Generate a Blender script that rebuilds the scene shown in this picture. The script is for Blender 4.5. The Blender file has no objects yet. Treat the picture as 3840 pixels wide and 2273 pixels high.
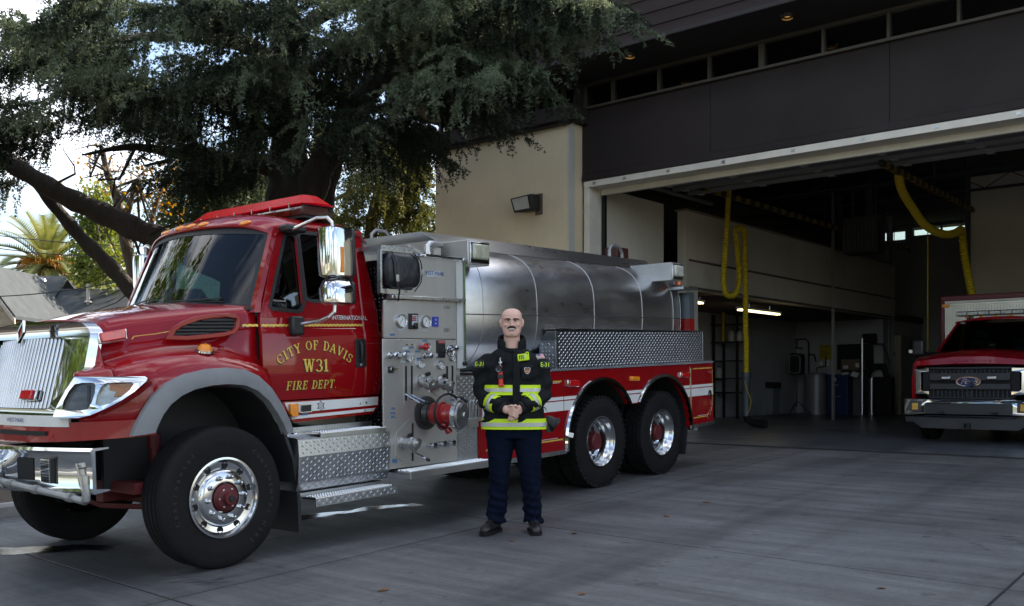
import bpy, bmesh, math, random
import numpy as np
from mathutils import Vector, Matrix
from mathutils.geometry import tessellate_polygon
R = math.radians
random.seed(7)
rng = np.random.default_rng(7)
SC = bpy.context.scene
COL = SC.collection
# ------------------------------------------------------------------ camera
YAW = R(40.46)
CAMZ = 1.05
FPX, CXP, HYP = 3600.0, 1920.0, 1430.0        # focal length, principal column and horizon row in photo pixels
cd = bpy.data.cameras.new('camera')
cam = bpy.data.objects.new('camera', cd); COL.objects.link(cam)
cam.location = (0, 0, CAMZ); cam.rotation_euler = (R(90), 0, YAW)
cd.sensor_width = 36; cd.lens = 36 * FPX / 3840; cd.shift_y = (HYP - 1136.5) / 3840
cd.clip_start = .05; cd.clip_end = 2000
SC.camera = cam
# ------------------------------------------------------------------ sky, sun, exposure
SUN_EL, SUN_AZ = R(33), R(3)                    # sun stands behind the station; azimuth clockwise from +Y
w = bpy.data.worlds.new('World'); SC.world = w; w.use_nodes = True
nt = w.node_tree; nt.nodes.clear()
wo = nt.nodes.new('ShaderNodeOutputWorld'); bg = nt.nodes.new('ShaderNodeBackground')
sky = nt.nodes.new('ShaderNodeTexSky'); sky.sky_type = 'NISHITA'; sky.sun_disc = False
sky.sun_elevation = SUN_EL; sky.sun_rotation = SUN_AZ; sky.altitude = 20; sky.air_density = 1.0; sky.dust_density = 1.5
tc = nt.nodes.new('ShaderNodeTexCoord'); mp = nt.nodes.new('ShaderNodeMapping'); mp.inputs['Scale'].default_value = (1, 1, 2.6)
nz = nt.nodes.new('ShaderNodeTexNoise'); nz.inputs['Scale'].default_value = 2.3; nz.inputs['Detail'].default_value = 7; nz.inputs['Roughness'].default_value = .58
cr = nt.nodes.new('ShaderNodeValToRGB'); cr.color_ramp.elements[0].position = .47; cr.color_ramp.elements[1].position = .64
mx = nt.nodes.new('ShaderNodeMix'); mx.data_type = 'RGBA'; mx.inputs[7].default_value = (9.5, 9.8, 10.2, 1)
nt.links.new(tc.outputs['Generated'], mp.inputs['Vector']); nt.links.new(mp.outputs[0], nz.inputs['Vector'])
nt.links.new(nz.outputs['Fac'], cr.inputs['Fac']); nt.links.new(cr.outputs['Color'], mx.inputs[0])
nt.links.new(sky.outputs[0], mx.inputs[6]); nt.links.new(mx.outputs[2], bg.inputs['Color'])
bg.inputs['Strength'].default_value = .11
nt.links.new(bg.outputs[0], wo.inputs['Surface'])
sd = bpy.data.lights.new('sun', 'SUN'); sd.energy = 5.0; sd.angle = R(.55); sd.color = (1, .91, .78)
so = bpy.data.objects.new('sun', sd); COL.objects.link(so)
sdir = Vector((math.sin(SUN_AZ) * math.cos(SUN_EL), math.cos(SUN_AZ) * math.cos(SUN_EL), math.sin(SUN_EL)))
so.rotation_euler = sdir.to_track_quat('Z', 'Y').to_euler(); so.location = sdir * 60
vs = SC.view_settings; vs.view_transform = 'Standard'; vs.look = 'None'; vs.exposure = 1.45; vs.gamma = 1; vs.use_curve_mapping = False
SC.render.engine = 'CYCLES'
try:
    SC.cycles.use_denoising = True; SC.cycles.denoiser = 'OPENIMAGEDENOISE'
except Exception: pass
SC.cycles.max_bounces = 8; SC.cycles.diffuse_bounces = 4; SC.cycles.glossy_bounces = 4; SC.cycles.transmission_bounces = 6; SC.cycles.transparent_max_bounces = 12
SC.cycles.sample_clamp_indirect = 6; SC.cycles.caustics_reflective = False; SC.cycles.caustics_refractive = False
# ------------------------------------------------------------------ photo pixel -> place
CA, SA = math.cos(YAW), math.sin(YAW)
CAMP = Vector((0, 0, CAMZ))
YD = 14.34                                       # door line of the station
SLOPE = .033                                     # the drive falls away from the door
def gz(y): return -SLOPE * (YD - y) if y < YD else 0.0
def ray(u, v):
    r = (u - CXP) / FPX
    return Vector((r * CA - SA, r * SA + CA, (HYP - v) / FPX))
def onY(u, v, Y): d = ray(u, v); return CAMP + d * (Y / d.y)
def onX(u, v, X): d = ray(u, v); return CAMP + d * (X / d.x)
def onZ(u, v, Z): d = ray(u, v); return CAMP + d * ((Z - CAMZ) / d.z)
def atD(u, v, D): return CAMP + ray(u, v) * D
ZM = {'A': (0, 1150, 1.484), 'B': (500, 700, 2.283), 'C': (500, 1250, 1.649), 'D': (1380, 880, 1.613), 'E': (1740, 1130, 1.613),
      'F': (1700, 850, 2.283), 'G': (1950, 1200, 2.2825), 'H': (2200, 600, 2.2833), 'I': (2550, 1050, 2.2833), 'J': (3000, 400, 1.9786),
      'FO': (3350, 1080, 2.318), 'N': (0, 600, 2.283), 'O': (0, 0, 1 / 1.5317)}
def pz(k, x, y): o = ZM[k]; return o[0] + x / o[2], o[1] + y / o[2]
# ------------------------------------------------------------------ materials
MATS = {}
def mat(name, col=(.5, .5, .5), rough=.5, metal=0, var=.08, vs=4, bump=0, bs=60, coat=0, spec=.5, emit=0, trans=0, stretch=None, rv=.1, dist=.01, alpha=1, aniso=0, sss=0):
    if name in MATS: return MATS[name]
    m = bpy.data.materials.new(name); m.use_nodes = True; n = m.node_tree; p = n.nodes['Principled BSDF']
    L = n.links.new
    t = n.nodes.new('ShaderNodeTexCoord'); vec = t.outputs['Object']
    if stretch:
        mpp = n.nodes.new('ShaderNodeMapping'); mpp.inputs['Scale'].default_value = stretch; L(vec, mpp.inputs['Vector']); vec = mpp.outputs[0]
    ns = n.nodes.new('ShaderNodeTexNoise'); ns.inputs['Scale'].default_value = vs; ns.inputs['Detail'].default_value = 6; ns.inputs['Roughness'].default_value = .6
    L(vec, ns.inputs['Vector'])
    r = n.nodes.new('ShaderNodeValToRGB')
    r.color_ramp.elements[0].position = .3; r.color_ramp.elements[1].position = .7
    r.color_ramp.elements[0].color = tuple(max(0, c * (1 - var)) for c in col) + (1,)
    r.color_ramp.elements[1].color = tuple(min(1, c * (1 + var)) for c in col) + (1,)
    L(ns.outputs['Fac'], r.inputs['Fac']); L(r.outputs['Color'], p.inputs['Base Color'])
    if rv:
        mr = n.nodes.new('ShaderNodeMapRange'); mr.inputs['To Min'].default_value = max(.0, rough * (1 - rv)); mr.inputs['To Max'].default_value = min(1, rough * (1 + rv) + rv * .05)
        L(ns.outputs['Fac'], mr.inputs['Value']); L(mr.outputs[0], p.inputs['Roughness'])
    else: p.inputs['Roughness'].default_value = rough
    p.inputs['Metallic'].default_value = metal; p.inputs['Specular IOR Level'].default_value = spec
    if coat: p.inputs['Coat Weight'].default_value = coat; p.inputs['Coat Roughness'].default_value = .03
    if trans: p.inputs['Transmission Weight'].default_value = trans
    if sss: p.inputs['Subsurface Weight'].default_value = sss; p.inputs['Subsurface Radius'].default_value = (.02, .008, .004); p.inputs['Subsurface Scale'].default_value = .5
    if aniso: p.inputs['Anisotropic'].default_value = aniso
    if emit:
        p.inputs['Emission Color'].default_value = tuple(col) + (1,); p.inputs['Emission Strength'].default_value = emit
    if bump:
        nb = n.nodes.new('ShaderNodeTexNoise'); nb.inputs['Scale'].default_value = bs; nb.inputs['Detail'].default_value = 4
        L(vec, nb.inputs['Vector'])
        b = n.nodes.new('ShaderNodeBump'); b.inputs['Strength'].default_value = bump; b.inputs['Distance'].default_value = dist
        L(nb.outputs['Fac'], b.inputs['Height']); L(b.outputs[0], p.inputs['Normal'])
    MATS[name] = m
    return m
def leafmat(name, c1, c2, trans=.35, rough=.6, vs=.5):
    if name in MATS: return MATS[name]
    m = bpy.data.materials.new(name); m.use_nodes = True; n = m.node_tree; n.nodes.clear(); L = n.links.new
    o = n.nodes.new('ShaderNodeOutputMaterial'); d = n.nodes.new('ShaderNodeBsdfPrincipled'); tr = n.nodes.new('ShaderNodeBsdfTranslucent'); mix = n.nodes.new('ShaderNodeMixShader')
    t = n.nodes.new('ShaderNodeTexCoord'); ns = n.nodes.new('ShaderNodeTexNoise'); ns.inputs['Scale'].default_value = vs; ns.inputs['Detail'].default_value = 8; ns.inputs['Roughness'].default_value = .75
    r = n.nodes.new('ShaderNodeValToRGB'); r.color_ramp.elements[0].position = .38; r.color_ramp.elements[1].position = .62
    r.color_ramp.elements[0].color = c1 + (1,); r.color_ramp.elements[1].color = c2 + (1,)
    L(t.outputs['Object'], ns.inputs['Vector']); L(ns.outputs['Fac'], r.inputs['Fac']); L(r.outputs[0], d.inputs['Base Color'])
    hs = n.nodes.new('ShaderNodeHueSaturation'); hs.inputs['Hue'].default_value = .47; hs.inputs['Saturation'].default_value = 1.25; hs.inputs['Value'].default_value = 1.5
    L(r.outputs[0], hs.inputs['Color']); L(hs.outputs[0], tr.inputs['Color'])
    d.inputs['Roughness'].default_value = rough; d.inputs['Specular IOR Level'].default_value = .3
    mix.inputs[0].default_value = trans; L(d.outputs[0], mix.inputs[1]); L(tr.outputs[0], mix.inputs[2]); L(mix.outputs[0], o.inputs['Surface'])
    MATS[name] = m; return m
def glassmat(name, tint, rough=.0, mixv=.5, ior=1.5):
    if name in MATS: return MATS[name]
    # thin pane: transparent body tinted by the glass plus a Fresnel reflection
    m = bpy.data.materials.new(name); m.use_nodes = True; n = m.node_tree; n.nodes.clear(); L = n.links.new
    o = n.nodes.new('ShaderNodeOutputMaterial'); tb = n.nodes.new('ShaderNodeBsdfTransparent'); gl = n.nodes.new('ShaderNodeBsdfGlossy'); mix = n.nodes.new('ShaderNodeMixShader'); fr = n.nodes.new('ShaderNodeFresnel')
    t = n.nodes.new('ShaderNodeTexCoord'); ns = n.nodes.new('ShaderNodeTexNoise'); ns.inputs['Scale'].default_value = 3
    rr = n.nodes.new('ShaderNodeMapRange'); rr.inputs['To Min'].default_value = rough; rr.inputs['To Max'].default_value = rough + .02
    L(t.outputs['Object'], ns.inputs['Vector']); L(ns.outputs['Fac'], rr.inputs['Value']); L(rr.outputs[0], gl.inputs['Roughness'])
    tb.inputs['Color'].default_value = tint + (1,); fr.inputs['IOR'].default_value = ior
    ad = n.nodes.new('ShaderNodeMath'); ad.operation = 'MULTIPLY_ADD'; ad.inputs[1].default_value = 1.6; ad.inputs[2].default_value = mixv; ad.use_clamp = True
    L(fr.outputs[0], ad.inputs[0]); L(ad.outputs[0], mix.inputs[0]); L(tb.outputs[0], mix.inputs[1]); L(gl.outputs[0], mix.inputs[2]); L(mix.outputs[0], o.inputs['Surface'])
    MATS[name] = m; return m
# ------------------------------------------------------------------ mesh building
def circ(n, r=1, a0=0): return [(r * math.cos(a0 + 2 * math.pi * i / n), r * math.sin(a0 + 2 * math.pi * i / n)) for i in range(n)]
def frame(d):
    d = Vector(d).normalized(); a = Vector((0, 0, 1)) if abs(d.z) < .9 else Vector((1, 0, 0))
    x = a.cross(d).normalized(); return x, d.cross(x), d
class MB:
    def __init__(s): s.v = []; s.f = []
    def add(s, vs_, fs):
        o = len(s.v); s.v += [tuple(p) for p in vs_]; s.f += [tuple(i + o for i in q) for q in fs]; return s
    def box(s, x0, x1, y0, y1, z0, z1, M=None):
        c = [(x, y, z) for z in (z0, z1) for y in (y0, y1) for x in (x0, x1)]
        if M: c = [M @ Vector(p) for p in c]
        return s.add(c, [(0, 2, 3, 1), (4, 5, 7, 6), (0, 1, 5, 4), (2, 6, 7, 3), (0, 4, 6, 2), (1, 3, 7, 5)])
    def loft(s, rings, cap=True, close=True):
        n = len(rings[0]); V = [p for r in rings for p in r]; F = []
        for i in range(len(rings) - 1):
            for j in range(n if close else n - 1):
                k = (j + 1) % n; F.append((i * n + j, i * n + k, (i + 1) * n + k, (i + 1) * n + j))
        if cap: F.append(tuple(range(n - 1, -1, -1))); F.append(tuple((len(rings) - 1) * n + j for j in range(n)))
        return s.add(V, F)
    def cyl(s, p0, p1, r0, r1=None, n=16, cap=True):
        r1 = r0 if r1 is None else r1; p0 = Vector(p0); p1 = Vector(p1); x, y, d = frame(p1 - p0)
        return s.loft([[p + x * a * r + y * b * r for a, b in circ(n)] for p, r in ((p0, r0), (p1, r1))], cap)
    def tube(s, pts, r, n=8, cap=True, flat=1.0, closed=False):
        pts = [Vector(p) for p in pts]; rs = r if isinstance(r, (list, tuple)) else [r] * len(pts)
        rings = []; px = None
        for i, p in enumerate(pts):
            if closed: d = pts[(i + 1) % len(pts)] - pts[i - 1]
            else: d = pts[min(i + 1, len(pts) - 1)] - pts[max(i - 1, 0)]
            d.normalize()
            if px is None: x, y, _ = frame(d)
            else:
                x = px - d * px.dot(d); x.normalize(); y = d.cross(x)
            px = x
            rings.append([p + x * a * rs[i] + y * b * rs[i] * flat for a, b in circ(n)])
        if closed: rings.append(rings[0]); cap = False
        return s.loft(rings, cap)
    def lathe(s, prof, o, axis, n=24, cap=False):
        o = Vector(o); x, y, d = frame(axis)
        return s.loft([[o + d * h + x * a * r + y * b * r for a, b in circ(n)] for r, h in prof], cap)
    def sph(s, c, r, nu=12, nv=8, M=None):
        r = r if isinstance(r, (list, tuple)) else (r, r, r); c = Vector(c); V = []; F = []
        for i in range(nv + 1):
            th = math.pi * i / nv
            for j in range(nu):
                ph = 2 * math.pi * j / nu; p = Vector((r[0] * math.sin(th) * math.cos(ph), r[1] * math.sin(th) * math.sin(ph), r[2] * math.cos(th)))
                V.append(c + (M @ p if M else p))
        for i in range(nv):
            for j in range(nu): k = (j + 1) % nu; F.append((i * nu + j, (i + 1) * nu + j, (i + 1) * nu + k, i * nu + k))
        return s.add(V, F)
    def panel(s, outer, holes, t0, t1, fn):
        """polygon with holes in (a,b), solid between t0 and t1; fn(a,b,t) -> place"""
        loops = [outer] + list(holes); tri = tessellate_polygon([[Vector((a, b, 0)) for a, b in l] for l in loops])
        pts = [q for l in loops for q in l]; n = len(pts)
        V = [fn(a, b, t0) for a, b in pts] + [fn(a, b, t1) for a, b in pts]
        F = [tuple(t) for t in tri] + [tuple(i + n for i in reversed(t)) for t in tri]; k = 0
        for l in loops:
            for i in range(len(l)): j = (i + 1) % len(l); F.append((k + i, k + j, k + j + n, k + i + n))
            k += len(l)
        s.add(V, F); return s
    def grid(s, rows, thick=None):
        n = len(rows[0]); m = len(rows)
        return s.add([p for r in rows for p in r], [(i * n + j, i * n + j + 1, (i + 1) * n + j + 1, (i + 1) * n + j) for i in range(m - 1) for j in range(n - 1)])
    def mesh(s, name, smooth=30):
        me = bpy.data.meshes.new(name); me.from_pydata(s.v, [], s.f); me.validate()
        bm = bmesh.new(); bm.from_mesh(me); bmesh.ops.remove_doubles(bm, verts=bm.verts, dist=1e-5); bmesh.ops.recalc_face_normals(bm, faces=bm.faces); bm.to_mesh(me); bm.free()
        if smooth:
            me.polygons.foreach_set('use_smooth', [True] * len(me.polygons)); me.set_sharp_from_angle(angle=R(smooth))
        return me
    def build(s, name, m, parent=None, smooth=30, bevel=0, solid=0, subsurf=0, segs=2):
        o = bpy.data.objects.new(name, s.mesh(name, smooth)); COL.objects.link(o); o.data.materials.append(m)
        if parent: o.parent = parent
        if solid: q = o.modifiers.new('solid', 'SOLIDIFY'); q.thickness = solid; q.offset = 0
        if subsurf: q = o.modifiers.new('sub', 'SUBSURF'); q.levels = q.render_levels = subsurf
        if bevel: q = o.modifiers.new('bevel', 'BEVEL'); q.width = bevel; q.segments = segs; q.limit_method = 'ANGLE'; q.angle_limit = R(35)
        return o
def tag(o, label=None, cat=None, group=None, kind=None):
    if label: o['label'] = label
    if cat: o['category'] = cat
    if group: o['group'] = group
    if kind: o['kind'] = kind
    return o
def thing(name, label, cat, loc=(0, 0, 0), rz=0, group=None):
    o = bpy.data.objects.new(name, None); COL.objects.link(o); o.location = loc; o.rotation_euler = (0, 0, rz); o.empty_display_size = .2
    return tag(o, label, cat, group)
def dup(o, parent=None, loc=None, rot=None, label=None, scale=None):
    c = o.copy(); COL.objects.link(c); c.parent = parent
    if loc is not None: c.location = loc
    if rot is not None: c.rotation_euler = rot
    if scale is not None: c.scale = scale
    if label: c['label'] = label
    for ch in [q for q in list(COL.objects) if q.parent == o]: dup(ch, c)
    return c
def part(name, m, parent, fn, **k):
    b = MB(); fn(b); return b.build(name, m, parent, **k)
def boxp(name, m, parent, x0, x1, y0, y1, z0, z1, bevel=0, M=None, **k):
    return MB().box(x0, x1, y0, y1, z0, z1, M).build(name, m, parent, bevel=bevel, **k)
def rpoly(P, r, n=5):
    """round the corners of a polygon"""
    out = []; rs = r if isinstance(r, (list, tuple)) else [r] * len(P); N = len(P)
    for i in range(N):
        p = Vector(P[i]); a = Vector(P[i - 1]) - p; b = Vector(P[(i + 1) % N]) - p; q = min(rs[i], a.length * .45, b.length * .45)
        if q < 1e-5: out.append(tuple(p)); continue
        p0 = p + a.normalized() * q; p1 = p + b.normalized() * q
        for k in range(n + 1):
            t = k / n; out.append(tuple(p0 * (1 - t) ** 2 + p * 2 * t * (1 - t) + p1 * t * t))
    return out
def rrect(a0, a1, b0, b1, r, n=4): return rpoly([(a0, b0), (a1, b0), (a1, b1), (a0, b1)], r, n)
def offs(P, d):
    """grow (d>0) a polygon"""
    N = len(P); A = sum(P[i][0] * P[(i + 1) % N][1] - P[(i + 1) % N][0] * P[i][1] for i in range(N)); sg = 1 if A > 0 else -1; out = []
    for i in range(N):
        a = Vector(P[i]) - Vector(P[i - 1]); b = Vector(P[(i + 1) % N]) - Vector(P[i])
        if a.length < 1e-7: a = b
        if b.length < 1e-7: b = a
        na = Vector((a.y, -a.x)).normalized(); nb = Vector((b.y, -b.x)).normalized(); nn = (na + nb)
        nn = nn.normalized() if nn.length > 1e-6 else na
        out.append(tuple(Vector(P[i]) + nn * sg * d / max(.5, nn.dot(na))))
    return out
def txt(s, size=1.0, shear=0, space=1.0, extrude=.0, bold=0):
    """flat lettering as (verts, faces) in the a,b plane, centred on x"""
    c = bpy.data.curves.new('lettering', 'FONT'); c.body = s; c.size = size; c.shear = shear; c.space_character = space; c.align_x = 'CENTER'; c.resolution_u = 2; c.offset = bold
    o = bpy.data.objects.new('lettering', c); COL.objects.link(o); dg = bpy.context.evaluated_depsgraph_get(); dg.update()
    me = bpy.data.meshes.new_from_object(o.evaluated_get(dg)); V = [tuple(v.co) for v in me.vertices]; F = [tuple(p.vertices) for p in me.polygons]
    bpy.data.objects.remove(o); bpy.data.curves.remove(c); bpy.data.meshes.remove(me)
    return V, F
def letter(name, s, size, fn, m, parent, t=.002, **k):
    """lettering mapped by fn(a,b) onto its surface"""
    V, F = txt(s, size, **k); b = MB(); b.add([fn(x, y) for x, y, _ in V], F)
    return b.build(name, m, parent, smooth=0)
def raw(name, V, F, m, parent=None, smooth=False):
    """numpy triangles -> one object"""
    me = bpy.data.meshes.new(name); V = np.asarray(V, np.float32); F = np.asarray(F, np.int32); k = F.shape[1]
    me.vertices.add(len(V)); me.vertices.foreach_set('co', V.ravel()); me.loops.add(F.size); me.loops.foreach_set('vertex_index', F.ravel())
    me.polygons.add(len(F)); me.polygons.foreach_set('loop_start', np.arange(0, F.size, k, dtype=np.int32)); me.polygons.foreach_set('loop_total', np.full(len(F), k, np.int32))
    if smooth: me.polygons.foreach_set('use_smooth', np.ones(len(F), bool))
    me.update(); me.validate(); me.materials.append(m)
    o = bpy.data.objects.new(name, me); COL.objects.link(o)
    if parent: o.parent = parent
    return o
# shared materials
RED = mat('fire_red_paint', (.27, .003, .006), .3, 0, .06, 2, coat=.9, spec=.08, rv=.1)
CHROME = mat('chrome', (.60, .61, .62), .04, 1, .02, 3, rv=.5)
STEEL = mat('brushed_steel', (.52, .52, .52), .32, 1, .06, 3, bump=.05, bs=300, stretch=(1, 1, .05), rv=.2)
ALU = mat('aluminium', (.66, .67, .68), .27, 1, .06, 5, rv=.3)
TREADM = mat('diamond_plate_aluminium', (.50, .515, .53), .30, 1, .10, 6, rv=.3)
BLACK = mat('black_plastic', (.012, .012, .013), .45, 0, .2, 8)
RUBBER = mat('tyre_rubber', (.009, .009, .0095), .8, 0, .3, 5, bump=.15, bs=90, spec=.25)
WHITE = mat('white_paint', (.75, .75, .73), .35, 0, .05, 4)
GOLD = mat('gold_leaf_lettering', (.80, .53, .10), .35, .25, .35, 60, rv=.3)
GREYP = mat('grey_plastic', (.20, .205, .21), .55, 0, .12, 6, bump=.05, bs=200)
AMBER = mat('amber_lens', (.85, .26, .01), .15, 0, .15, 30, coat=.6)
REDLENS = mat('red_lens', (.55, .008, .01), .12, 0, .3, 20, coat=.8)
DARK = mat('dark_void', (.01, .01, .011), .8, 0, .2, 4)
GLASS = glassmat('clear_glass', (.55, .62, .60), .0, .10)
DGLASS = glassmat('dark_glass', (.10, .12, .14), .0, .06)
# ================================================================== ground and drive
def nodes(name):
    m = bpy.data.materials.new(name); m.use_nodes = True; n = m.node_tree; MATS[name] = m
    return m, n, n.nodes['Principled BSDF'], n.links.new
def noise(n, vec, scale, detail=6, rough=.6, stretch=None, dim='3D'):
    if stretch:
        q = n.nodes.new('ShaderNodeMapping'); q.inputs['Scale'].default_value = stretch; n.links.new(vec, q.inputs['Vector']); vec = q.outputs[0]
    x = n.nodes.new('ShaderNodeTexNoise'); x.inputs['Scale'].default_value = scale; x.inputs['Detail'].default_value = detail; x.inputs['Roughness'].default_value = rough
    n.links.new(vec, x.inputs['Vector']); return x.outputs['Fac']
def ramp(n, fac, stops):
    r = n.nodes.new('ShaderNodeValToRGB'); e = r.color_ramp.elements
    while len(e) < len(stops): e.new(.5)
    for q, (p, c) in zip(e, stops): q.position = p; q.color = tuple(c) + (1,) if len(c) == 3 else c
    n.links.new(fac, r.inputs['Fac']); return r.outputs['Color']
def mul(n, a, b, f=1.0, mode='MULTIPLY'):
    x = n.nodes.new('ShaderNodeMix'); x.data_type = 'RGBA'; x.blend_type = mode; x.inputs[0].default_value = f
    for s, q in ((6, a), (7, b)):
        if isinstance(q, tuple): x.inputs[s].default_value = q
        else: n.links.new(q, x.inputs[s])
    return x.outputs[2]
def concrete(name, base, stain=1.0, rough=.62):
    m, n, p, L = nodes(name); t = n.nodes.new('ShaderNodeTexCoord'); v = t.outputs['Object']
    c = ramp(n, noise(n, v, .35, 8, .6), [(.3, tuple(x * .60 for x in base)), (.7, tuple(x * 1.42 for x in base))])
    c = mul(n, c, ramp(n, noise(n, v, 1.3, 7, .65, (.5, 4.5, 1)), [(.3, (.62, .62, .63)), (.68, (1.30, 1.30, 1.28))]), .9 * stain)
    c = mul(n, c, ramp(n, noise(n, v, 3.5, 5, .7, (.35, 7, 1)), [(.36, (.80, .80, .81)), (.6, (1.06, 1.06, 1.06))]), .7 * stain)
    c = mul(n, c, ramp(n, noise(n, v, 2.2, 9, .7, (1.4, .5, 1)), [(.28, (.55, .54, .53)), (.40, (1, 1, 1))]), .75 * stain)
    c = mul(n, c, ramp(n, noise(n, v, 9, 3, .5), [(.24, (.45, .43, .42)), (.30, (1, 1, 1))]), .6 * stain)
    c = mul(n, c, ramp(n, noise(n, v, 160, 2), [(.3, (.85, .85, .85)), (.7, (1.08, 1.08, 1.08))]), .6)
    c = mul(n, c, ramp(n, noise(n, v, 22, 7, .75), [(.3, (.72, .72, .72)), (.7, (1.22, 1.22, 1.22))]), .8)
    c = mul(n, c, ramp(n, noise(n, v, 1.1, 4, .6, (1.6, .10, 1)), [(.36, (.62, .61, .60)), (.54, (1.08, 1.08, 1.08))]), .8 * stain)
    c = mul(n, c, ramp(n, noise(n, v, 4.5, 4, .6), [(.30, (.42, .40, .38)), (.345, (1, 1, 1))]), .7 * stain)
    oi = n.nodes.new('ShaderNodeObjectInfo'); c = mul(n, c, ramp(n, oi.outputs['Random'], [(0, (.92, .92, .93)), (1, (1.06, 1.06, 1.05))]))
    L(c, p.inputs['Base Color'])
    mr = n.nodes.new('ShaderNodeMapRange'); mr.inputs['To Min'].default_value = rough - .16; mr.inputs['To Max'].default_value = rough + .14
    L(noise(n, v, .9, 6, .6, (.5, 3, 1)), mr.inputs['Value']); L(mr.outputs[0], p.inputs['Roughness'])
    b = n.nodes.new('ShaderNodeBump'); b.inputs['Strength'].default_value = .35; b.inputs['Distance'].default_value = .004
    L(noise(n, v, 90, 4, .6, (.4, 2, 1)), b.inputs['Height']); L(b.outputs[0], p.inputs['Normal'])
    return m
CONC = concrete('drive_concrete', (.112, .113, .116))
FLOORM = concrete('sealed_bay_floor', (.12, .13, .145), .6, .34)
JOINT = mat('joint_dirt', (.012, .010, .009), .95, 0, .3, 20)
def soil(name, c1, c2, sc, bump=.6):
    m, n, p, L = nodes(name); t = n.nodes.new('ShaderNodeTexCoord'); v = t.outputs['Object']
    L(mul(n, ramp(n, noise(n, v, sc, 9, .75), [(.3, c1), (.7, c2)]), ramp(n, noise(n, v, .3, 4), [(.3, (.7, .7, .7)), (.7, (1.2, 1.2, 1.2))])), p.inputs['Base Color'])
    p.inputs['Roughness'].default_value = .9; b = n.nodes.new('ShaderNodeBump'); b.inputs['Strength'].default_value = bump; b.inputs['Distance'].default_value = .05
    L(noise(n, v, sc * 2, 6, .7), b.inputs['Height']); L(b.outputs[0], p.inputs['Normal']); return m
tag(MB().grid([[(x, y, -.75) for x in np.linspace(-800, 800, 9)] for y in np.linspace(-800, 800, 9)]).build('ground', soil('dry_lawn_soil', (.09, .10, .04), (.19, .18, .09), 3)), 'open ground of lawn and soil reaching the horizon', 'ground', kind='structure')
tag(boxp('pavement', mat('pavement_concrete', (.42, .40, .37), .85, 0, .1, 3, bump=.1, bs=60), None, -120, 120, -6.6, -4.62, -.9, -.58), 'pale concrete pavement between the drive and the street', 'pavement', kind='structure')
tag(boxp('street', mat('asphalt', (.17, .168, .16), .8, 0, .25, 3, bump=.3, bs=80), None, -120, 120, -22, -6.61, -.9, -.66), 'asphalt street in front of the fire station drive', 'street', kind='structure')
bed = MB()
rows = []
for y in list(np.linspace(-4, 13.6, 20)) + [13.84, 13.85] + list(np.linspace(14.5, 60, 40)):
    xs_ = np.linspace(-10.45 if y < 13.845 else -13.95, -70, 40)
    rows.append([(x, y, (gz(y) if y < YD else 0) + .10 + .05 * math.sin(x * 1.7) * math.cos(y * 1.3) + (.02 * (-x - 10) if x < -10.6 else 0)) for x in xs_])
bed.grid(rows)
tag(bed.build('planting_bed', soil('bark_mulch', (.035, .022, .014), (.13, .085, .055), 14)), 'bark mulch planting bed behind the kerb under the cedar', 'planting bed', kind='structure')
# drive slabs
drive = MB(); drive.grid([[(x, y, gz(y) - .004) for x in np.linspace(-10.3, 12, 4)] for y in np.linspace(-4.6, YD, 4)])
drv = drive.build('driveway', JOINT); tag(drv, 'sloping concrete drive of square slabs in front of the bay', 'driveway', kind='structure')
XL = [-10.28, -9.95, -5.78, -1.5, 2.7, 6.9, 11.9]; YL = [-4.55, -3.5, -.1, 3.28, 6.72, 10.03, 13.42, YD - .05]
def gx(i, y): return XL[i] - (.03 * (y - 5) if 0 < i < 6 else 0)
def gy(j, x): return YL[j] - (.035 * (max(-10.3, min(x, 2)) + 5) if 0 < j < 7 else 0)
for i in range(len(XL) - 1):
    for j in range(len(YL) - 1):
        c = []
        for a, b in ((0, 0), (1, 0), (1, 1), (0, 1)):
            y = YL[j + b]; x = gx(i + a, y); y = gy(j + b, x); g = .011
            c.append((x + (g if a == 0 else -g), y + (g if b == 0 else -g)))
        s = MB()
        up = [(x, y, gz(y) + .0) for x, y in c]; lo = [(x, y, z - .1) for x, y, z in up]
        s.add(lo + up, [(4, 5, 6, 7), (0, 1, 5, 4), (1, 2, 6, 5), (2, 3, 7, 6), (3, 0, 4, 7)])
        s.build('slab', CONC, drv, smooth=0, bevel=.003)
# kerb left of the drive
kb = MB(); kb.loft([[(-10.45, y, gz(y) - .15), (-10.3, y, gz(y) - .15), (-10.3, y, gz(y) + .10), (-10.33, y, gz(y) + .13), (-10.45, y, gz(y) + .13)] for y in (-4.5, 2, 8, 13.8)])
tag(kb.build('kerb', mat('kerb_concrete', (.34, .33, .31), .8, 0, .2, 6, bump=.2, bs=60)), 'pale concrete kerb between drive and planting bed', 'kerb', kind='structure')
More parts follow.
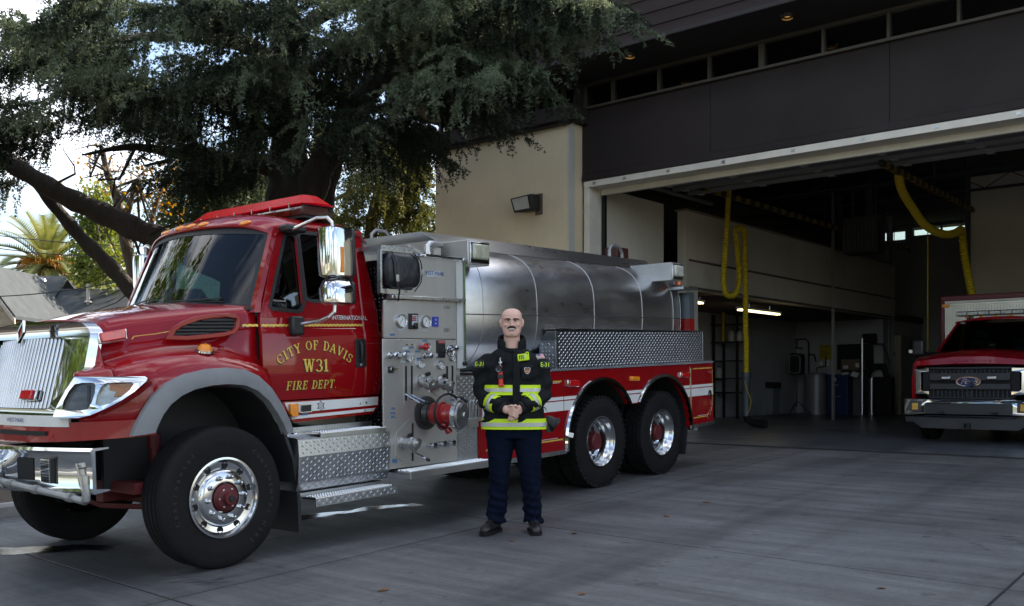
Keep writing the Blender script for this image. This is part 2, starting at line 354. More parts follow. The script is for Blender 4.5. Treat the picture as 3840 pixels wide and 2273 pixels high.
# standing water left by washing down
def puddle(pts, label):
    b = MB(); P = []
    N = len(pts)
    for i in range(N):
        p0 = Vector(pts[i]); p1 = Vector(pts[(i + 1) % N])
        for k in range(6):
            q = p0.lerp(p1, k / 6); w_ = .05 * math.sin(i * 2.3 + k * 1.9); P.append((q.x + w_, q.y + w_ * .8))
    c = Vector((sum(p[0] for p in P) / len(P), sum(p[1] for p in P) / len(P)))
    P = [(x + .035 * math.sin(9 * x + 17 * y) + .02 * math.sin(31 * x - 23 * y) + random.uniform(-.02, .02), y + .035 * math.cos(11 * y - 13 * x) + .02 * math.sin(29 * y + 19 * x) + random.uniform(-.02, .02)) for x, y in P]
    W_ = MB(); Q = [(c.x + (x - c.x) * 1.22 + .05 * math.sin(13 * y), c.y + (y - c.y) * 1.12 + .05 * math.cos(11 * x)) for x, y in P]
    W_.add([(c.x, c.y, gz(c.y) + .0022)] + [(x, y, gz(y) + .002) for x, y in Q], [(0, 1 + i, 1 + (i + 1) % len(Q)) for i in range(len(Q))])
    wet = W_.build('damp_patch', mat('damp_concrete', (.030, .031, .034), .34, 0, .4, 6, rv=.5), None, smooth=0); tag(wet, label.replace('water', 'damp concrete').replace('puddle', 'damp margin'), 'damp patch', kind='structure')
    P = rpoly(P, .03, 2)
    b.add([(c.x, c.y, gz(c.y) + .0045)] + [(x, y, gz(y) + .004) for x, y in P], [(0, 1 + i, 1 + (i + 1) % len(P)) for i in range(len(P))])
    tag(b.build('puddle', WATER, None, smooth=0), label, 'puddle', kind='structure')
WATER = mat('standing_water', (.012, .013, .015), .09, 0, .1, 5, rv=.9, spec=.4, bump=.05, bs=9)
puddle([(-8.5, 3.25), (-8.25, 3.22), (-8.0, 3.55), (-7.85, 3.8), (-7.9, 3.95), (-8.1, 3.85), (-8.35, 3.6), (-8.5, 3.4)], 'wet streak of water on the drive under the front bumper')
puddle([(-7.78, 5.5), (-7.60, 5.45), (-7.5, 6.0), (-7.42, 6.5), (-7.3, 6.9), (-7.42, 7.0), (-7.55, 6.6), (-7.68, 6.05)], 'long puddle on the drive below the cab step')
# bay floor
bf = MB(); bf.grid([[(x, y, -.03) for x in (-13.6, 4)] for y in (YD, 34)]); bfo = bf.build('bay_floor', JOINT); tag(bfo, 'smooth grey sealed concrete floor inside the bay', 'floor', kind='structure')
fx = [-13.6, -12.2, -10.2, -6.9, -2.4, 2.4, 4]; fy = [YD + .10, 18.0, 22.4, 26.8, 31, 34]
for i in range(6):
    for j in range(5):
        MB().box(fx[i] + .006, fx[i + 1] - .006, fy[j] + .006, fy[j + 1] - .006, -.1, 0).build('slab', FLOORM, bfo, smooth=0, bevel=.004)
tag(boxp('threshold_strip', mat('threshold_rubber', (.02, .018, .018), .7), None, -10.3, 1.5, YD - .04, YD + .09, -.05, .012), 'dark rubber threshold strip across the bay door opening', 'threshold', kind='structure')
# rubber scuffs left by tyres
SCUFF = mat('rubber_scuff', (.022, .022, .024), .7, 0, .3, 30)
def groundpx(u, v): d = ray(u, v); return CAMP + d * ((-SLOPE * YD - CAMZ) / (d.z - SLOPE * d.y))
sr = random.Random(9)
for (u0, v0, n, du, dv, L_) in ((3760, 2010, 11, 9, 7, .16), (3640, 2040, 9, 8, 9, .05), (2440, 2120, 7, 14, -4, .06), (2770, 1915, 6, 9, -5, .09), (640, 2180, 9, 24, 4, .30), (3520, 1990, 6, 10, 8, .05)):
    for k in range(n):
        p = groundpx(u0 + du * k + sr.uniform(-8, 8), v0 + dv * k * .4 + sr.uniform(-10, 10)); a = sr.uniform(-.25, .25) + .9; l = L_ * sr.uniform(.5, 1.2); w_ = .009 * sr.uniform(.6, 1.6); c, s = math.cos(a), math.sin(a); q = []
        for x, y in ((-l, -w_ * .3), (-l * .3, -w_), (l * .5, -w_ * .8), (l, w_ * .2), (l * .3, w_), (-l * .6, w_ * .7)): X_, Y_ = p.x + (x * c - y * s) * .5, p.y + (x * s + y * c) * .5; q.append((X_, Y_, gz(Y_) + .0015))
        b = MB(); b.add(q, [tuple(range(6))]); b.build('tyre_scuff', SCUFF, drv, smooth=0)
# fallen leaves
LEAF = mat('dry_leaf', (.22, .09, .03), .7, 0, .4, 30)
for k, (u, v) in enumerate([(1918, 2030), (1436, 2216), (2500, 1937), (3305, 2208), (2153, 2001), (2650, 1885), (2180, 2230)]):
    d = ray(u, v); t = (-SLOPE * YD - CAMZ) / (d.z - SLOPE * d.y); p = CAMP + d * t
    b = MB(); a = k * 1.3; L_ = .035 + .01 * (k % 3)
    pts = [(-1, 0, .006), (-.3, .45, .012), (.5, .4, .016), (1.1, 0, .02), (.5, -.4, .010), (-.3, -.45, .014), (.1, 0, .005)]
    b.add([(x * L_ * math.cos(a) - y * L_ * math.sin(a), x * L_ * math.sin(a) + y * L_ * math.cos(a), z * .6 + .001) for x, y, z in pts], [(0, 6, 1), (1, 6, 2), (2, 6, 3), (3, 6, 4), (4, 6, 5), (5, 6, 0)])
    o = b.build('fallen_leaf', LEAF, None, solid=.001); o.location = (p.x, p.y, gz(p.y))
    tag(o, ['dry brown leaf on the drive just in front of the boots', 'dry brown leaf near the bottom edge of the drive, left of the person', 'dry brown leaf on the drive between the person and the right edge', 'dry brown leaf on the drive near the lower right corner', 'dry brown leaf on the slab joint right of the boots', 'dry brown leaf on the drive right of the rear wheels', 'dry brown leaf near the bottom edge, below the boots'][k], 'leaf', 'dry leaves on the drive')

# ================================================================== fire station
st = thing('fire_station', 'cream and dark brown fire station with an open apparatus bay', 'building', (0, 0, 0))
def stucco(name, base):
    m, n, p, L = nodes(name); t = n.nodes.new('ShaderNodeTexCoord'); v = t.outputs['Object']
    c = ramp(n, noise(n, v, .8, 8, .65), [(.3, tuple(x * .88 for x in base)), (.7, tuple(x * 1.08 for x in base))])
    c = mul(n, c, ramp(n, noise(n, v, 3, 6, .7, (1.5, 1.5, .25)), [(.25, (.82, .80, .78)), (.42, (1, 1, 1))]), .5)
    L(c, p.inputs['Base Color']); p.inputs['Roughness'].default_value = .85
    b = n.nodes.new('ShaderNodeBump'); b.inputs['Strength'].default_value = .3; b.inputs['Distance'].default_value = .006
    L(noise(n, v, 70, 5, .65), b.inputs['Height']); L(b.outputs[0], p.inputs['Normal']); return m
CREAM = stucco('cream_stucco', (.66, .56, .39)); GREYST = stucco('pale_grey_stucco', (.50, .49, .45))
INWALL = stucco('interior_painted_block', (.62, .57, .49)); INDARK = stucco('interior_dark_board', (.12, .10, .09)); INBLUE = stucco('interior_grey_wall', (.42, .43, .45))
BROWN = mat('dark_brown_metal_fascia', (.028, .0215, .0215), .6, 0, .25, .8, bump=.04, bs=20, spec=.2)
SIDE = mat('brown_lap_siding', (.030, .0205, .019), .7, 0, .2, 2, bump=.15, bs=40, stretch=(.1, 1, 3), spec=.2)
SOFF = mat('black_brown_soffit', (.016, .013, .013), .7, 0, .2, 3)
FRAME = mat('tan_window_frame', (.065, .055, .043), .5, 0, .1, 6)
BEAMW = mat('white_steel_beam', (.66, .62, .54), .5, 0, .1, 3, bump=.05, bs=50)
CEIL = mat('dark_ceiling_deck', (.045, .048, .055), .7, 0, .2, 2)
bp = lambda n_, m, *a, **k: boxp(n_, m, st, *a, **k)
bp('wall', CREAM, -13.9, -10.5, 13.89, 14.35, -.1, 5.75, bevel=.01)                 # pier left of the door
bp('wall', CREAM, -13.9, -13.65, 14.35, 35.9, -.1, 5.75)                               # long left side
bp('corner_strip', GREYST, -10.52, -10.485, 13.885, 14.05, 0, 5.75)
bp('coping', BROWN, -14.06, -10.34, 13.70, 14.44, 5.752, 6.03, bevel=.012)
bp('coping_lip', BROWN, -13.98, -10.42, 13.78, 13.886, 5.70, 5.75)
bp('coping', BROWN, -14.06, -13.6, 14.445, 35.9, 5.752, 6.03, bevel=.012)
for xa, xb in ((-10.50, -7.86), (-7.86, -4.92), (-4.92, -1.98), (-1.98, 1.2), (1.2, 4.2)): bp('header_panel', BROWN, xa + .003, xb - .003, 14.30, 14.52, 4.846, 6.02, bevel=.004)
bp('header_lip', BROWN, -10.47, 4.2, 14.25, 14.42, 4.715, 4.843, bevel=.012)
bp('lintel_beam', BEAMW, -10.44, 1.62, 14.27, 14.66, 4.60, 4.712, bevel=.004)
bp('lintel_underplate', BEAMW, -10.3, 1.5, 14.62, 14.70, 4.50, 4.598)
bp('door_jamb', BEAMW, -10.44, -10.32, 14.275, 14.66, 0, 4.598, bevel=.006)
bp('door_jamb', BEAMW, 1.5, 1.62, 14.275, 14.66, 0, 4.598, bevel=.006)
bp('door_track', mat('dark_track_steel', (.04, .04, .042), .4, .8), -10.315, -10.25, 14.67, 14.74, 0, 4.6)
bp('wall', CREAM, 1.63, 4.2, 13.89, 14.24, -.1, 4.70)
for k, x in enumerate([-10.2, -9.55, -8.65, -7.6, -6.4, -5.3, -4.25, -3.2, -2.1]):
    bt = MB(); bt.box(x - .03, x + .03, 14.262, 14.27, 4.635, 4.68); bt.cyl((x, 14.262, 4.657), (x, 14.25, 4.657), .012, n=6); bt.build('bolt_plate', STEEL, st)
# clerestory over the door
mull = [-10.42, -9.80, -8.836, -7.862, -6.925, -5.91, -4.925, -3.957, -2.99, -2.02, -1.05, -.08]
bp('window_sill', FRAME, -10.42, 4.2, 14.22, 14.40, 6.022, 6.065); bp('window_head', FRAME, -10.42, 4.2, 14.24, 14.40, 6.445, 6.498)
for i, x in enumerate(mull):
    wd = .045 if i == 5 - 1 else .022
    bp('window_mullion', FRAME, x - wd, x + wd, 14.25, 14.36, 6.066, 6.444)
    if i + 1 < len(mull):
        bp('window_pane', DGLASS, x + .02, mull[i + 1] - .02, 14.315, 14.325, 6.066, 6.444)
m2 = [onY(x, 300, 14.1).x for x in (1656, 1737, 1850, 1935, 2017.5, 2114)]
bp('window_sill', FRAME, -13.9, -10.5, 14.0, 14.18, 6.032, 6.06); bp('window_head', FRAME, -13.9, -10.5, 14.02, 14.18, 6.455, 6.498)
for i, x in enumerate(m2):
    bp('window_mullion', FRAME, x - .025, x + .025, 14.04, 14.14, 6.06, 6.455)
    if i + 1 < len(m2): bp('window_pane', DGLASS, x + .025, m2[i + 1] - .025, 14.085, 14.095, 6.06, 6.455)
bp('corner_post', SOFF, -10.50, -10.43, 14.03, 14.4, 6.03, 6.5)
bp('attic_wall', SOFF, -13.88, -13.8, 14.2, 35.9, 6.03, 6.5)
# roof with deep overhang, soffit and lap siding boards
bp('soffit', SOFF, -14.40, 4.2, 13.06, 14.6, 6.50, 6.56)
bp('roof', mat('roof_membrane', (.2, .19, .18), .8), -14.42, 4.25, 13.12, 36.0, 6.565, 7.74)
for k in range(6):
    z0 = 6.49 + k * .222
    b = MB(); b.loft([[(x, 13.115, z0), (x, 13.065, z0), (x, 13.085, z0 + .235), (x, 13.115, z0 + .235)] for x in (-14.45, 4.2)]); b.build('siding_board', SIDE, st, smooth=0)
    b = MB(); b.loft([[(-14.425, y, z0), (-14.475, y, z0), (-14.455, y, z0 + .235), (-14.425, y, z0 + .235)] for y in (13.12, 36)]); b.build('siding_board', SIDE, st, smooth=0)
bp('corner_board', SIDE, -14.49, -14.40, 13.045, 13.13, 6.48, 7.80)
bp('roof_edge_cap', BROWN, -14.52, 4.3, 13.02, 13.2, 7.805, 7.86)
# recessed soffit lamps (lit)
LAMP = mat('warm_lamp', (1.0, .62, .22), .4, 0, 0, 3, emit=5)
for (x, y) in ((-8.87, 13.42), (-6.14, 13.5)):
    b = MB(); b.lathe([(.085, .0), (.11, -.004), (.11, .012), (.08, .06)], (x, y, 6.497), (0, 0, -1), 20)
    b.lathe([(.11, .0), (.11, -.01), (.075, -.012), (.075, .0)], (x, y, 6.495), (0, 0, 1), 20); ring = b.build('soffit_light', mat('lamp_trim', (.05, .04, .03), .4, .5), st)
    b = MB(); b.lathe([(.0, 0), (.05, .003), (.072, .014)], (x, y, 6.486), (0, 0, 1), 16); b.build('lamp_lens', LAMP, ring)
# interior
bp('interior_wall', INWALL, -10.60, -10.35, 14.66, 16.9, 0, 4.66); bp('interior_wall', INWALL, -11.6, -11.4, 14.67, 18.1, 0, 4.5)
bp('interior_wall', INWALL, -10.62, -10.353, 17.8, 18.3, 0.0, 3.0)
bp('mezzanine_wall', INWALL, -10.56, -10.35, 17.8, 30.6, 3.002, 4.65); bp('mezzanine_cap', mat('ledge_wood', (.30, .26, .20), .6), -10.60, -10.31, 17.75, 30.6, 4.651, 4.69)
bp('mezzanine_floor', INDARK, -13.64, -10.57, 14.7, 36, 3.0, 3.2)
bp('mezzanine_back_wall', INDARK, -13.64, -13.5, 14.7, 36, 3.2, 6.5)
bp('workshop_wall', INBLUE, -13.64, -13.45, 18.3, 35.9, 0, 3.0); bp('workshop_wall', INDARK, -13.6, -10.63, 18.0, 18.25, 0, 2.99)
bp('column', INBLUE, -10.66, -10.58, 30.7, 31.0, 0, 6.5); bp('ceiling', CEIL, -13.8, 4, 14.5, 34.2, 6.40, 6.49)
bp('partition_wall', INWALL, -7.07, 4, 26.5, 26.75, 0, 6.4)
bp('side_wall', INWALL, 4.0, 4.2, 14.5, 36.2, 0, 6.4)
# back wall with high windows
bwy = 34.0
P0 = onY(*pz('J', 570, 1010), bwy); P1 = onY(*pz('J', 780, 920), bwy); P2 = onY(*pz('J', 835, 965), bwy); P3 = onY(*pz('J', 1225, 860), bwy)
b = MB(); b.panel([(-13.6, 0), (4, 0), (4, 6.4), (-13.6, 6.4)], [[(P0.x, P0.z), (P1.x, P0.z), (P1.x, P1.z), (P0.x, P1.z)], [(P2.x, P2.z), (P3.x + 3, P2.z), (P3.x + 3, P3.z), (P2.x, P3.z)]], bwy, bwy + .2, lambda a, c, t: (a, t, c)); b.build('back_wall', INBLUE, st, smooth=0)
for (q0, q1) in ((P0, P1), (P2, Vector((P3.x + 3, 0, P3.z)))):
    w0 = bp('window_frame', FRAME, q0.x, q1.x, bwy + .02, bwy + .06, q0.z, q0.z + .03)
    boxp('window_pane', GLASS, st, q0.x, q1.x, bwy + .1, bwy + .11, q0.z + .03, q1.z)
    n_ = max(1, int((q1.x - q0.x) / 1.1))
    for i in range(1, n_ + 1): bp('window_mullion', FRAME, q0.x + (q1.x - q0.x) * i / (n_ + 1) - .03, q0.x + (q1.x - q0.x) * i / (n_ + 1) + .03, bwy + .02, bwy + .09, q0.z + .03, q1.z)
bp('rear_sun_shade', SOFF, -14.4, 4.2, 34.25, 35.5, 6.45, 6.5)  # unseen eave added to keep direct sun out of the back windows
# ceiling trusses, deck ribs
for y in np.arange(19.5, 29, 2.3):
    b = MB(); b.box(-13.4, 4, y - .05, y + .05, 6.30, 6.38); b.box(-13.4, 4, y - .05, y + .05, 5.92, 5.98)
    xs = np.arange(-13.3, 3.9, .6)
    for i, x in enumerate(xs[:-1]): b.cyl((x, y, 5.97 if i % 2 else 6.31), (xs[i + 1], y, 6.31 if i % 2 else 5.97), .013, n=5)
    b.build('ceiling_truss', CEIL, st, smooth=0)
for x in (-10.45, -7.1):
    bp('steel_post', CEIL, x - .05, x + .05, 26.3, 26.45, 4.7 if x < -8 else 0, 6.4)
for (x, y, z0) in ((-10.31, 25.5, 0), (-10.31, 25.62, 0), (-10.3, 30.2, 0), (-7.12, 26.42, 0)):
    b = MB(); b.cyl((x, y, z0), (x, y, 6.2), .02, n=8); b.build('conduit', mat('conduit_grey', (.22, .21, .20), .5, .4), st)
b = MB(); b.cyl((-10.33, 17.9, 3.62), (-10.33, 30.5, 3.62), .025, n=6); b.build('conduit', INDARK, st)
b = MB(); b.box(-10.36, -10.30, 17.9, 30.5, 3.02, 3.06); b.build('edge_angle', INDARK, st)
# ================================================================== water tender
# local frame: X to the driver's side (towards the viewer), Y to the rear, Z up; origin under the front axle
TYAW = R(1.9); TS = math.atan(SLOPE)
TO = Vector((-7.41, 4.07, gz(4.07)))
tr = thing('water_tender', 'red fire water tender with polished steel tank and chrome grille', 'fire truck', TO)
ex = Vector((math.cos(TYAW), math.sin(TYAW), 0)); ey = Vector((-math.sin(TYAW) * math.cos(TS), math.cos(TYAW) * math.cos(TS), math.sin(TS))); ez = ex.cross(ey)
TR = Matrix((ex, ey, ez)).transposed(); tr.rotation_euler = TR.to_euler()
TI = TR.transposed(); TC = TI @ (CAMP - TO)
def tX(k, x, y, X): d = TI @ ray(*pz(k, x, y)); return TC + d * ((X - TC.x) / d.x)     # photo pixel on the plane X of the truck
def tY(k, x, y, Y): d = TI @ ray(*pz(k, x, y)); return TC + d * ((Y - TC.y) / d.y)
def tZ(k, x, y, Z): d = TI @ ray(*pz(k, x, y)); return TC + d * ((Z - TC.z) / d.z)
def tP(k, x, y, p0, nrm):
    d = TI @ ray(*pz(k, x, y)); nrm = Vector(nrm); return TC + d * ((Vector(p0) - TC).dot(nrm) / d.dot(nrm))
sx = lambda X: (lambda a, b, t: (X + t, a, b))                                     # panel mapper: (Y,Z) outline on plane X
GASK = mat('black_rubber_trim', (.012, .012, .013), .5, 0, .1, 5)
FRAMER = mat('chassis_red_oxide', (.11, .012, .012), .6, 0, .3, 6)
UNDER = mat('chassis_black', (.012, .012, .012), .7, 0, .3, 6)
def treads(b, o, u, v, U, V, pu=.040, pv=.0275, L=.030, W=.0065, H=.0035):
    """raised lozenges of diamond plate on the parallelogram o + a*u + b*v"""
    o, u, v = Vector(o), Vector(u).normalized(), Vector(v).normalized(); n = u.cross(v).normalized()
    if n.dot(TC - o) < 0 and b is not None: n = -n
    nu, nv = int(U / pu), int(V / pv); ou = (U - nu * pu) / 2; ov = (V - nv * pv) / 2
    for i in range(nu):
        for j in range(nv):
            c = o + u * (ou + (i + .5) * pu) + v * (ov + (j + .5) * pv); s = 1 if (i + j) % 2 else -1
            d = (u + v * s).normalized(); e = n.cross(d)
            k = len(b.v); b.v += [tuple(c - d * L / 2), tuple(c + e * W / 2), tuple(c + d * L / 2), tuple(c - e * W / 2), tuple(c - d * L * .18 + n * H), tuple(c + d * L * .18 + n * H)]
            b.f += [(k, k + 4, k + 5, k + 1), (k + 1, k + 5, k + 2), (k + 2, k + 5, k + 4, k + 3), (k + 3, k + 4, k)]
def treadpart(parent, *spec, **k):
    b = MB()
    for s in spec: treads(b, *s, **k)
    me = bpy.data.meshes.new('tread_pattern'); me.from_pydata(b.v, [], b.f); o = bpy.data.objects.new('tread_pattern', me); COL.objects.link(o); me.materials.append(TREADM2); o.parent = parent; o['kind'] = 'stuff'
    return o
TREADM2 = mat('diamond_tread_tops', (.85, .86, .88), .22, 1, .05, 9, rv=.3)
# ---------------------------------------------------------------- hood: one-piece tilting hood with fenders
def lerp(tab, y):
    if y <= tab[0][0]: return tab[0][1]
    for (a, va), (c, vc) in zip(tab, tab[1:]):
        if y <= c: t = (y - a) / (c - a); t = t * t * (3 - 2 * t) if len(tab) > 99 else t; return va + (vc - va) * t
    return tab[-1][1]
HW = [(-1.0, .60), (-.8, .66), (-.4, .74), (.0, .82), (.42, .92)]          # hood half width
HC = [(-1.0, 1.80), (-.85, 1.845), (-.5, 1.93), (0, 2.01), (.42, 2.055)]    # crown height
HS = [(-1.0, 1.76), (-.85, 1.80), (-.5, 1.865), (0, 1.93), (.42, 1.965)]    # shoulder
FZ = [(-1.1, 1.44), (-.9, 1.475), (-.6, 1.555), (-.3, 1.605), (-.05, 1.615), (.2, 1.575), (.42, 1.50)]   # fender crest
FX = [(-1.1, .80), (-1.0, .87), (-.85, .97), (-.7, 1.06), (-.55, 1.12), (-.3, 1.15), (.42, 1.15)]        # fender outer
def arch(y, base=1.045):
    r = .60; q = (y + .02) / r
    if abs(q) >= 1: return base
    return base + (1.365 - base) * (1 - abs(q) ** 2.6) ** .62
hood = MB(); rings = []
FX[:4] = [(-1.1, .70), (-1.0, .80), (-.85, .935), (-.7, 1.05)]
ys = [-.78, -.74, -.70, -.65, -.62, -.615, -.58, -.52, -.45, -.36, -.26, -.15, -.05, .05, .15, .25, .33, .41]
def halfring(y):
    w_, zc, zs, zf, fx_ = lerp(HW, y), lerp(HC, y), lerp(HS, y), lerp(FZ, y), lerp(FX, y); zb = max(arch(y), 1.045) if y > -.64 else 1.045
    inner = min(w_ + .10, fx_ - .2)
    return [(0, zc), (w_ * .5, zc - .25 * (zc - zs)), (w_ * .86, zs + .25 * (zc - zs)), (w_, zs), (w_ + .035, zs - .06), (max(w_ + .05, inner - .05), zf + .075), (max(w_ + .07, inner), zf + .02), (fx_ - .14, zf - .005), (fx_ - .06, zf - .04), (fx_ - .015, zf - .11), (fx_, min(zf - .2, 1.40)), (fx_, max(zb, 1.20) if zb < 1.2 else zb + .004), (fx_ - .005, zb)]
for y in ys:
    half = halfring(y); rings.append([(x, y, z) for x, z in reversed(half)] + [(-x, y, z) for x, z in half[1:]])
hood.loft(rings, cap=False, close=False)
for s in (1, -1):                                   # nose of each fender beside the grille
    rr_ = []
    for y in (-.965, -.94, -.92, -.9, -.87, -.85, -.82, -.80, -.78):
        fx_, zf = lerp(FX, y), lerp(FZ, y); zt = max(zf, 1.80 + .6 * (y + .76) / .16) if y > -.86 else zf - (.02 if y > -1.06 else .10)
        x0 = .755; md = lambda f_: x0 + (fx_ - x0) * f_
        rr_.append([(s * x, y, z) for x, z in [(x0, zt), (x0 + .02, max(zf, zt - .05)), (md(.3), max(zf + .01, zt - .2)), (md(.5), zf), (md(.75), zf - .02), (md(.93), zf - .09), (fx_, zf - .18), (fx_, 1.2), (fx_ - .005, 1.045)]])
    hood.loft(rr_, cap=False, close=False)
ho = hood.build('hood', RED, tr, smooth=50, solid=.02)
for s in (1, -1): boxp('wheel_well', UNDER, tr, s * .56, s * .60, -.68, .75, .62, 1.55)
# crease line along the top of the fender, gold scroll line
def pxline(name, k, pts, X, r, m, parent, n=5, flat=.35):
    b = MB(); b.tube([tX(k, x, y, X) for x, y in pts], r, n, flat=flat); return b.build(name, m, parent)
# fender flare
fl = MB(); ring = []
oy = [(-.775, 1.04), (-.75, 1.10), (-.69, 1.20), (-.61, 1.31), (-.50, 1.395), (-.36, 1.455), (-.18, 1.487), (.0, 1.494), (.16, 1.475), (.28, 1.425), (.40, 1.325), (.50, 1.19), (.565, 1.07), (.60, .98)]
iy = [(-.595, 1.055), (-.575, 1.10), (-.535, 1.17), (-.475, 1.235), (-.39, 1.29), (-.28, 1.33), (-.14, 1.352), (.0, 1.356), (.14, 1.34), (.25, 1.295), (.35, 1.215), (.43, 1.11), (.485, 1.02), (.515, .95)]
for (a, b_), (c, d_) in zip(oy, iy):
    m_ = ((a + c) / 2, (b_ + d_) / 2); ring.append([(1.13, a, b_), (1.165, a * .98 + c * .02, b_ * .98 + d_ * .02), (1.195, m_[0], m_[1]), (1.19, c * .9 + a * .1, d_ * .9 + b_ * .1), (1.12, c, d_), (1.08, m_[0], m_[1])])
for s in (1, -1):
    b = MB(); b.loft([[(x * s, y, z) for x, y, z in r_] for r_ in ring]); b.build('fender_flare', GREYP, tr, smooth=45)
    # inner fender, mud flap behind the wheel
    b = MB(); b.loft([[(s * 1.10, c, d_ - .005), (s * .55, c, d_ - .005), (s * .55, c, d_ + .02), (s * 1.10, c, d_ + .02)] for c, d_ in iy]); b.build('inner_fender', UNDER, tr, smooth=60)
    b = MB(); b.loft([[(s * (1.17 if z_ < 1 else 1.14), y, z_), (s * .72, y, z_), (s * .72, y + .03, z_), (s * (1.17 if z_ < 1 else 1.14), y + .03, z_)] for y, z_ in ((.5, 1.0), (.575, .75), (.615, .45), (.62, .16))]); b.build('mud_flap', mat('mud_flap_rubber', (.014, .015, .018), .55, 0, .2, 5), tr, smooth=40)
# turn signal dome, vent, red warning light and gold lines on the hood side
dm = MB(); p = Vector((1.03, -.1, 1.612)); dm.lathe([(.072, 0), (.07, .012), (.05, .018)], p, (.25, 0, 1), 20); d0 = dm.build('turn_signal', CHROME, tr)
b = MB(); b.lathe([(.058, .012), (.052, .035), (.034, .056), (.0, .064)], p, (.25, 0, 1), 18); b.build('lens', AMBER, d0)
def sidefn(X0, y0, X1, y1, off=0):
    return lambda a, b, t: (X0 + (X1 - X0) * (a - y0) / (y1 - y0) + t + off, a, b)
VX = .965
vp = [tX('B', x, y, VX) for x, y in [(380, 1272), (400, 1235), (470, 1185), (560, 1150), (680, 1128), (800, 1122), (845, 1128), (862, 1150), (856, 1195), (835, 1228), (760, 1248), (620, 1265), (480, 1277)]]
vo = [(q.y, q.z) for q in vp]; vx = sidefn(.895, -.27, .985, .25)
b = MB(); b.panel(offs(vo, .035), [vo], 0, .022, vx); b.build('vent_surround', RED, tr, smooth=40, bevel=.008)
b = MB(); b.panel(vo, [], -.03, -.005, vx); vent = b.build('vent_backing', DARK, tr, smooth=0)
zmin, zmax = min(q[1] for q in vo), max(q[1] for q in vo)
for i in range(5):
    z_ = zmin + (zmax - zmin) * (i + .6) / 5.4
    ysn = [q for q in np.linspace(-.28, .24, 40) if True]
    ins = [q for q in ysn if any((vo[j][1] > z_) != (vo[j - 1][1] > z_) and q < (vo[j - 1][0] - vo[j][0]) * (z_ - vo[j][1]) / (vo[j - 1][1] - vo[j][1]) + vo[j][0] for j in range(len(vo)))]
    cross = sorted((vo[j - 1][0] - vo[j][0]) * (z_ - vo[j][1]) / (vo[j - 1][1] - vo[j][1]) + vo[j][0] for j in range(len(vo)) if (vo[j][1] > z_) != (vo[j - 1][1] > z_))
    if len(cross) >= 2:
        b = MB(); b.tube([vx(cross[0], z_, .002), vx(cross[-1], z_ + .004, .002)], .007, 5, flat=1.6); b.build('louvre', BLACK, vent)
for i in range(6):
    yv = -.2 + i * .075
    cr_ = sorted((vo[j - 1][1] - vo[j][1]) * (yv - vo[j][0]) / (vo[j - 1][0] - vo[j][0]) + vo[j][1] for j in range(len(vo)) if (vo[j][0] > yv) != (vo[j - 1][0] > yv))
    if len(cr_) >= 2: b = MB(); b.tube([vx(yv, cr_[0], -.002), vx(yv, cr_[-1], -.002)], .003, 4); b.build('louvre', BLACK, vent)
def wlight(name, quad, n, m, frame_m, parent, depth=.04):
    """rectangular warning lamp on four corner points, pushed out along n"""
    q = [Vector(v) for v in quad]; n = Vector(n).normalized(); c = sum(q, Vector()) / 4
    b = MB(); b.loft([[v - n * .02 for v in q], [v + n * depth * .55 for v in q]]); f = b.build(name, frame_m, parent, bevel=.008)
    b = MB(); b.loft([[c + (v - c) * .9 + n * depth * .5 for v in q], [c + (v - c) * .86 + n * depth for v in q]]); b.build('lens', m, f, bevel=.008)
    return f
hn = (.95, -.22, .20)
wlight('warning_light', [tP('A', x, y, (.755, -.80, 1.72), hn) for x, y in [(535, 152), (700, 125), (708, 185), (548, 212)]], hn, REDLENS, CHROME, tr, .045)
b = MB(); b.tube([tP('A', x, y, (.825, -.5, 1.72), hn) + Vector((.012, 0, 0)) for x, y in [(728, 182), (740, 166), (790, 160), (860, 152), (950, 136)]], .007, 5, flat=.4); b.build('gold_scroll_line', GOLD, tr)
# ---------------------------------------------------------------- grille, headlamps, front fascia
GT, GB = Vector((0, -.90, 1.80)), Vector((0, -1.06, 1.20))          # grille leans back; slight V in plan
def gp(x, z, out=0):
    t = (1.80 - z) / .60; y = -.90 - .16 * t + .085 * (abs(x) / .66) ** 2; return Vector((x, y - out, z))
b = MB(); N = 24
outer = rpoly([(-.64, 1.165), (.64, 1.165), (.74, 1.32), (.79, 1.48), (.775, 1.77), (.66, 1.84), (0, 1.86), (-.66, 1.84), (-.775, 1.77), (-.79, 1.48), (-.74, 1.32)], .05, 5)
inner = rpoly([(-.545, 1.225), (.545, 1.225), (.56, 1.70), (.50, 1.735), (-.50, 1.735), (-.56, 1.70)], .04, 4)
b.panel(outer, [inner], -.05, .045, lambda a, c, t: gp(a, c, t)); gs = b.build('grille_surround', CHROME, tr, smooth=60, bevel=.018, segs=3)
b = MB(); b.panel(offs(inner, .01), [], -.06, -.04, lambda a, c, t: gp(a, c, t)); b.build('grille_backing', DARK, gs, smooth=0)
for i in range(24):
    x = -.54 + 1.08 * (i + .5) / 24; zt = 1.735 if abs(x) < .5 else 1.70
    b = MB(); b.loft([[gp(x - .013, z_, -.025), gp(x - .013, z_, -.004), gp(x - .008, z_, .006), gp(x, z_, .011), gp(x + .008, z_, .006), gp(x + .013, z_, -.004), gp(x + .013, z_, -.025)] for z_ in (1.23, 1.4, 1.6, zt)]); b.build('grille_bar', mat('grille_bar_chrome', (.40, .40, .40), .10, 1, .1, 8, rv=.4), gs, smooth=60)
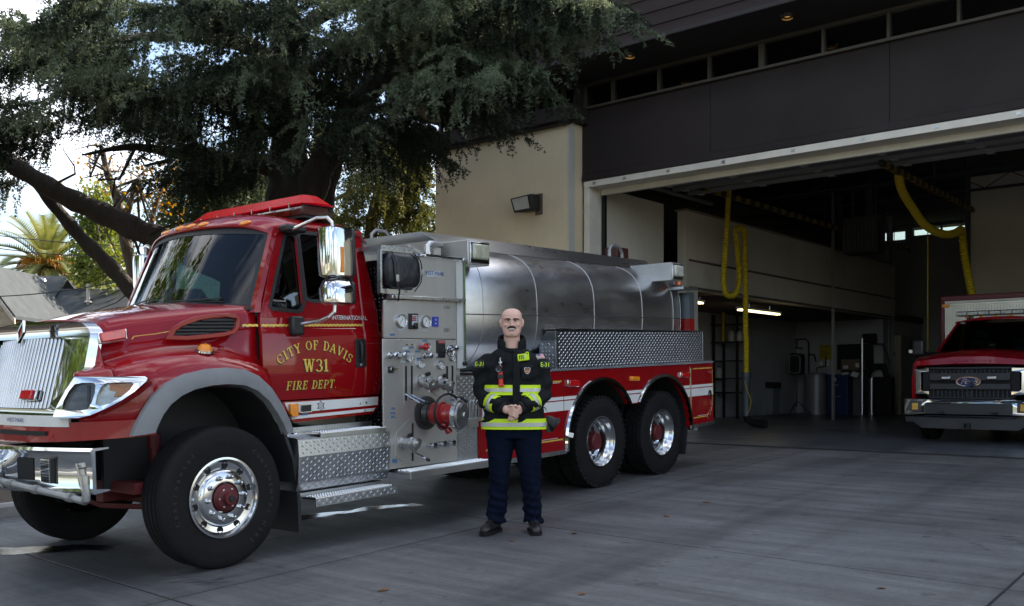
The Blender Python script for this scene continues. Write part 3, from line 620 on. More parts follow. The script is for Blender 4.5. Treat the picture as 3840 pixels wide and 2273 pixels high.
# diamond emblem
b = MB(); b.panel([(0, 1.70), (.055, 1.78), (0, 1.875), (-.055, 1.78)], [[(0, 1.725), (-.035, 1.78), (0, 1.845), (.035, 1.78)]], .046, .07, lambda a, c, t: gp(a, c, t)); em = b.build('emblem', CHROME, gs, smooth=0, bevel=.004)
b = MB(); b.panel([(0, 1.74), (.026, 1.785), (0, 1.83), (-.026, 1.785)], [], .046, .058, lambda a, c, t: gp(a, c, t)); b.build('emblem_core', mat('emblem_orange_red', (.5, .03, .01), .3), em, smooth=0)
wl_ = [gp(a, c, .04) for a, c in ((.26, 1.285), (.41, 1.285), (.41, 1.36), (.26, 1.36))]
for s in (1, -1):
    q = [Vector((v.x * s, v.y, v.z)) for v in wl_]; f_ = wlight('grille_light', q if s == 1 else [q[1], q[0], q[3], q[2]], (0, -1, .2), REDLENS, CHROME, gs, .06)
# white band below the grille with the maker's small plate, red lower fascia following the plan curve
def planx(t):   # half plan curve of the nose, t 0..1 from centre to the wheel arch
    pts = [(0, -1.10), (.35, -1.09), (.62, -1.05), (.80, -.99), (.95, -.87), (1.07, -.71), (1.14, -.58)]
    f_ = t * (len(pts) - 1); i = min(int(f_), len(pts) - 2); g = f_ - i; return Vector((pts[i][0] * (1 - g) + pts[i + 1][0] * g, pts[i][1] * (1 - g) + pts[i + 1][1] * g))
def band(b, t0, t1, z0, z1, out=0, zt0=None, zt1=None, n=20, thick=.02):
    for s in (1, -1):
        r0 = []
        for i in range(n + 1):
            t = t0 + (t1 - t0) * i / n; q = planx(t); d = (planx(min(1, t + .02)) - planx(max(0, t - .02))).normalized(); nn = Vector((d.y, -d.x)); a = q + nn * out; c = q + nn * (out - thick)
            za = z0 if zt0 is None else z0 + (zt0 - z0) * i / n; zb_ = z1 if zt1 is None else z1 + (zt1 - z1) * i / n
            r0.append([(s * a.x, a.y, za), (s * a.x, a.y, zb_), (s * c.x, c.y, zb_), (s * c.x, c.y, za)])
        b.loft(r0)
b = MB(); band(b, 0, .47, 1.108, 1.185, .015); b.build('white_band', WHITE, tr, smooth=40)
V_, F_ = txt('WEST-MARK', .045, space=.95); b = MB(); b.add([(.20 + x, planx((.2 + x) / 1.9).y - .024, 1.135 + y) for x, y, _ in V_], F_); b.build('maker_lettering', mat('blue_print', (.02, .05, .22), .4), tr, smooth=0)
b = MB(); band(b, 0, 1, .985, 1.13, .010, 1.035, 1.15); b.build('front_fascia', RED, tr, smooth=40)
b = MB(); band(b, 0, .30, 1.045, 1.075, .0225, thick=.012); b.build('fascia_slot', DARK, tr, smooth=40)
# headlamps: chrome bezel over the corner of the fender, two lamps
HN = Vector((.66, -.72, .20)).normalized(); HP = Vector((.93, -.90, 1.32))
hp = lambda x, y, o=0: tP('A', x, y, HP, HN) + HN * (o - .004 + .030 * (1 - ((x - 565) / 265) ** 2))
hb = [(305, 617), (318, 575), (350, 520), (395, 450), (430, 398), (560, 398), (700, 396), (815, 393), (829, 402), (822, 420), (760, 480), (690, 530), (600, 578), (520, 612), (450, 627), (370, 627)]
l1 = [(357, 575), (368, 530), (400, 475), (432, 440), (480, 432), (540, 434), (549, 445), (545, 490), (528, 540), (505, 578), (470, 584), (400, 584)]
l2 = [(548, 552), (556, 505), (580, 455), (605, 436), (660, 430), (745, 427), (757, 436), (735, 470), (690, 508), (630, 545), (575, 560)]
def corner(name, outer, holes, o0, o1, m, parent, mirror=1, **k):
    b = MB(); b.panel(outer, holes, o0, o1, lambda x, y, t: (lambda q: (q.x * mirror, q.y, q.z))(hp(x, y, t))); return b.build(name, m, parent, **k)
LAMPG = glassmat('lamp_glass', (.85, .87, .88), .0, .0, 1.22)
for s in (1, -1):
    bz = corner('headlamp', hb, [l1, l2], -.10, .035, CHROME, tr, s, smooth=40, bevel=.010, segs=3)
    corner('lamp_bowl', l1, [], -.014, -.006, mat('lamp_bowl_road_reflection', (.05, .055, .06), .12, .7, .3, 12), bz, s, smooth=0)  # dark road reflection is painted into the first bowl's colour
    corner('lamp_bowl', l2, [], -.014, -.006, mat('clear_reflector', (.55, .53, .48), .2, .8, .15, 40), bz, s, smooth=0)
    corner('amber_reflector', [(618, 433), (748, 430), (748, 440), (722, 478), (690, 500), (640, 505), (655, 475), (618, 470)], [], -.005, .004, AMBER, bz, s, smooth=0)
    corner('lamp_lens', l1, [], .012, .016, LAMPG, bz, s, smooth=0); corner('lamp_lens', l2, [], .012, .016, LAMPG, bz, s, smooth=0)
    corner('lamp_divider', [(496, 440), (506, 440), (502, 575), (492, 575)], [], -.005, .01, BLACK, bz, s, smooth=0)
# ---------------------------------------------------------------- bumper, pipework
b = MB(); pr = []
for x in (-1.10, -.9, -.6, -.3, 0, .3, .6, .9, 1.10):
    y = -1.27 + .24 * (abs(x) / 1.1) ** 1.6
    pr.append([(x, y + .12, .68), (x, y + .01, .665), (x, y - .012, .685), (x, y, .71), (x, y, .93), (x, y - .012, .955), (x, y + .01, .975), (x, y + .12, .975), (x, y + .12, .965), (x, y + .025, .955), (x, y + .025, .70), (x, y + .12, .69)])
b.loft(pr); bu = b.build('front_bumper', CHROME, tr, smooth=40)
def bmp(x): return -1.27 + .24 * (abs(x) / 1.1) ** 1.6
b = MB(); b.loft([[(x, bmp(x) - .003, .75), (x, bmp(x) - .003, .90), (x, bmp(x) - .006, .90), (x, bmp(x) - .006, .75)] for x in (.44, .5, .56, .60)]); b.build('bumper_opening', DARK, bu, smooth=0)
b = MB(); b.box(.66, .79, bmp(.72) - .012, bmp(.72) + .02, .735, .905); ls = b.build('speaker_grille', BLACK, bu, bevel=.004)
for i in range(9):
    for ax in (0, 1):
        b = MB()
        if ax: b.box(.665 + i * .0139, .669 + i * .0139, bmp(.72) - .018, bmp(.72) - .012, .74, .90)
        else: b.box(.663, .787, bmp(.72) - .0175, bmp(.72) - .0125, .743 + i * .0185, .747 + i * .0185)
        b.build('grille_wire', CHROME, ls, smooth=0)
b = MB(); b.lathe([(.0, .30), (.09, .30), (.105, .28), (.11, .05), (.13, .04), (.13, .0)], (.16, -1.22, .84), (0, -1, 0), 28); cap_ = b.build('suction_inlet', CHROME, tr, smooth=40)
for i in range(14):
    a = i * 2 * math.pi / 14; b = MB(); b.box(-.004, .004, -.24, -.06, .106, .116, Matrix.Translation((.16, -1.22, .84)) @ Matrix.Rotation(a, 4, 'Y')); b.build('inlet_rib', ALU, cap_, smooth=0)
pipe = [tY('A', 0, 968, -1.30), tY('A', 60, 985, -1.30), tY('A', 200, 1018, -1.27), tY('A', 390, 1062, -1.2), tY('A', 470, 1085, -1.17)]
pipe = [Vector((-1.05, -1.2, .73)), Vector((-.6, -1.3, .74))] + pipe
b = MB(); b.tube(pipe, .024, 10); e_ = pipe[-1]; b.tube([e_, e_ + Vector((.02, .0, .012)), e_ + Vector((.025, 0, .05)), e_ + Vector((.012, 0, .12))], .027, 10)
for q in (pipe[3], pipe[4], pipe[5]): b.cyl(q - Vector((.03, 0, 0)), q + Vector((.03, 0, 0)), .031, n=10)
pp_ = b.build('spray_bar', mat('galvanised_pipe', (.33, .33, .33), .45, .7, .2, 12), tr)
b = MB(); v0 = e_ + Vector((.012, 0, .10)); b.lathe([(.03, 0), (.034, .02), (.034, .06), (.022, .07), (.022, .11), (.03, .12), (.03, .15)], v0, (-.25, 0, 1), 12, True); b.tube([v0 + Vector((-.01, -.03, .13)), v0 + Vector((-.005, -.05, .15)), v0 + Vector((.06, -.05, -.02))], .006, 6); b.build('drain_valve', mat('valve_brass_grey', (.38, .36, .31), .4, .7), pp_)
# ---------------------------------------------------------------- chassis
b = MB()
for s in (1, -1): b.box(s * .38, s * .46, -.95, 7.6, .68, .93)
for y in (-.8, .8, 2.0, 3.2, 4.4, 5.7, 7.2): b.box(-.40, .40, y - .05, y + .05, .72, .88)
b.build('chassis_frame', UNDER, tr)
b = MB(); b.cyl((-.95, 0, .50), (.95, 0, .50), .06); b.box(-.55, .55, -.06, .06, .40, .50)
for s in (1, -1): b.box(s * .42, s * .52, -.65, .65, .52, .60); b.cyl((s * .62, -.25, .45), (s * .60, -.28, .95), .045, n=10); b.cyl((s * .60, -.28, .90), (s * .60, -.28, 1.0), .055, n=10)
b.tube([(-.7, -.3, .45), (0, -.38, .42), (.7, -.3, .45)], .022, 6); b.box(.2, .9, -.62, -.5, .60, .68); b.build('front_axle', FRAMER, tr)
b = MB(); b.box(-.3, .3, -.6, .3, .75, 1.3); b.box(-.45, .45, -.74, -.66, .95, 1.6); b.build('engine_block', UNDER, tr)
b = MB()
for y in (4.98, 6.36): b.cyl((-.95, y, .535), (.95, y, .535), .08); b.sph((0, y, .535), (.2, .22, .22))
b.cyl((0, 1.3, .7), (0, 6.3, .6), .05, n=8); b.build('rear_axles', UNDER, tr)
b = MB(); b.cyl((-.62, 1.0, .62), (-.62, 2.4, .62), .25, n=20); b.box(-.9, .2, 2.4, 3.4, .6, .95); b.build('fuel_tank', UNDER, tr)
# ---------------------------------------------------------------- wheels
def tyre_profile(w, r, ri, grooves):
    P = [(ri, -w * .42), (ri + .03, -w * .47), (r - .13, -w * .50), (r - .06, -w * .49), (r - .02, -w * .455), (r - .006, -w * .40)]
    g = []; n = len(grooves)
    for x in grooves: g += [(r, w * x - .007), (r - .011, w * x - .005), (r - .011, w * x + .005), (r, w * x + .007)]
    return P + g + [(r - .006, w * .40), (r - .02, w * .455), (r - .06, w * .49), (r - .13, w * .50), (r - .115, w * .502), (ri + .045, w * .475), (ri + .03, w * .47), (ri, w * .42)]
def tyre(parent, X, s, w=.28, r=.53, ri=.287, lug=False, name='tyre'):
    b = MB(); b.lathe(tyre_profile(w, r - (.012 if lug else 0), ri, [-.26, -.09, .09, .26] if not lug else [-.2, 0, .2]), (X, 0, 0), (s, 0, 0), 72)
    o = b.build(name, RUBBER, parent, smooth=35)
    if lug:
        b = MB()
        for k in range(48):
            a = k * 2 * math.pi / 48
            for j, (h0, h1, da) in enumerate([(-.46, -.24, 0), (-.18, -.02, .5), (.02, .18, .0), (.24, .46, .5)]):
                M = Matrix.Translation((X, 0, 0)) @ Matrix.Rotation(a + da * 2 * math.pi / 48, 4, 'X'); b.box(w * h0 * s, w * h1 * s, -.024, .024, r - .03, r + .001, M)
        t = b.build('tread_blocks', RUBBER, o, smooth=0); t['kind'] = 'stuff'
    return o
def arc_text(s, r, a0, da, X, size, m, parent, sgn):
    b = MB()
    for i, ch in enumerate(s):
        if ch == ' ': continue
        V, F = txt(ch, size); a = a0 + da * i * sgn
        c, d = math.cos(a), math.sin(a)
        b.add([(X, -sgn * 0 + (r + y) * c * 1 + x * d * sgn, (r + y) * d - x * c * sgn) for x, y, _ in V], F)
    o = b.build('sidewall_lettering', m, parent, smooth=0); o['kind'] = 'stuff'; return o
TYTXT = mat('sidewall_letter_rubber', (.032, .030, .030), .6, 0, .1, 9)
FR = thing('front_wheel', 'x', 'x'); del FR['label'], FR['category']; FR.parent = tr; FR.location = (0, -.055, .528)
def frontwheel(root, s):
    X = 1.03
    ty = tyre(root, X * s, s)
    arc_text('Continental', .405, R(200), R(-7.2), s * (X + .1425), .052, TYTXT, ty, s); arc_text('CONTINENTAL', .40, R(50), R(-7.2), s * (X + .1425), .045, TYTXT, ty, s); arc_text('HSR2', .40, R(-35), R(-7.5), s * (X + .1425), .05, TYTXT, ty, s)
    b = MB(); o = X + .12
    b.lathe([(.287, -.02), (.302, .004), (.300, .018), (.285, .02), (.272, .004), (.262, -.012), (.222, -.018), (.205, .012), (.192, .022), (.118, .024), (.112, .012), (.112, -.03), (.0, -.03)], (s * o, 0, 0), (s, 0, 0), 48); rim = b.build('rim', ALU2, root, smooth=40)
    for k in range(10):
        a = k * math.pi / 5 + .2
        y, z_ = .242 * math.cos(a), .242 * math.sin(a)
        b = MB(); b.lathe([(.0, .0), (.021, .0), (.021, .003), (.025, .004), (.026, .0)], (s * (o - .0135), y, z_), (s, 0, 0), 14); b.build('hand_hole', DARK, rim)
        a = k * math.pi / 5 + .05; y, z_ = .158 * math.cos(a), .158 * math.sin(a)
        b = MB(); b.lathe([(.021, 0), (.021, .006), (.016, .008), (.016, .03), (.011, .042), (.0, .045)], (s * (o + .023), y, z_), (s, 0, 0), 8); b.build('lug_nut', CHROME, rim)
    b = MB(); b.lathe([(.105, -.03), (.105, .03), (.092, .04), (.085, .055), (.05, .062), (.046, .10), (.0, .105)], (s * o, 0, 0), (s, 0, 0), 28); hub = b.build('hub', mat('hub_red', (.10, .010, .012), .55, 0, .2, 10), root)
    b = MB(); b.lathe([(.026, .0), (.024, .008), (.0, .01)], (s * (o + .105), 0, 0), (s, 0, 0), 16); b.build('hub_plug', BLACK, hub)
    for k in range(6):
        a = k * math.pi / 3; b = MB(); b.lathe([(.009, 0), (.009, .008), (.0, .009)], (s * (o + .05), .07 * math.cos(a), .07 * math.sin(a)), (s, 0, 0), 6); b.build('hub_bolt', ALU, hub)
ALU2 = mat('polished_wheel_alloy', (.62, .625, .63), .15, 1, .05, 5, rv=.3)
frontwheel(FR, 1)
FL = bpy.data.objects.new('front_wheel', None); COL.objects.link(FL); FL.parent = tr; FL.location = (0, -.055, .528); frontwheel(FL, -1)
def rearwheel(root, s):
    ty = tyre(root, s * 1.055, s, .27, .528, lug=True); tyre(root, s * .725, s, .27, .528, lug=True)
    arc_text('CONTINENTAL', .41, R(120), R(-7), s * (1.055 + .1375), .04, TYTXT, ty, s)
    o = 1.055 + .115
    b = MB(); b.lathe([(.287, -.02), (.300, .006), (.296, .018), (.280, .016), (.268, -.004), (.262, -.035), (.245, -.06), (.232, -.075), (.222, -.15), (.20, -.165), (.19, -.175), (.10, -.178), (.10, -.19), (0, -.19)], (s * o, 0, 0), (s, 0, 0), 48); rim = b.build('rim', ALU2, root, smooth=40)
    for k in range(10):
        a = k * math.pi / 5 + .3; b = MB(); b.lathe([(.0, .0), (.023, .0), (.023, .003), (.027, .004), (.028, -.002)], (s * (o - .1745), .168 * math.cos(a), .168 * math.sin(a)), (s, 0, 0), 12); b.build('hand_hole', DARK, rim)
    b = MB(); b.lathe([(.118, -.175), (.118, -.13), (.105, -.12), (.10, -.05), (.085, -.04), (.0, -.035)], (s * o, 0, 0), (s, 0, 0), 28)
    for k in range(10):
        a = k * math.pi / 5; b.lathe([(.014, -.125), (.014, -.10), (.0, -.098)], (s * o, .112 * math.cos(a), .112 * math.sin(a)), (s, 0, 0), 6)
    b.build('hub', mat('hub_red', (0, 0, 0)), root)
for y in (5.0, 6.40):
    for s in (1, -1):
        rw = bpy.data.objects.new('rear_wheel', None); COL.objects.link(rw); rw.parent = tr; rw.location = (0, y, .530)
        if s == 1 and y < 5.5: rearwheel(rw, 1); RW0 = rw
        elif s == 1:
            for ch in [q for q in list(COL.objects) if q.parent == RW0]: dup(ch, rw)
            rw.rotation_euler = (R(25), 0, 0)
        else:
            for ch in [q for q in list(COL.objects) if q.parent == RW0]: dup(ch, rw)
            rw.rotation_euler = (0, 0, math.pi)
# ---------------------------------------------------------------- cab
CABX = lambda z: 1.00 + .03 * max(0, min(1, (z - 1.2) / .2)) if z < 1.75 else (1.03 - .02 * min(1, (z - 1.75) / .05) if z < 1.88 else 1.01 - .115 * (z - 1.88) / .78)
def cabfn(off=0): return lambda a, b, t: (CABX(b) + off + t, a, b)
vw = rpoly([(.525, 1.955), (.835, 1.935), (.880, 2.02), (.885, 2.555), (.80, 2.585), (.765, 2.56)], [.04, .06, .05, .03, .02, .05], 4)
dw = rrect(.905, 1.432, 2.03, 2.60, .045)
def cabside(s):
    fn = lambda off=0: (lambda a, b, t: ((CABX(b) + off + t) * s, a, b))
    b = MB(); zz = [1.215, 1.30, 1.42, 1.74, 1.775, 1.81, 1.88]
    b.loft([[(s * CABX(z), .422, z), (s * CABX(z), 1.495, z), (s * (CABX(z) - .04), 1.495, z), (s * (CABX(z) - .04), .422, z)] for z in zz], close=True)
    up = [(.422, 1.8805), (1.495, 1.8805), (1.505, 2.685), (.80, 2.665), (.70, 2.62)]
    b.panel(up, [vw, dw], -.04, 0, fn()); door = b.build('door', RED, tr, smooth=35, bevel=.006)
    b = MB(); b.loft([[(s * CABX(z), 1.503 + max(0, z - 1.9) * .012, z), (s * CABX(z), 1.66 + (.05 if z < 1.93 else .05 - .14 * (z - 1.93)), z), (s * (CABX(z) - .05), 1.72 + (0 if z < 1.93 else -.14 * (z - 1.93)), z), (s * .5, 1.72 + (0 if z < 1.93 else -.14 * (z - 1.93)), z), (s * .5, 1.503, z)] for z in [1.21, 1.4, 1.74, 1.775, 1.81, 1.93, 2.3, 2.58, 2.66]]); b.build('cab_rear_corner', RED, tr, smooth=35, bevel=.02)
    for w_, nm in ((vw, 'vent_window'), (dw, 'door_window')):
        b = MB(); b.panel(offs(w_, .018), [offs(w_, -.012)], -.02, .004, fn()); f = b.build(nm, GASK, door, smooth=0)
        b = MB(); b.panel(offs(w_, .005), [], -.022, -.016, fn()); b.build('pane', CABG, f, smooth=0)
    b = MB(); b.panel([(.85, 2.0), (.90, 2.02), (.905, 2.58), (.86, 2.58)], [], -.008, .002, fn()); b.build('window_divider', RED, door, smooth=0)
    # handle
    b = MB(); b.panel(rrect(1.388, 1.515, 1.463, 1.712, .025), [rrect(1.405, 1.498, 1.50, 1.695, .02)], 0, .008, fn()); h = b.build('handle', BLACK, door, smooth=30, bevel=.003)
    b = MB(); b.panel(rrect(1.40, 1.503, 1.49, 1.70, .02), [], -.012, .001, fn()); b.build('handle_recess', DARK, h, smooth=0)
    b = MB(); b.tube([fn()(1.452, 1.52, .004), fn()(1.452, 1.55, .02), fn()(1.452, 1.66, .02), fn()(1.452, 1.685, .004)], .013, 8); b.build('handle_pull', BLACK, h)
    b = MB(); b.lathe([(.014, 0), (.013, .006), (.0, .007)], fn()(1.452, 1.485, .006), (s, 0, 0), 12); b.build('handle_lock', ALU, h)
    # rocker with white stripes
    b = MB(); b.panel(rpoly([(.61, 1.205), (1.68, 1.205), (1.68, 1.13), (1.60, 1.05), (.72, 1.03), (.66, 1.10)], .02), [], -.05, .0, lambda a, c, t: ((1.012 + t) * s, a, c)); rk = b.build('rocker_panel', RED, tr, smooth=30, bevel=.005)
    b = MB(); b.panel([(.635, 1.195), (1.665, 1.197), (1.655, 1.125), (.675, 1.108)], [], 0, .003, lambda a, c, t: ((1.0125 + t) * s, a, c)); b.build('white_stripe', WHITE, rk, smooth=0)
    b = MB(); b.panel([(.69, 1.082), (1.63, 1.10), (1.60, 1.073), (.705, 1.057)], [], 0, .003, lambda a, c, t: ((1.0125 + t) * s, a, c)); b.build('white_stripe', WHITE, rk, smooth=0)
    if s == 1:
        def flat(k, pts, X, t0, t1, nm, m, par, **kw):
            b = MB(); P = [tX(k, x, y, X) for x, y in pts]; b.panel([(q.y, q.z) for q in P], [], t0, t1, lambda a, c, t: (X + t, a, c)); return b.build(nm, m, par, smooth=30, **kw)
        o = flat('C', [(958, 437), (1008, 434), (1008, 505), (1000, 516), (968, 516), (956, 500)], 1.016, 0, .035, 'side_marker', AMBER, rk, bevel=.008)
        o = flat('C', [(1032, 440), (1105, 435), (1102, 487), (1030, 493)], 1.016, 0, .006, 'inlet_plate', ALU, rk); flat('C', [(1042, 446), (1096, 442), (1094, 481), (1040, 486)], 1.022, 0, .012, 'power_inlet', BLACK, o)
        flat('C', [(1040, 497), (1080, 494), (1080, 505), (1040, 509)], 1.016, 0, .003, 'inlet_label', mat('blue_label', (.05, .16, .32), .4), rk)
        st6 = []
        c0 = tX('C', 1160, 449, 1.017)
        for k in range(12): a = math.pi / 2 + k * math.pi / 6; r_ = .048 if k % 2 == 0 else .026; st6.append((c0.y + r_ * math.cos(a), c0.z + r_ * math.sin(a)))
        b = MB(); b.panel(st6, [offs(st6, -.0045)], 0, .0012, lambda a, c, t: (1.0157 + t, a, c)); sv = b.build('star_badge', BLACK, rk, smooth=0)
        letter('badge_number', '224', .045, lambda x, y: (1.0172, c0.y + x, c0.z - .014 + y), BLACK, sv)
        for (x, y) in ((1440, 428), (1432, 478), (1400, 435)): q = tX('C', x, y, 1.016); b = MB(); b.lathe([(.010, 0), (.009, .004), (.0, .006)], q, (1, 0, 0), 10); b.build('screw', ALU, rk)
    return door
CABG = glassmat('cab_glass', (.30, .36, .34), .0, .05)
d1 = cabside(1); d2 = cabside(-1)
# windshield
def ws(a, t, o=0):
    k = 1 - a * a; X = (.955 - .075 * t) * a; Y = (.40 - .30 * k) + t * (.26 + .10 * k); Z = 1.945 + .055 * k + t * (.655 - .005 * k)
    return Vector((X, Y - o, Z + o * .4))
A_ = np.linspace(-1, 1, 25)
b = MB(); b.grid([[ws(a, t) for a in A_] for t in np.linspace(0, 1, 9)]); wsd = b.build('windshield', glassmat('windshield_glass', (.24, .36, .36), .0, .0, 1.42), tr, smooth=60)
b = MB()
for t0, t1 in ((-.01, .045), (.93, 1.01)): b.grid([[ws(a, t, .004) for a in A_] for t in (t0, t1)])
for a0, a1 in ((-1.0, -.945), (.945, 1.0)): b.grid([[ws(a, t, .004) for a in (a0, a1)] for t in np.linspace(0, 1, 9)])
b.build('windshield_frit', GASK, wsd, smooth=60)
for s in (1, -1):   # A pillars
    b = MB(); rr_ = []
    for t in np.linspace(-.05, 1.03, 8):
        p = ws(s * .985, t, .012); z = p.z; q = Vector((s * (CABX(z) + .001), .43 + max(0, (z - 1.96)) * .41, z)); m_ = (p + q) / 2 + Vector((s * .018, -.018, 0)); rr_.append([p, m_, q, q + Vector((-s * .05, .01, 0)), p + Vector((-s * .01, .05, 0))])
    b.loft(rr_); b.build('windshield_pillar', RED, tr, smooth=50)
# cowl below the glass
b = MB(); b.grid([[ws(a, -.04, .0) for a in A_], [Vector((.97 * a, .41 - .30 * (1 - a * a) - .02, 1.955 + .075 * (1 - a * a))) for a in A_]]); b.build('cowl', BLACK, tr, smooth=40, solid=.02)
for s in (.15, -.6):
    b = MB(); b.tube([ws(s, .0, .03), ws(s + .2, .04, .03), ws(s + .6, .10, .02)], .007, 5); b.tube([ws(s + .25, .02, .018), ws(s + .62, .06, .016)], .006, 4); b.build('wiper', BLACK, tr)
# roof
b = MB(); rows = []
for t in np.linspace(0, 1, 21):
    r_ = []
    for a in np.linspace(-1, 1, 29):
        k = 1 - a * a; y0 = .655 - .21 * k; y1 = 1.66; tt = t ** 1.3; y = y0 + (y1 - y0) * tt
        z = 2.775 - .115 * abs(a) ** 5 - .02 * a * a - .12 * max(0, 1 - tt / .22) ** 2 * (1 - .15 * a * a) - .08 * max(0, (tt - .86) / .14) ** 2
        r_.append((.915 * a, y, z))
    rows.append(r_)
b.grid(rows); rf = b.build('roof', RED, tr, smooth=60, solid=.02)
boxp('roof_drip', RED, tr, .875, .905, .85, 1.62, 2.62, 2.67, bevel=.01); boxp('roof_drip', RED, tr, -.905, -.875, .85, 1.62, 2.62, 2.67, bevel=.01)
b = MB(); b.box(-.9, .9, 1.62, 1.66, 1.25, 1.98); b.box(-.9, -.5, 1.60, 1.64, 1.98, 2.66); b.box(.5, .9, 1.60, 1.64, 1.98, 2.66); b.box(-.5, .5, 1.58, 1.62, 2.55, 2.70); b.build('cab_back', mat('cab_liner', (.10, .10, .095), .8), tr)
boxp('rear_window', CABG, tr, -.5, .5, 1.62, 1.625, 1.98, 2.55)
for s in (1, -1):
    b = MB(); b.loft([[(s * .875, y, z) for y, z in ((.66, 2.60), (1.6, 2.66))], [(s * .86, y, z) for y, z in ((.66, 2.58), (1.6, 2.62))]], cap=False, close=False); b.build('roof_liner', RED, tr)
# clearance lamps on the brow
for (x, y) in ((-.45, 0), (-.17, 0), (.0, 0), (.17, 0), (.62, 0)):
    a = x / .915; k = 1 - a * a; yy = .655 - .21 * k + .045; z = 2.775 - .115 * abs(a) ** 5 - .02 * a * a - .12 * max(0, 1 - (.045 / 1.1) / .22) ** 2 + .0
    b = MB(); b.sph((x, yy, z + .005), (.062, .05, .022), 14, 8, Matrix.Rotation(R(22), 3, 'X')); b.build('clearance_lamp', AMBER, rf)
# cab interior
INT = mat('cab_trim_grey', (.085, .085, .085), .7, 0, .1, 5); SEAT = mat('seat_cloth', (.05, .05, .055), .9, 0, .2, 30)
b = MB(); b.box(-.93, .93, .42, 1.6, 1.15, 1.2); b.build('cab_floor', UNDER, tr)
b = MB(); b.loft([[(x, .30, 1.85), (x, .62, 1.90), (x, .72, 1.80), (x, .66, 1.45), (x, .35, 1.40)] for x in (-.9, .9)]); b.build('dashboard', INT, tr, bevel=.03)
for s in (.48, -.48):
    b = MB(); b.box(s - .25, s + .25, .95, 1.45, 1.45, 1.58); b.build('seat', SEAT, tr, bevel=.04)
    b = MB(); b.box(s - .24, s + .24, -.06, .06, 0, .62, Matrix.Translation((0, 1.42, 1.56)) @ Matrix.Rotation(R(-10), 4, 'X')); b.box(s - .13, s + .13, -.05, .05, .64, .84, Matrix.Translation((0, 1.42, 1.56)) @ Matrix.Rotation(R(-10), 4, 'X')); b.build('seat_back', SEAT, tr, bevel=.04)
b = MB(); c = Vector((.48, .80, 1.90)); ax = Vector((0, .55, .84)).normalized(); xx = Vector((1, 0, 0)); yy = ax.cross(xx)
b.tube([c + xx * .22 * math.cos(a) + yy * .22 * math.sin(a) for a in np.linspace(0, 2 * math.pi, 28, endpoint=False)], .016, 8, closed=True)
for a in (.3, 2.8, 4.71): b.cyl(c - ax * .02, c + xx * .21 * math.cos(a) + yy * .21 * math.sin(a), .012, n=6)
b.cyl(c - ax * .35, c, .03, n=10); b.lathe([(.07, 0), (.06, .03), (0, .035)], c - ax * .02, ax, 16); b.build('steering_wheel', mat('wheel_grey', (.13, .13, .13), .6), tr)
# roof light bar
b = MB(); b.loft([[(x, 1.05, z0), (x, 1.38, z0), (x, 1.40, z0 + .05), (x, 1.37, z0 + .095), (x, 1.06, z0 + .095), (x, 1.03, z0 + .05)] for x, z0 in ((-.80, 2.775), (.80, 2.775))]); lb = b.build('light_bar', glassmat('light_bar_clear_base', (.62, .40, .37), .05, .04), tr, smooth=20, bevel=.006)
b = MB(); y0, y1 = 1.035, 1.395; b.loft([[(-.82, y0 + .06, 2.872), (-.80, y0, 2.872), (.80, y0, 2.872), (.86, y0 + .10, 2.872), (.86, y1 - .10, 2.872), (.80, y1, 2.872), (-.80, y1, 2.872), (-.86, y1 - .1, 2.872)],
    [(-.70, y0 + .11, 2.962), (-.69, y0 + .085, 2.962), (.69, y0 + .085, 2.962), (.72, y0 + .13, 2.962), (.72, y1 - .13, 2.962), (.69, y1 - .085, 2.962), (-.69, y1 - .085, 2.962), (-.72, y1 - .13, 2.962)]])
b.build('light_bar_cap', leafmat('red_translucent_cap', (.62, .012, .010), (.75, .02, .015), .45, .25, 2), lb, smooth=15, bevel=.006)
for i in range(8):
    x = -.68 + i * .195; b = MB(); b.box(x - .085, x + .085, 1.075, 1.355, 2.782, 2.862); b.build('lamp_module', mat('light_bar_red_module', (.38, .012, .012), .25, 0, .5, 12, coat=.5) if i % 4 != 3 else mat('light_bar_grey_module', (.26, .22, .20), .3, .4), lb, bevel=.01)
for i in range(6):
    x = -.66 + i * .26; b = MB(); b.box(x - .006, x + .006, 1.026, 1.036, 2.845, 2.885); b.build('clip', ALU, lb)
b = MB(); b.box(-.78, .78, 1.07, 1.36, 2.755, 2.776); b.build('light_bar_tray', BLACK, lb)
for s in (-.55, .55): boxp('light_bar_foot', BLACK, tr, s - .05, s + .05, 1.1, 1.33, 2.70, 2.757)
b = MB(); b.cyl((.42, 1.45, 2.72), (.42, 1.45, 2.84), .06, n=14); b.build('roof_antenna_base', BLACK, tr)
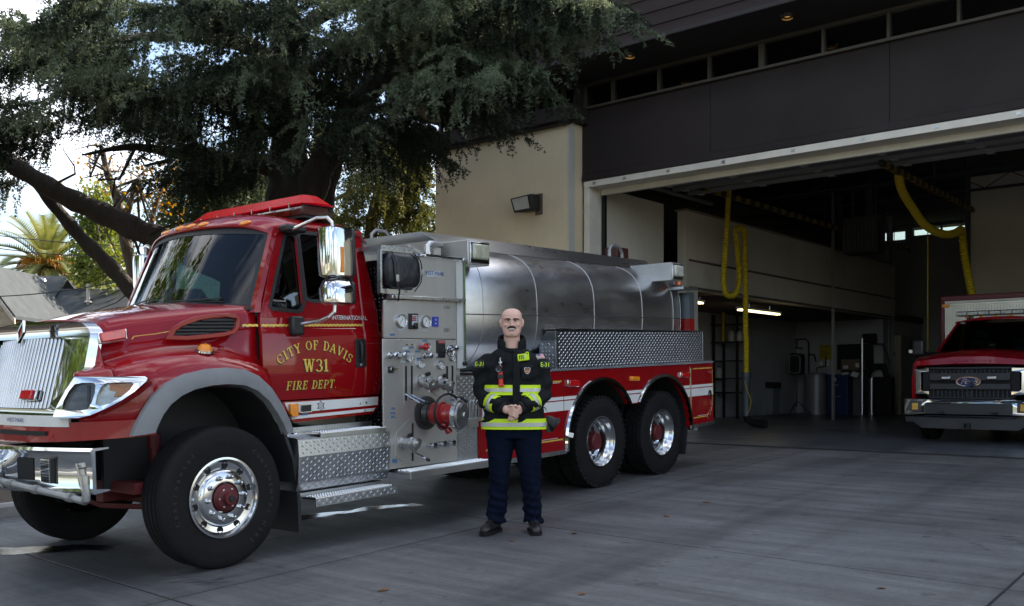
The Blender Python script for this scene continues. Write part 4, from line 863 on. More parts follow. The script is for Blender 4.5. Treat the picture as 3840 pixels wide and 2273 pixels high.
# ---------------------------------------------------------------- mirrors
def mirror(s):
    root = bpy.data.objects.new('side_mirror', None); COL.objects.link(root); root.parent = tr
    def hull(rows_, nm, m):
        b = MB(); b.loft([[(s * (X0 + dx), y_, z) for dx, y_ in rpoly([(-d, y0), (d, y0 + .0), (d, y1), (-d, y1)], [d * .9, d * .9, .015, .015], 4)] for X0, d, y0, y1, z in rows_]); return b.build(nm, m, root, smooth=40)
    up = hull([(1.37, .06, .80, .97, 2.19), (1.37, .095, .765, 1.00, 2.205), (1.37, .10, .758, 1.005, 2.30), (1.37, .10, .757, 1.005, 2.53), (1.37, .095, .765, 1.0, 2.58), (1.37, .07, .79, .98, 2.592)], 'mirror_shell', CHROME)
    hull([(1.37, .09, .99, 1.022, 2.20), (1.37, .103, .985, 1.028, 2.22), (1.37, .103, .985, 1.028, 2.56), (1.37, .09, .99, 1.022, 2.585)], 'mirror_rim', BLACK)
    lo = hull([(1.37, .07, .80, .97, 1.972), (1.37, .095, .768, .998, 1.99), (1.37, .10, .76, 1.0, 2.10), (1.37, .075, .79, .975, 2.165), (1.37, .05, .83, .95, 2.19)], 'spot_mirror_shell', CHROME)
    hull([(1.37, .09, .985, 1.015, 1.98), (1.37, .102, .982, 1.02, 2.0), (1.37, .102, .982, 1.02, 2.14), (1.37, .08, .985, 1.01, 2.16)], 'spot_mirror_rim', BLACK)
    b = MB(); b.box(s * 1.33, s * 1.475, .86, .895, 2.225, 2.43) if False else b.box(s * 1.462, s * 1.476, .862, .898, 2.225, 2.43); b.build('side_turn_lamp', AMBER, up, bevel=.006)
    b = MB(); q = tX('B', 1395, 1200, 1.05); bx = Vector((1.02, q.y, q.z))
    P = [(1.06, bx.y + .02, bx.z + .02), (1.22, bx.y + .10, bx.z + .04), (1.33, .85, bx.z + .07), (1.37, .875, bx.z + .11), (1.37, .88, 1.98)]
    b.tube([(s * x, y, z) for x, y, z in P], .016, 10); b.build('mirror_arm', ALU, root); b = MB(); b.tube([(s * x, y, z) for x, y, z in ((1.37, .88, 2.58), (1.37, .87, 2.63), (1.34, .85, 2.668), (1.25, .82, 2.672), (1.02, .76, 2.60))], .016, 10); b.build('mirror_arm', ALU, root)
    b = MB(); b.box(s * 1.015, s * 1.085, bx.y - .06, bx.y + .06, bx.z - .07, bx.z + .085); b.build('mirror_mount', BLACK, root, bevel=.018); b = MB(); b.box(s * .90, s * 1.03, .70, .90, 2.58, 2.64); b.build('mirror_mount', BLACK, root, bevel=.018)
    return root
mirror(1); mirror(-1)
# ---------------------------------------------------------------- door lettering in gold slab-serif capitals
GLY = {  # strokes (x0,y0,x1,y1,width) and arcs (cx,cy,rx,ry,a0,a1,width); cell about .8 x 1
 'C': ([(.70, .66, .70, 1.0, .09), (.70, .0, .70, .28, .06)], [(.42, .5, .33, .44, 35, 325, .17)], .82),
 'I': ([(.22, .04, .22, .96, .19), (.05, .045, .39, .045, .09), (.05, .955, .39, .955, .09)], [], .46),
 'T': ([(.38, .04, .38, .95, .19), (.2, .045, .56, .045, .09), (.04, .95, .72, .95, .10), (.075, .70, .075, .98, .08), (.685, .70, .685, .98, .08)], [], .78),
 'Y': ([(.40, .04, .40, .5, .19), (.22, .045, .58, .045, .09), (.40, .45, .14, .95, .18), (.40, .45, .68, .95, .12), (.0, .955, .30, .955, .09), (.54, .955, .80, .955, .09)], [], .82),
 'O': ([], [(.42, .5, .33, .44, 0, 360, .17)], .86),
 'F': ([(.20, .04, .20, .96, .19), (.03, .045, .38, .045, .09), (.03, .95, .66, .95, .10), (.25, .52, .50, .52, .08), (.625, .70, .625, .99, .08), (.50, .40, .50, .64, .07)], [], .72),
 'D': ([(.20, .04, .20, .96, .19), (.03, .05, .40, .05, .10), (.03, .95, .40, .95, .10)], [(.36, .5, .33, .45, -90, 90, .16)], .80),
 'A': ([(.10, .05, .40, .97, .10), (.72, .05, .42, .97, .19), (.20, .32, .62, .32, .08), (-.02, .045, .26, .045, .09), (.54, .045, .88, .045, .09)], [], .88),
 'V': ([(.14, .95, .42, .03, .19), (.70, .95, .42, .03, .10), (-.02, .955, .32, .955, .09), (.56, .955, .86, .955, .09)], [], .86),
 'S': ([(.60, .66, .60, .98, .07), (.08, .02, .08, .34, .07)], [(.34, .73, .24, .22, 20, 270, .15), (.34, .27, .26, .22, -160, 90, .15)], .72),
 'W': ([(.12, .95, .32, .03, .18), (.32, .03, .52, .95, .10), (.52, .95, .72, .03, .18), (.72, .03, .92, .95, .10), (-.04, .955, .28, .955, .09), (.40, .955, .64, .955, .09), (.80, .955, 1.06, .955, .09)], [], 1.08),
 '3': ([], [(.34, .72, .24, .23, -90, 160, .16), (.34, .27, .27, .23, -160, 90, .17)], .72),
 '1': ([(.28, .04, .28, .96, .19), (.08, .045, .48, .045, .09), (.10, .80, .28, .95, .10)], [], .56),
 'R': ([(.20, .04, .20, .96, .19), (.03, .045, .38, .045, .09), (.03, .95, .40, .95, .10), (.25, .47, .42, .47, .09), (.42, .47, .66, .05, .18), (.58, .045, .80, .045, .09)], [(.40, .71, .22, .24, -90, 90, .15)], .80),
 'E': ([(.20, .04, .20, .96, .19), (.03, .05, .66, .05, .10), (.03, .95, .64, .95, .10), (.25, .51, .50, .51, .08), (.635, .02, .635, .30, .08), (.61, .72, .61, .99, .08), (.49, .40, .49, .63, .07)], [], .74),
 'P': ([(.20, .04, .20, .96, .19), (.03, .045, .38, .045, .09), (.03, .95, .40, .95, .10), (.25, .43, .42, .43, .09)], [(.40, .69, .23, .26, -90, 90, .15)], .74),
 '.': ([(.10, .06, .22, .06, .13)], [], .32), ' ': ([], [], .40)}
def glyph(ch):
    st_, ar, w_ = GLY[ch]; V = []; F = []
    for x0, y0, x1, y1, wd in st_:
        d = Vector((x1 - x0, y1 - y0)).normalized(); n = Vector((-d.y, d.x)) * wd / 2; k = len(V)
        V += [(x0 + n.x, y0 + n.y), (x1 + n.x, y1 + n.y), (x1 - n.x, y1 - n.y), (x0 - n.x, y0 - n.y)]; F.append((k, k + 1, k + 2, k + 3))
    for cx_, cy_, rx, ry, a0, a1, wd in ar:
        N = 18; k = len(V)
        for i in range(N + 1):
            a = R(a0 + (a1 - a0) * i / N); th = wd * (.5 + .5 * abs(math.cos(a)))
            for q in (-.5, .5): V.append((cx_ + (rx + q * th) * math.cos(a), cy_ + (ry + q * th * .7) * math.sin(a)))
        F += [(k + 2 * i, k + 2 * i + 1, k + 2 * i + 3, k + 2 * i + 2) for i in range(N)]
    return V, F, w_
def signwrite(s, fn, size, track=.10, slant=0, X=0.0015):
    """one object per letter: gold face over a black shade set down and to the left"""
    tot = sum(glyph(c)[2] + track for c in s) - track; x = -tot / 2
    for ch in s:
        V, F, w_ = glyph(ch)
        if V:
            for nm, m, dx, dy, o in (('letter_shade', mat('black_letter_shade', (.006, .006, .006), .4), -.085, -.09, .0012), ('letter', GOLD, 0, 0, .0030)):
                b = MB()
                for k, q in enumerate(F): b.add([fn((x + V[i][0] + dx + slant * V[i][1]) * size, (V[i][1] + dy) * size, (x + w_ / 2) * size, o + k * .00006) for i in q], [tuple(range(len(q)))])
                b.build(nm, m, d1, smooth=0)
        x += w_ + track
def arcfn(yc, zc, rad, size):
    def f(a, b, c, o):                       # text bent over an arch of radius rad
        th = c / rad; la = a - c; y = yc + (rad) * math.sin(th) + la * math.cos(th) + b * math.sin(th); z = zc - rad + rad * math.cos(th) - la * math.sin(th) + b * math.cos(th)
        return (CABX(z) + o, y, z)
    return f
flatfn = lambda yc, zc: (lambda a, b, c, o: (CABX(zc + b) + o, yc + a, zc + b))
signwrite('CITY OF DAVIS', arcfn(.955, 1.620, .62, .078), .078)
signwrite('W31', flatfn(.958, 1.437), .107, .06)
signwrite('FIRE DEPT.', flatfn(.915, 1.295), .072, .10, slant=.12)
# chrome maker's name, gold pinstripe along the door and hood
letter('maker_name', 'INTERNATIONAL', .052, lambda x, y: (CABX(1.887 + y) + .004, 1.355 + x * .98, 1.876 + y), mat('bright_name_chrome', (.72, .72, .72), .3, .4), d1, space=1.02, bold=.0008)
def pin(y0, y1, z0, z1, h, fnX, parent, rope=True):
    n = max(3, int((y1 - y0) / .02)); b = MB(); up = []; lo = []
    for i in range(n + 1):
        t = i / n; y = y0 + (y1 - y0) * t; z = z0 + (z1 - z0) * t; wv = .0025 * (1 if i % 2 else -1) if rope else 0
        up.append((fnX(y, z) + .0025, y, z + h / 2 + wv)); lo.append((fnX(y, z) + .0025, y, z - h / 2 + wv))
    b.grid([lo, up]); return b.build('gold_pinstripe', GOLD, parent, smooth=0)
pin(.43, 1.50, 1.816, 1.832, .018, lambda y, z: CABX(z), d1)
pin(.27, .405, 1.815, 1.816, .018, lambda y, z: .985 + (y - .27) * .12, tr)
b = MB(); b.grid([[(CABX(1.795) + .002, y, 1.793 + .006 * (y - .43)), (CABX(1.8) + .002, y, 1.797 + .006 * (y - .43))] for y in np.linspace(.43, 1.42, 5)]); b.build('white_pinstripe', WHITE, d1, smooth=0)
# ---------------------------------------------------------------- cab steps in diamond plate
b = MB(); b.loft([[(1.00, y, .99), (1.0, y, .93), (1.19, y, .915), (1.215, y, .905), (1.225, y, .77), (1.205, y, .56), (1.17, y, .49), (.95, y, .49), (.95, y, .95)] for y in (.60, 1.60)]); sb = b.build('step_box', TREADM, tr, smooth=0, bevel=.006)
treadpart(sb, ((1.2265, .62, .775), (0, 1, 0), (-.01, 0, 1), .96, .125), ((1.2075, .62, .565), (0, 1, 0), (.095, 0, 1), .96, .20), ((1.172, .62, .495), (0, 1, 0), (.5, 0, 1), .96, .065), ((1.01, .62, .932), (0, 1, 0), (1, 0, -.08), .96, .03))
def step(y0, y1, x0, x1, z, lip, parent=tr):
    b = MB(); b.loft([[(x0, y, z), (x1, y, z), (x1 + .004, y, z - .006), (x1 + .004, y, z - lip), (x1 - .012, y, z - lip), (x1 - .012, y, z - .02), (x0, y, z - .02)] for y in (y0, y1)]); s_ = b.build('step', TREADM, parent, smooth=0, bevel=.003)
    b = MB()
    for i in range(int((y1 - y0 - .03) / .027)):
        for j in range(3):
            c = Vector((x0 + (x1 - x0) * (j + .7) / 3.4, y0 + .03 + i * .027 + (j % 2) * .013, z)); b.lathe([(.0095, 0), (.0085, .005), (.005, .006)], c, (0, 0, 1), 7)
    g = b.build('grip_studs', TREADM2, s_, smooth=30); g['kind'] = 'stuff'
    return s_
s1 = step(.83, 1.56, 1.04, 1.215, .945, .045)
s2 = step(.72, 1.625, 1.08, 1.265, .432, .075); treadpart(s2, ((1.2705, .73, .36), (0, 1, 0), (0, 0, 1), .88, .065), ((1.02, .73, .44), (0, 1, 0), (0, .0, 1), .85, .05))
b = MB(); b.box(1.0, 1.08, .70, 1.62, .40, .46); b.build('step_bracket', TREADM, s2, bevel=.004)
b = MB(); q = tX('C', 1030, 632, 1.1); b.lathe([(.035, 0), (.033, .01), (0, .014)], (1.1, .66, .945), (0, 0, 1), 14); b.tube([(1.12, .68, .95), (1.16, .76, .945), (1.18, .84, .94)], .008, 5); b.build('fuel_cap', ALU, tr)
# ---------------------------------------------------------------- pump panel (points read in the D view on the plane X = PX)
PX = 1.19
dp = lambda x, y, o=0: (lambda q: Vector((PX + o, q.y, q.z)))(tX('D', x, y, PX))
def dpanel(nm, pts, t0, t1, m, parent, holes=(), r=0, **k):
    P = [(dp(x, y).y, dp(x, y).z) for x, y in pts]; H = [[(dp(x, y).y, dp(x, y).z) for x, y in h] for h in holes]
    if r: P = rpoly(P, r, 4)
    k.setdefault('smooth', 25)
    b = MB(); b.panel(P, H, t0, t1, sx(PX)); return b.build(nm, m, parent, **k)
PANEL = mat('pump_panel_steel', (.52, .51, .49), .40, .75, .08, 2.5, stretch=(1, 1, .08), rv=.15, bump=.03, bs=200)
LBL = mat('blue_white_label', (.45, .52, .58), .4, 0, .3, 120); LBLB = mat('blue_label_dark', (.06, .16, .30), .4)
ph = boxp('pump_house', PANEL, tr, -1.15, 1.15, 1.77, 2.62, .55, 2.40, bevel=.01)
b = MB(); b.box(.62, 1.17, 1.745, 1.768, .55, 2.42); fp = b.build('front_bulkhead', mat('dark_diamond_plate', (.12, .125, .13), .3, 1, .1, 6), ph)
treadpart(fp, ((.64, 1.743, .58), (1, 0, 0), (0, 0, 1), .52, 1.8), pu=.05, pv=.034, L=.034, W=.008)
main = dpanel('lower_panel', [(82, 630), (528, 636), (535, 1368), (90, 1425)], 0, .012, PANEL, tr, bevel=.003)
upp = dpanel('gauge_panel', [(90, 395), (526, 400), (528, 632), (90, 625)], 0, .014, PANEL, tr, bevel=.003)
hinge = dpanel('panel_hinge', [(84, 398), (91, 398), (91, 622), (84, 622)], .0, .018, STEEL, tr)
top = dpanel('upper_panel', [(263, 120), (524, 158), (526, 388), (263, 372)], 0, .010, PANEL, tr, bevel=.003)
led = dpanel('ledge', [(112, 366), (560, 392), (560, 409), (112, 388)], 0, .07, ALU, tr, bevel=.003)
# tarpaulin bay at the upper left
dpanel('hose_bay_frame', [(68, 75), (265, 100), (265, 372), (68, 355)], -.03, .02, ALU, tr, holes=[[(78, 100), (258, 118), (258, 335), (78, 325)]], bevel=.003)
b = MB(); P0, P1 = dp(78, 96), dp(262, 112); treads(b, P0 + Vector((-.32, 0, .03)), (1, 0, 0), (0, 1, 0), .32, P1.y - P0.y); 
b = MB(); b.loft([[(X_, P0.y - .02, P0.z + .045), (X_, P1.y + .01, P0.z + .055), (X_, P1.y + .01, P0.z + .02), (X_, P0.y - .02, P0.z + .01)] for X_ in (.75, PX + .022)]); tp_ = b.build('hose_bay_top', TREADM, tr, smooth=0); treadpart(tp_, ((PX + .024, P0.y, P0.z + .018), (0, 1, 0), (0, 0, 1), P1.y - P0.y, .03), pu=.03, pv=.015, L=.02, W=.004)
bag = MB(); rr_ = []
bp_ = [(78, 100), (140, 106), (235, 112), (268, 125), (285, 170), (292, 230), (290, 275), (276, 318), (250, 336), (180, 334), (80, 328)]
BO = [(dp(x, y).y, dp(x, y).z) for x, y in bp_]; cy_ = sum(p[0] for p in BO) / len(BO); cz_ = sum(p[1] for p in BO) / len(BO)
for f_, o in ((1.0, -.12), (1.0, .02), (.96, .06), (.85, .085), (.6, .10), (.3, .105)): rr_.append([(PX + o + .006 * math.sin(7 * i + 9 * f_), cy_ + (a - cy_) * f_, cz_ + (c - cz_) * f_ + .004 * math.sin(5 * i)) for i, (a, c) in enumerate(BO)])
bag.loft(rr_); bg_ = bag.build('hose_bay_tarpaulin', mat('black_tarpaulin', (.016, .018, .022), .38, 0, .2, 8, bump=.4, bs=9, dist=.03), tr, smooth=60, subsurf=2)
for pts, hw in (([(100, 105), (112, 180), (118, 270), (135, 345), (140, 405)], .012), ([(232, 115), (262, 165), (275, 235), (262, 300), (240, 350)], .012)):
    b = MB(); b.tube([dp(x, y, .115 if 0 < i < 4 else .085) for i, (x, y) in enumerate(pts)], hw, 6, flat=.3); s_ = b.build('strap', BLACK, bg_)
    q = dp(*pts[2 if hw else 0], .12); b = MB(); b.box(q.x, q.x + .012, q.y - .016, q.y + .016, q.z - .03, q.z + .03); b.build('buckle', STEEL, s_, bevel=.003)
# chrome grab bar
b = MB(); p0, p1 = dp(318, 127, .06), dp(538, 150, .06); b.cyl(p0, p1, .013, n=12)
for q in (p0, p1): b.cyl(q - Vector((.06, 0, 0)), q, .010, n=8)
b.lathe([(.024, 0), (.022, .012)], dp(300, 130, 0), (1, 0, 0), 12, True); b.lathe([(.018, 0), (.016, .012)], dp(560, 155, 0), (1, 0, 0), 12, True); b.build('grab_bar', CHROME, tr)
# white gauge board with sight tube
gb = dpanel('sight_gauge_board', [(526, 145), (580, 150), (585, 808), (533, 812)], -.01, .016, mat('pale_gauge_board', (.56, .57, .55), .4, 0, .06, 5), tr, bevel=.003)
b = MB(); b.cyl(dp(568, 160, .03), dp(576, 770, .03), .009, n=10); b.build('sight_tube', mat('sight_tube_green_glass', (.10, .16, .07), .15, 0, .5, 9, stretch=(1, 1, .6)), gb)
for (x, y) in ((566, 156), (573, 780)):
    b = MB(); b.lathe([(.022, 0), (.022, .02), (.012, .024), (.012, .035)], dp(x, y, .016), (1, 0, 0), 10, True); b.build('gauge_cock', BLACK if y > 700 else STEEL, gb)
# diamond plate beside the panel, folding step
dq = dpanel('diamond_side_panel', [(536, 852), (641, 852), (682, 1000), (682, 1378), (536, 1366)], -.02, .004, TREADM, tr)
a0 = dp(540, 1360, .006); a1 = dp(678, 860, .006); treadpart(dq, ((PX + .0055, a0.y, .55), (0, 1, 0), (0, 0, 1), a1.y - a0.y - .01, .80))
b = MB(); f0 = dp(585, 1000, .03); f1 = dp(662, 1105, .03)
for q in range(4): y_ = f0.y + (f1.y - f0.y) * (q + .3) / 3.6; b.tube([(PX + .015, y_, f1.z), (PX + .04, y_ + .006, f1.z - .01), (PX + .045, y_ + .006, f0.z - .02), (PX + .045, y_ + .02, f0.z), (PX + .045, y_ + .035, f0.z - .02), (PX + .04, y_ + .035, f1.z)], .006, 6)
b.box(PX + .005, PX + .05, f0.y - .01, f1.y + .01, f1.z - .035, f1.z); b.box(PX + .005, PX + .03, f0.y + .02, f1.y - .02, f1.z - .09, f1.z - .03); b.build('folding_step', STEEL, tr, bevel=.003)
# gauges
FACE = mat('gauge_face', (.78, .78, .76), .4, 0, .02, 4)
def gauge(x, y, rp, parent, base=.014):
    c = dp(x, y, base); r_ = rp / 1.613 / FPX * 9.0
    b = MB(); b.lathe([(r_ * 1.12, 0), (r_ * 1.12, .018), (r_ * 1.05, .026), (r_ * .96, .024), (r_ * .95, .012)], c, (1, 0, 0), 32); g = b.build('gauge', CHROME, parent, smooth=40)
    b = MB(); b.lathe([(r_ * .98, .012), (.0, .012)], c, (1, 0, 0), 28); b.build('dial', FACE, g, smooth=0)
    for k in range(9):
        a = R(225 - k * 33.75); b = MB(); u = Vector((0, math.cos(a), math.sin(a))); v = Vector((0, -math.sin(a), math.cos(a))); q = c + Vector((.0126, 0, 0))
        b.add([q + u * r_ * .70 - v * r_ * .03, q + u * r_ * .90 - v * r_ * .03, q + u * r_ * .90 + v * r_ * .03, q + u * r_ * .70 + v * r_ * .03], [(0, 1, 2, 3)]); b.build('tick', BLACK, g, smooth=0)
    a = R(225 + 10); u = Vector((0, math.cos(a), math.sin(a))); v = Vector((0, -math.sin(a), math.cos(a))); q = c + Vector((.0140, 0, 0))
    b = MB(); b.add([q - u * r_ * .5 - v * r_ * .06, q + u * r_ * .75 - v * r_ * .015, q + u * r_ * .75 + v * r_ * .015, q - u * r_ * .5 + v * r_ * .06], [(0, 1, 2, 3)]); b.build('needle', BLACK, g, smooth=0)
for x, y, r_ in ((190, 522, 35), (338, 527, 33)): gauge(x, y, r_, upp)
for x, y, r_ in ((345, 677, 21), (235, 742, 22), (304, 783, 23), (428, 788, 23), (500, 742, 21)): gauge(x, y, r_, main)
def rect(x, y, w_, h, t, m, nm, parent, base=.012, **k): return dpanel(nm, [(x - w_ / 2, y - h / 2), (x + w_ / 2, y - h / 2), (x + w_ / 2, y + h / 2), (x - w_ / 2, y + h / 2)], base, base + t, m, parent, **k)
gd = rect(263, 525, 50, 94, .02, BLACK, 'pressure_governor', upp, .014, bevel=.004); rect(266, 518, 32, 60, .002, LBL, 'display', gd, .034)
for k in range(3): rect(262, 498 + k * 11, 26, 7, .002, mat('red_led_digits', (.30, .01, .01), .4), 'digits', gd, .0362)
b = MB(); b.lathe([(.026, 0), (.024, .018), (.018, .022), (0, .022)], dp(268, 550, .034), (1, 0, 0), 14); b.build('control_knob', BLACK, gd)
lv = rect(399, 527, 36, 60, .008, mat('blue_level_panel', (.02, .07, .42), .35), 'tank_level_panel', upp, .014)
for k in range(5): rect(399, 505 + k * 11, 8, 5, .002, WHITE if k % 2 else REDLENS, 'level_lamp', lv, .022)
for x, y, w_, h in ((467, 440, 40, 20), (467, 578, 40, 20)): rect(x, y, w_, h, .002, ALU, 'badge_plate', upp, .014)
wm = rect(393, 239, 86, 34, .004, mat('light_plate', (.55, .60, .66), .3, .3), 'maker_plate', top, .010)
c_ = dp(393, 247, .016); letter('plate_lettering', 'WEST-MARK', .052, lambda x, y: (c_.x, c_.y + x * .92, c_.z + y), mat('blue_print', (0, 0, 0)), wm, shear=.2)
for x, y, w_, h, m in ((190, 577, 30, 11, 0), (337, 578, 30, 11, 0), (140, 606, 28, 12, 1)): rect(x, y, w_, h, .0015, LBLB if m else LBL, 'label', upp, .0142)
for x, y, w_, h, m in ((338, 642, 30, 12, 1), (257, 683, 28, 11, 1), (292, 707, 26, 11, 1), (231, 708, 30, 11, 1), (302, 750, 28, 11, 1), (203, 768, 30, 12, 0), (240, 828, 22, 11, 1), (281, 868, 30, 12, 1), (487, 826, 20, 11, 1), (218, 687, 34, 14, 0), (150, 1051, 32, 12, 1), (145, 1079, 34, 12, 1), (150, 1102, 34, 12, 1), (205, 1205, 32, 12, 1), (243, 1158, 26, 11, 0), (155, 1368, 30, 24, 1), (505, 1000, 26, 10, 1), (243, 1348, 24, 11, 0)): rect(x, y, w_, h, .0015, LBLB if m else LBL, 'label', main, .0122)
led_ = lambda x, y, m, r_=.008: MB().lathe([(r_, 0), (r_ * .8, .008), (0, .01)], dp(x, y, .012), (1, 0, 0), 10).build('pilot_lamp', m, main)
led_(228, 666, mat('green_lens', (.02, .10, .04), .3)); led_(260, 666, mat('green_lens', (0, 0, 0)))
for x, y in ((150, 1051), (150, 1079), (150, 1102)): led_(x + 12, y, AMBER, .006)
b = MB(); b.lathe([(.014, 0), (.014, .04), (.032, .045), (.034, .07), (.02, .078), (0, .078)], dp(310, 679, .012), (.9, .4, 0), 14); b.build('red_pull_knob', REDLENS, main)
# push-pull chrome handles with label plates
for x, y, w_ in ((125, 732, 50), (180, 729, 60), (340, 733, 44), (495, 688, 42)):
    c = dp(x, y, .012); b = MB(); b.lathe([(.030, 0), (.030, .010), (.014, .016), (.014, .05), (.026, .056), (.026, .08), (.012, .088), (0, .088)], c, (1, 0, 0), 18); h = b.build('valve_knob', CHROME, main)
    e0 = dp(x + 12, y - 4, .075); e1 = dp(x + w_, y + 2, .075); b = MB(); b.cyl(c + Vector((.068, 0, 0)), e0 + (e1 - e0) * .3, .008, n=8); b.box(e0.x - .003, e0.x + .003, e0.y, e1.y, e0.z - .018, e0.z + .014); b.build('knob_tag', mat('tag_grey', (.45, .50, .53), .35, .2), h)
# handwheel on its plate
hw = rect(432, 692, 52, 106, .012, BLACK, 'primer_plate', main, .012, bevel=.006); rect(434, 650, 40, 16, .002, mat('red_white_plate', (.45, .12, .12), .4), 'plate_header', hw, .024)
c = dp(456, 706, .085); b = MB(); yv, zv = Vector((0, 1, 0)), Vector((0, 0, 1))
b.tube([c + yv * .050 * math.cos(a) + zv * .050 * math.sin(a) for a in np.linspace(0, 2 * math.pi, 24, endpoint=False)], .008, 8, closed=True)
for a in (.5, 2.6, 4.7): b.cyl(c, c + yv * .05 * math.cos(a) + zv * .05 * math.sin(a), .006, n=6)
b.cyl(c - Vector((.07, 0, 0)), c + Vector((.01, 0, 0)), .014, n=12); b.build('handwheel', CHROME, hw)
sq = rect(130, 817, 30, 38, .014, BLACK, 'battery_switch', main, .012, bevel=.004); b = MB(); q = dp(128, 815, .03); b.lathe([(.02, 0), (.018, .02), (0, .022)], q, (1, 0, 0), 12); b.box(q.x + .005, q.x + .012, q.y, q.y + .07, q.z - .012, q.z + .012); b.build('switch_key', CHROME, sq)
# slots with lever handles, riveted sub-plates
for pts in ([(208, 775), (285, 775), (350, 820), (352, 930), (285, 1035), (210, 1030)], [(382, 822), (455, 812), (515, 775), (515, 970), (430, 1000), (382, 948)], [(165, 1195), (240, 1120), (272, 1120), (275, 1390), (240, 1392), (160, 1345)]): dpanel('valve_plate', pts, .012, .016, PANEL, main, r=.02, smooth=0)
for x, y0, y1, hx, hy, tx, ty in ((222, 795, 1005, 218, 965, 248, 1018), (257, 792, 1000, 254, 970, 280, 1010), (471, 795, 968, 468, 960, 490, 985), (503, 792, 980, 500, 965, 515, 1000), (262, 1140, 1370, 256, 1308, 286, 1352)):
    so_ = rect(x, (y0 + y1) / 2, 11, y1 - y0, .0012, DARK, 'lever_slot', main, .0162, r=.008)
    p0, p1 = dp(hx, hy, .016), dp(tx, ty, .14); b = MB(); b.cyl(p0, p1, .009, n=8); lv_ = b.build('lever', CHROME, main); d_ = (p1 - p0).normalized(); b = MB(); b.lathe([(.012, 0), (.017, .015), (.016, .035), (0, .045)], p1 - d_ * .005, d_, 12); b.build('lever_grip', BLACK, lv_)
# capped discharge outlets
def outlet(x, y, r_, L, m, nm='discharge_outlet', tilt=(1, -.10, -.25)):
    c = dp(x, y, .016); b = MB(); b.lathe([(r_ * 1.05, 0), (r_ * 1.05, .01), (r_ * .8, .015), (r_ * .8, L * .5), (r_ * 1.0, L * .55), (r_ * 1.0, L * .68), (r_ * .9, L * .7), (r_ * .9, L), (r_ * .35, L + .006), (r_ * .3, L + .02), (0, L + .022)], c, tilt, 24); o = b.build(nm, STEEL, main, smooth=40)
    t = Vector(tilt).normalized(); b = MB()
    xx, yy, _ = frame(t)
    for k in (0, 1, 2): a = k * 2.09 + .4; q = c + t * L * .85 + (xx * math.cos(a) + yy * math.sin(a)) * r_; b.box(q.x - .014, q.x + .014, q.y - .012, q.y + .012, q.z - .012, q.z + .012)
    b.build('cap_lugs', CHROME, o)['kind'] = 'stuff'
    b = MB(); b.lathe([(.018, 0), (.018, .04), (0, .045)], c + Vector((0, .06, .055)), (1, .2, .3), 10); b.build('drain_knob', BLACK, o)
outlet(318, 885, .058, .16, STEEL); outlet(424, 893, .055, .15, STEEL); outlet(208, 1258, .055, .17, STEEL, tilt=(1, 0, 0))
# big red intake valve with chrome cap
c = dp(345, 1078, .012); ax = Vector((1, .28, -.06)).normalized()
b = MB(); b.lathe([(.155, 0), (.155, .010), (.13, .014), (.09, .016)], c, (1, 0, 0), 36, True); iv = b.build('intake_flange', mat('dark_cast_steel', (.10, .10, .10), .4, .8), main)
b = MB(); b.lathe([(.10, .0), (.10, .05), (.085, .055), (.085, .07)], c, ax, 28, True); b.build('intake_collar', mat('dark_cast_steel', (0, 0, 0)), iv)
b = MB(); b.lathe([(.092, .07), (.10, .08), (.10, .15), (.112, .16), (.112, .175), (.095, .18), (.09, .25), (.10, .26), (.10, .30)], c, ax, 28, True); b.sph(c + ax * .17 + Vector((0, .0, -.1)), (.06, .05, .05)); b.build('intake_valve', mat('intake_red', (.33, .012, .012), .3, 0, .1, 5, coat=.5), iv)
b = MB(); b.lathe([(.125, .30), (.135, .305), (.135, .345), (.12, .35), (.122, .37), (.10, .385), (.03, .388), (.028, .40), (0, .402)], c, ax, 36, True); cp = b.build('intake_cap', STEEL, iv)
xx, yy, _ = frame(ax)
for k in range(8):
    a = k * math.pi / 4; q = c + ax * .325 + (xx * math.cos(a) + yy * math.sin(a)) * .138; b = MB(); b.sph(q, (.022, .014, .014), 8, 6); b.build('cap_lug', STEEL, cp)
b = MB(); b.tube([c + ax * (.20 + .05 * math.cos(a)) + (xx * math.cos(a) + yy * math.sin(a)) * .155 + Vector((.02, 0, .03)) for a in np.linspace(-.6, 4.6, 26)], .011, 8); b.build('intake_hose_loop', BLACK, iv)
b = MB(); q = c + ax * .19 + Vector((0, .03, -.13)); b.lathe([(.03, 0), (.034, .03), (.03, .05)], q, (.4, .3, -1), 12, True); b.build('relief_valve', mat('intake_red', (0, 0, 0)), iv)
for x, y in ((372, 1275), (430, 1265), (485, 1259)):
    b = MB(); b.lathe([(.024, 0), (.024, .012), (.014, .016), (.014, .03), (.03, .034), (.03, .06), (0, .062)], dp(x, y, .012), (1, .1, 0), 12); b.build('drain_valve', CHROME, main); rect(x + 2, y + 14, 36, 14, .003, LBL, 'label', main, .0125)
for (x, y) in [(97, y) for y in range(650, 1420, 95)] + [(522, y) for y in range(660, 1360, 90)] + [(x, 636 + .012 * x) for x in range(120, 520, 70)]:
    b = MB(); b.lathe([(.0065, 0), (.005, .004), (0, .005)], dp(x, y, .012), (1, 0, 0), 6); b.build('rivet', ALU, main)
for (x, y) in [(102, 415), (102, 610), (514, 418), (514, 520), (514, 615), (120, 448), (140, 588)]: b = MB(); b.lathe([(.0065, 0), (.005, .004), (0, .005)], dp(x, y, .014), (1, 0, 0), 6); b.build('rivet', ALU, upp)
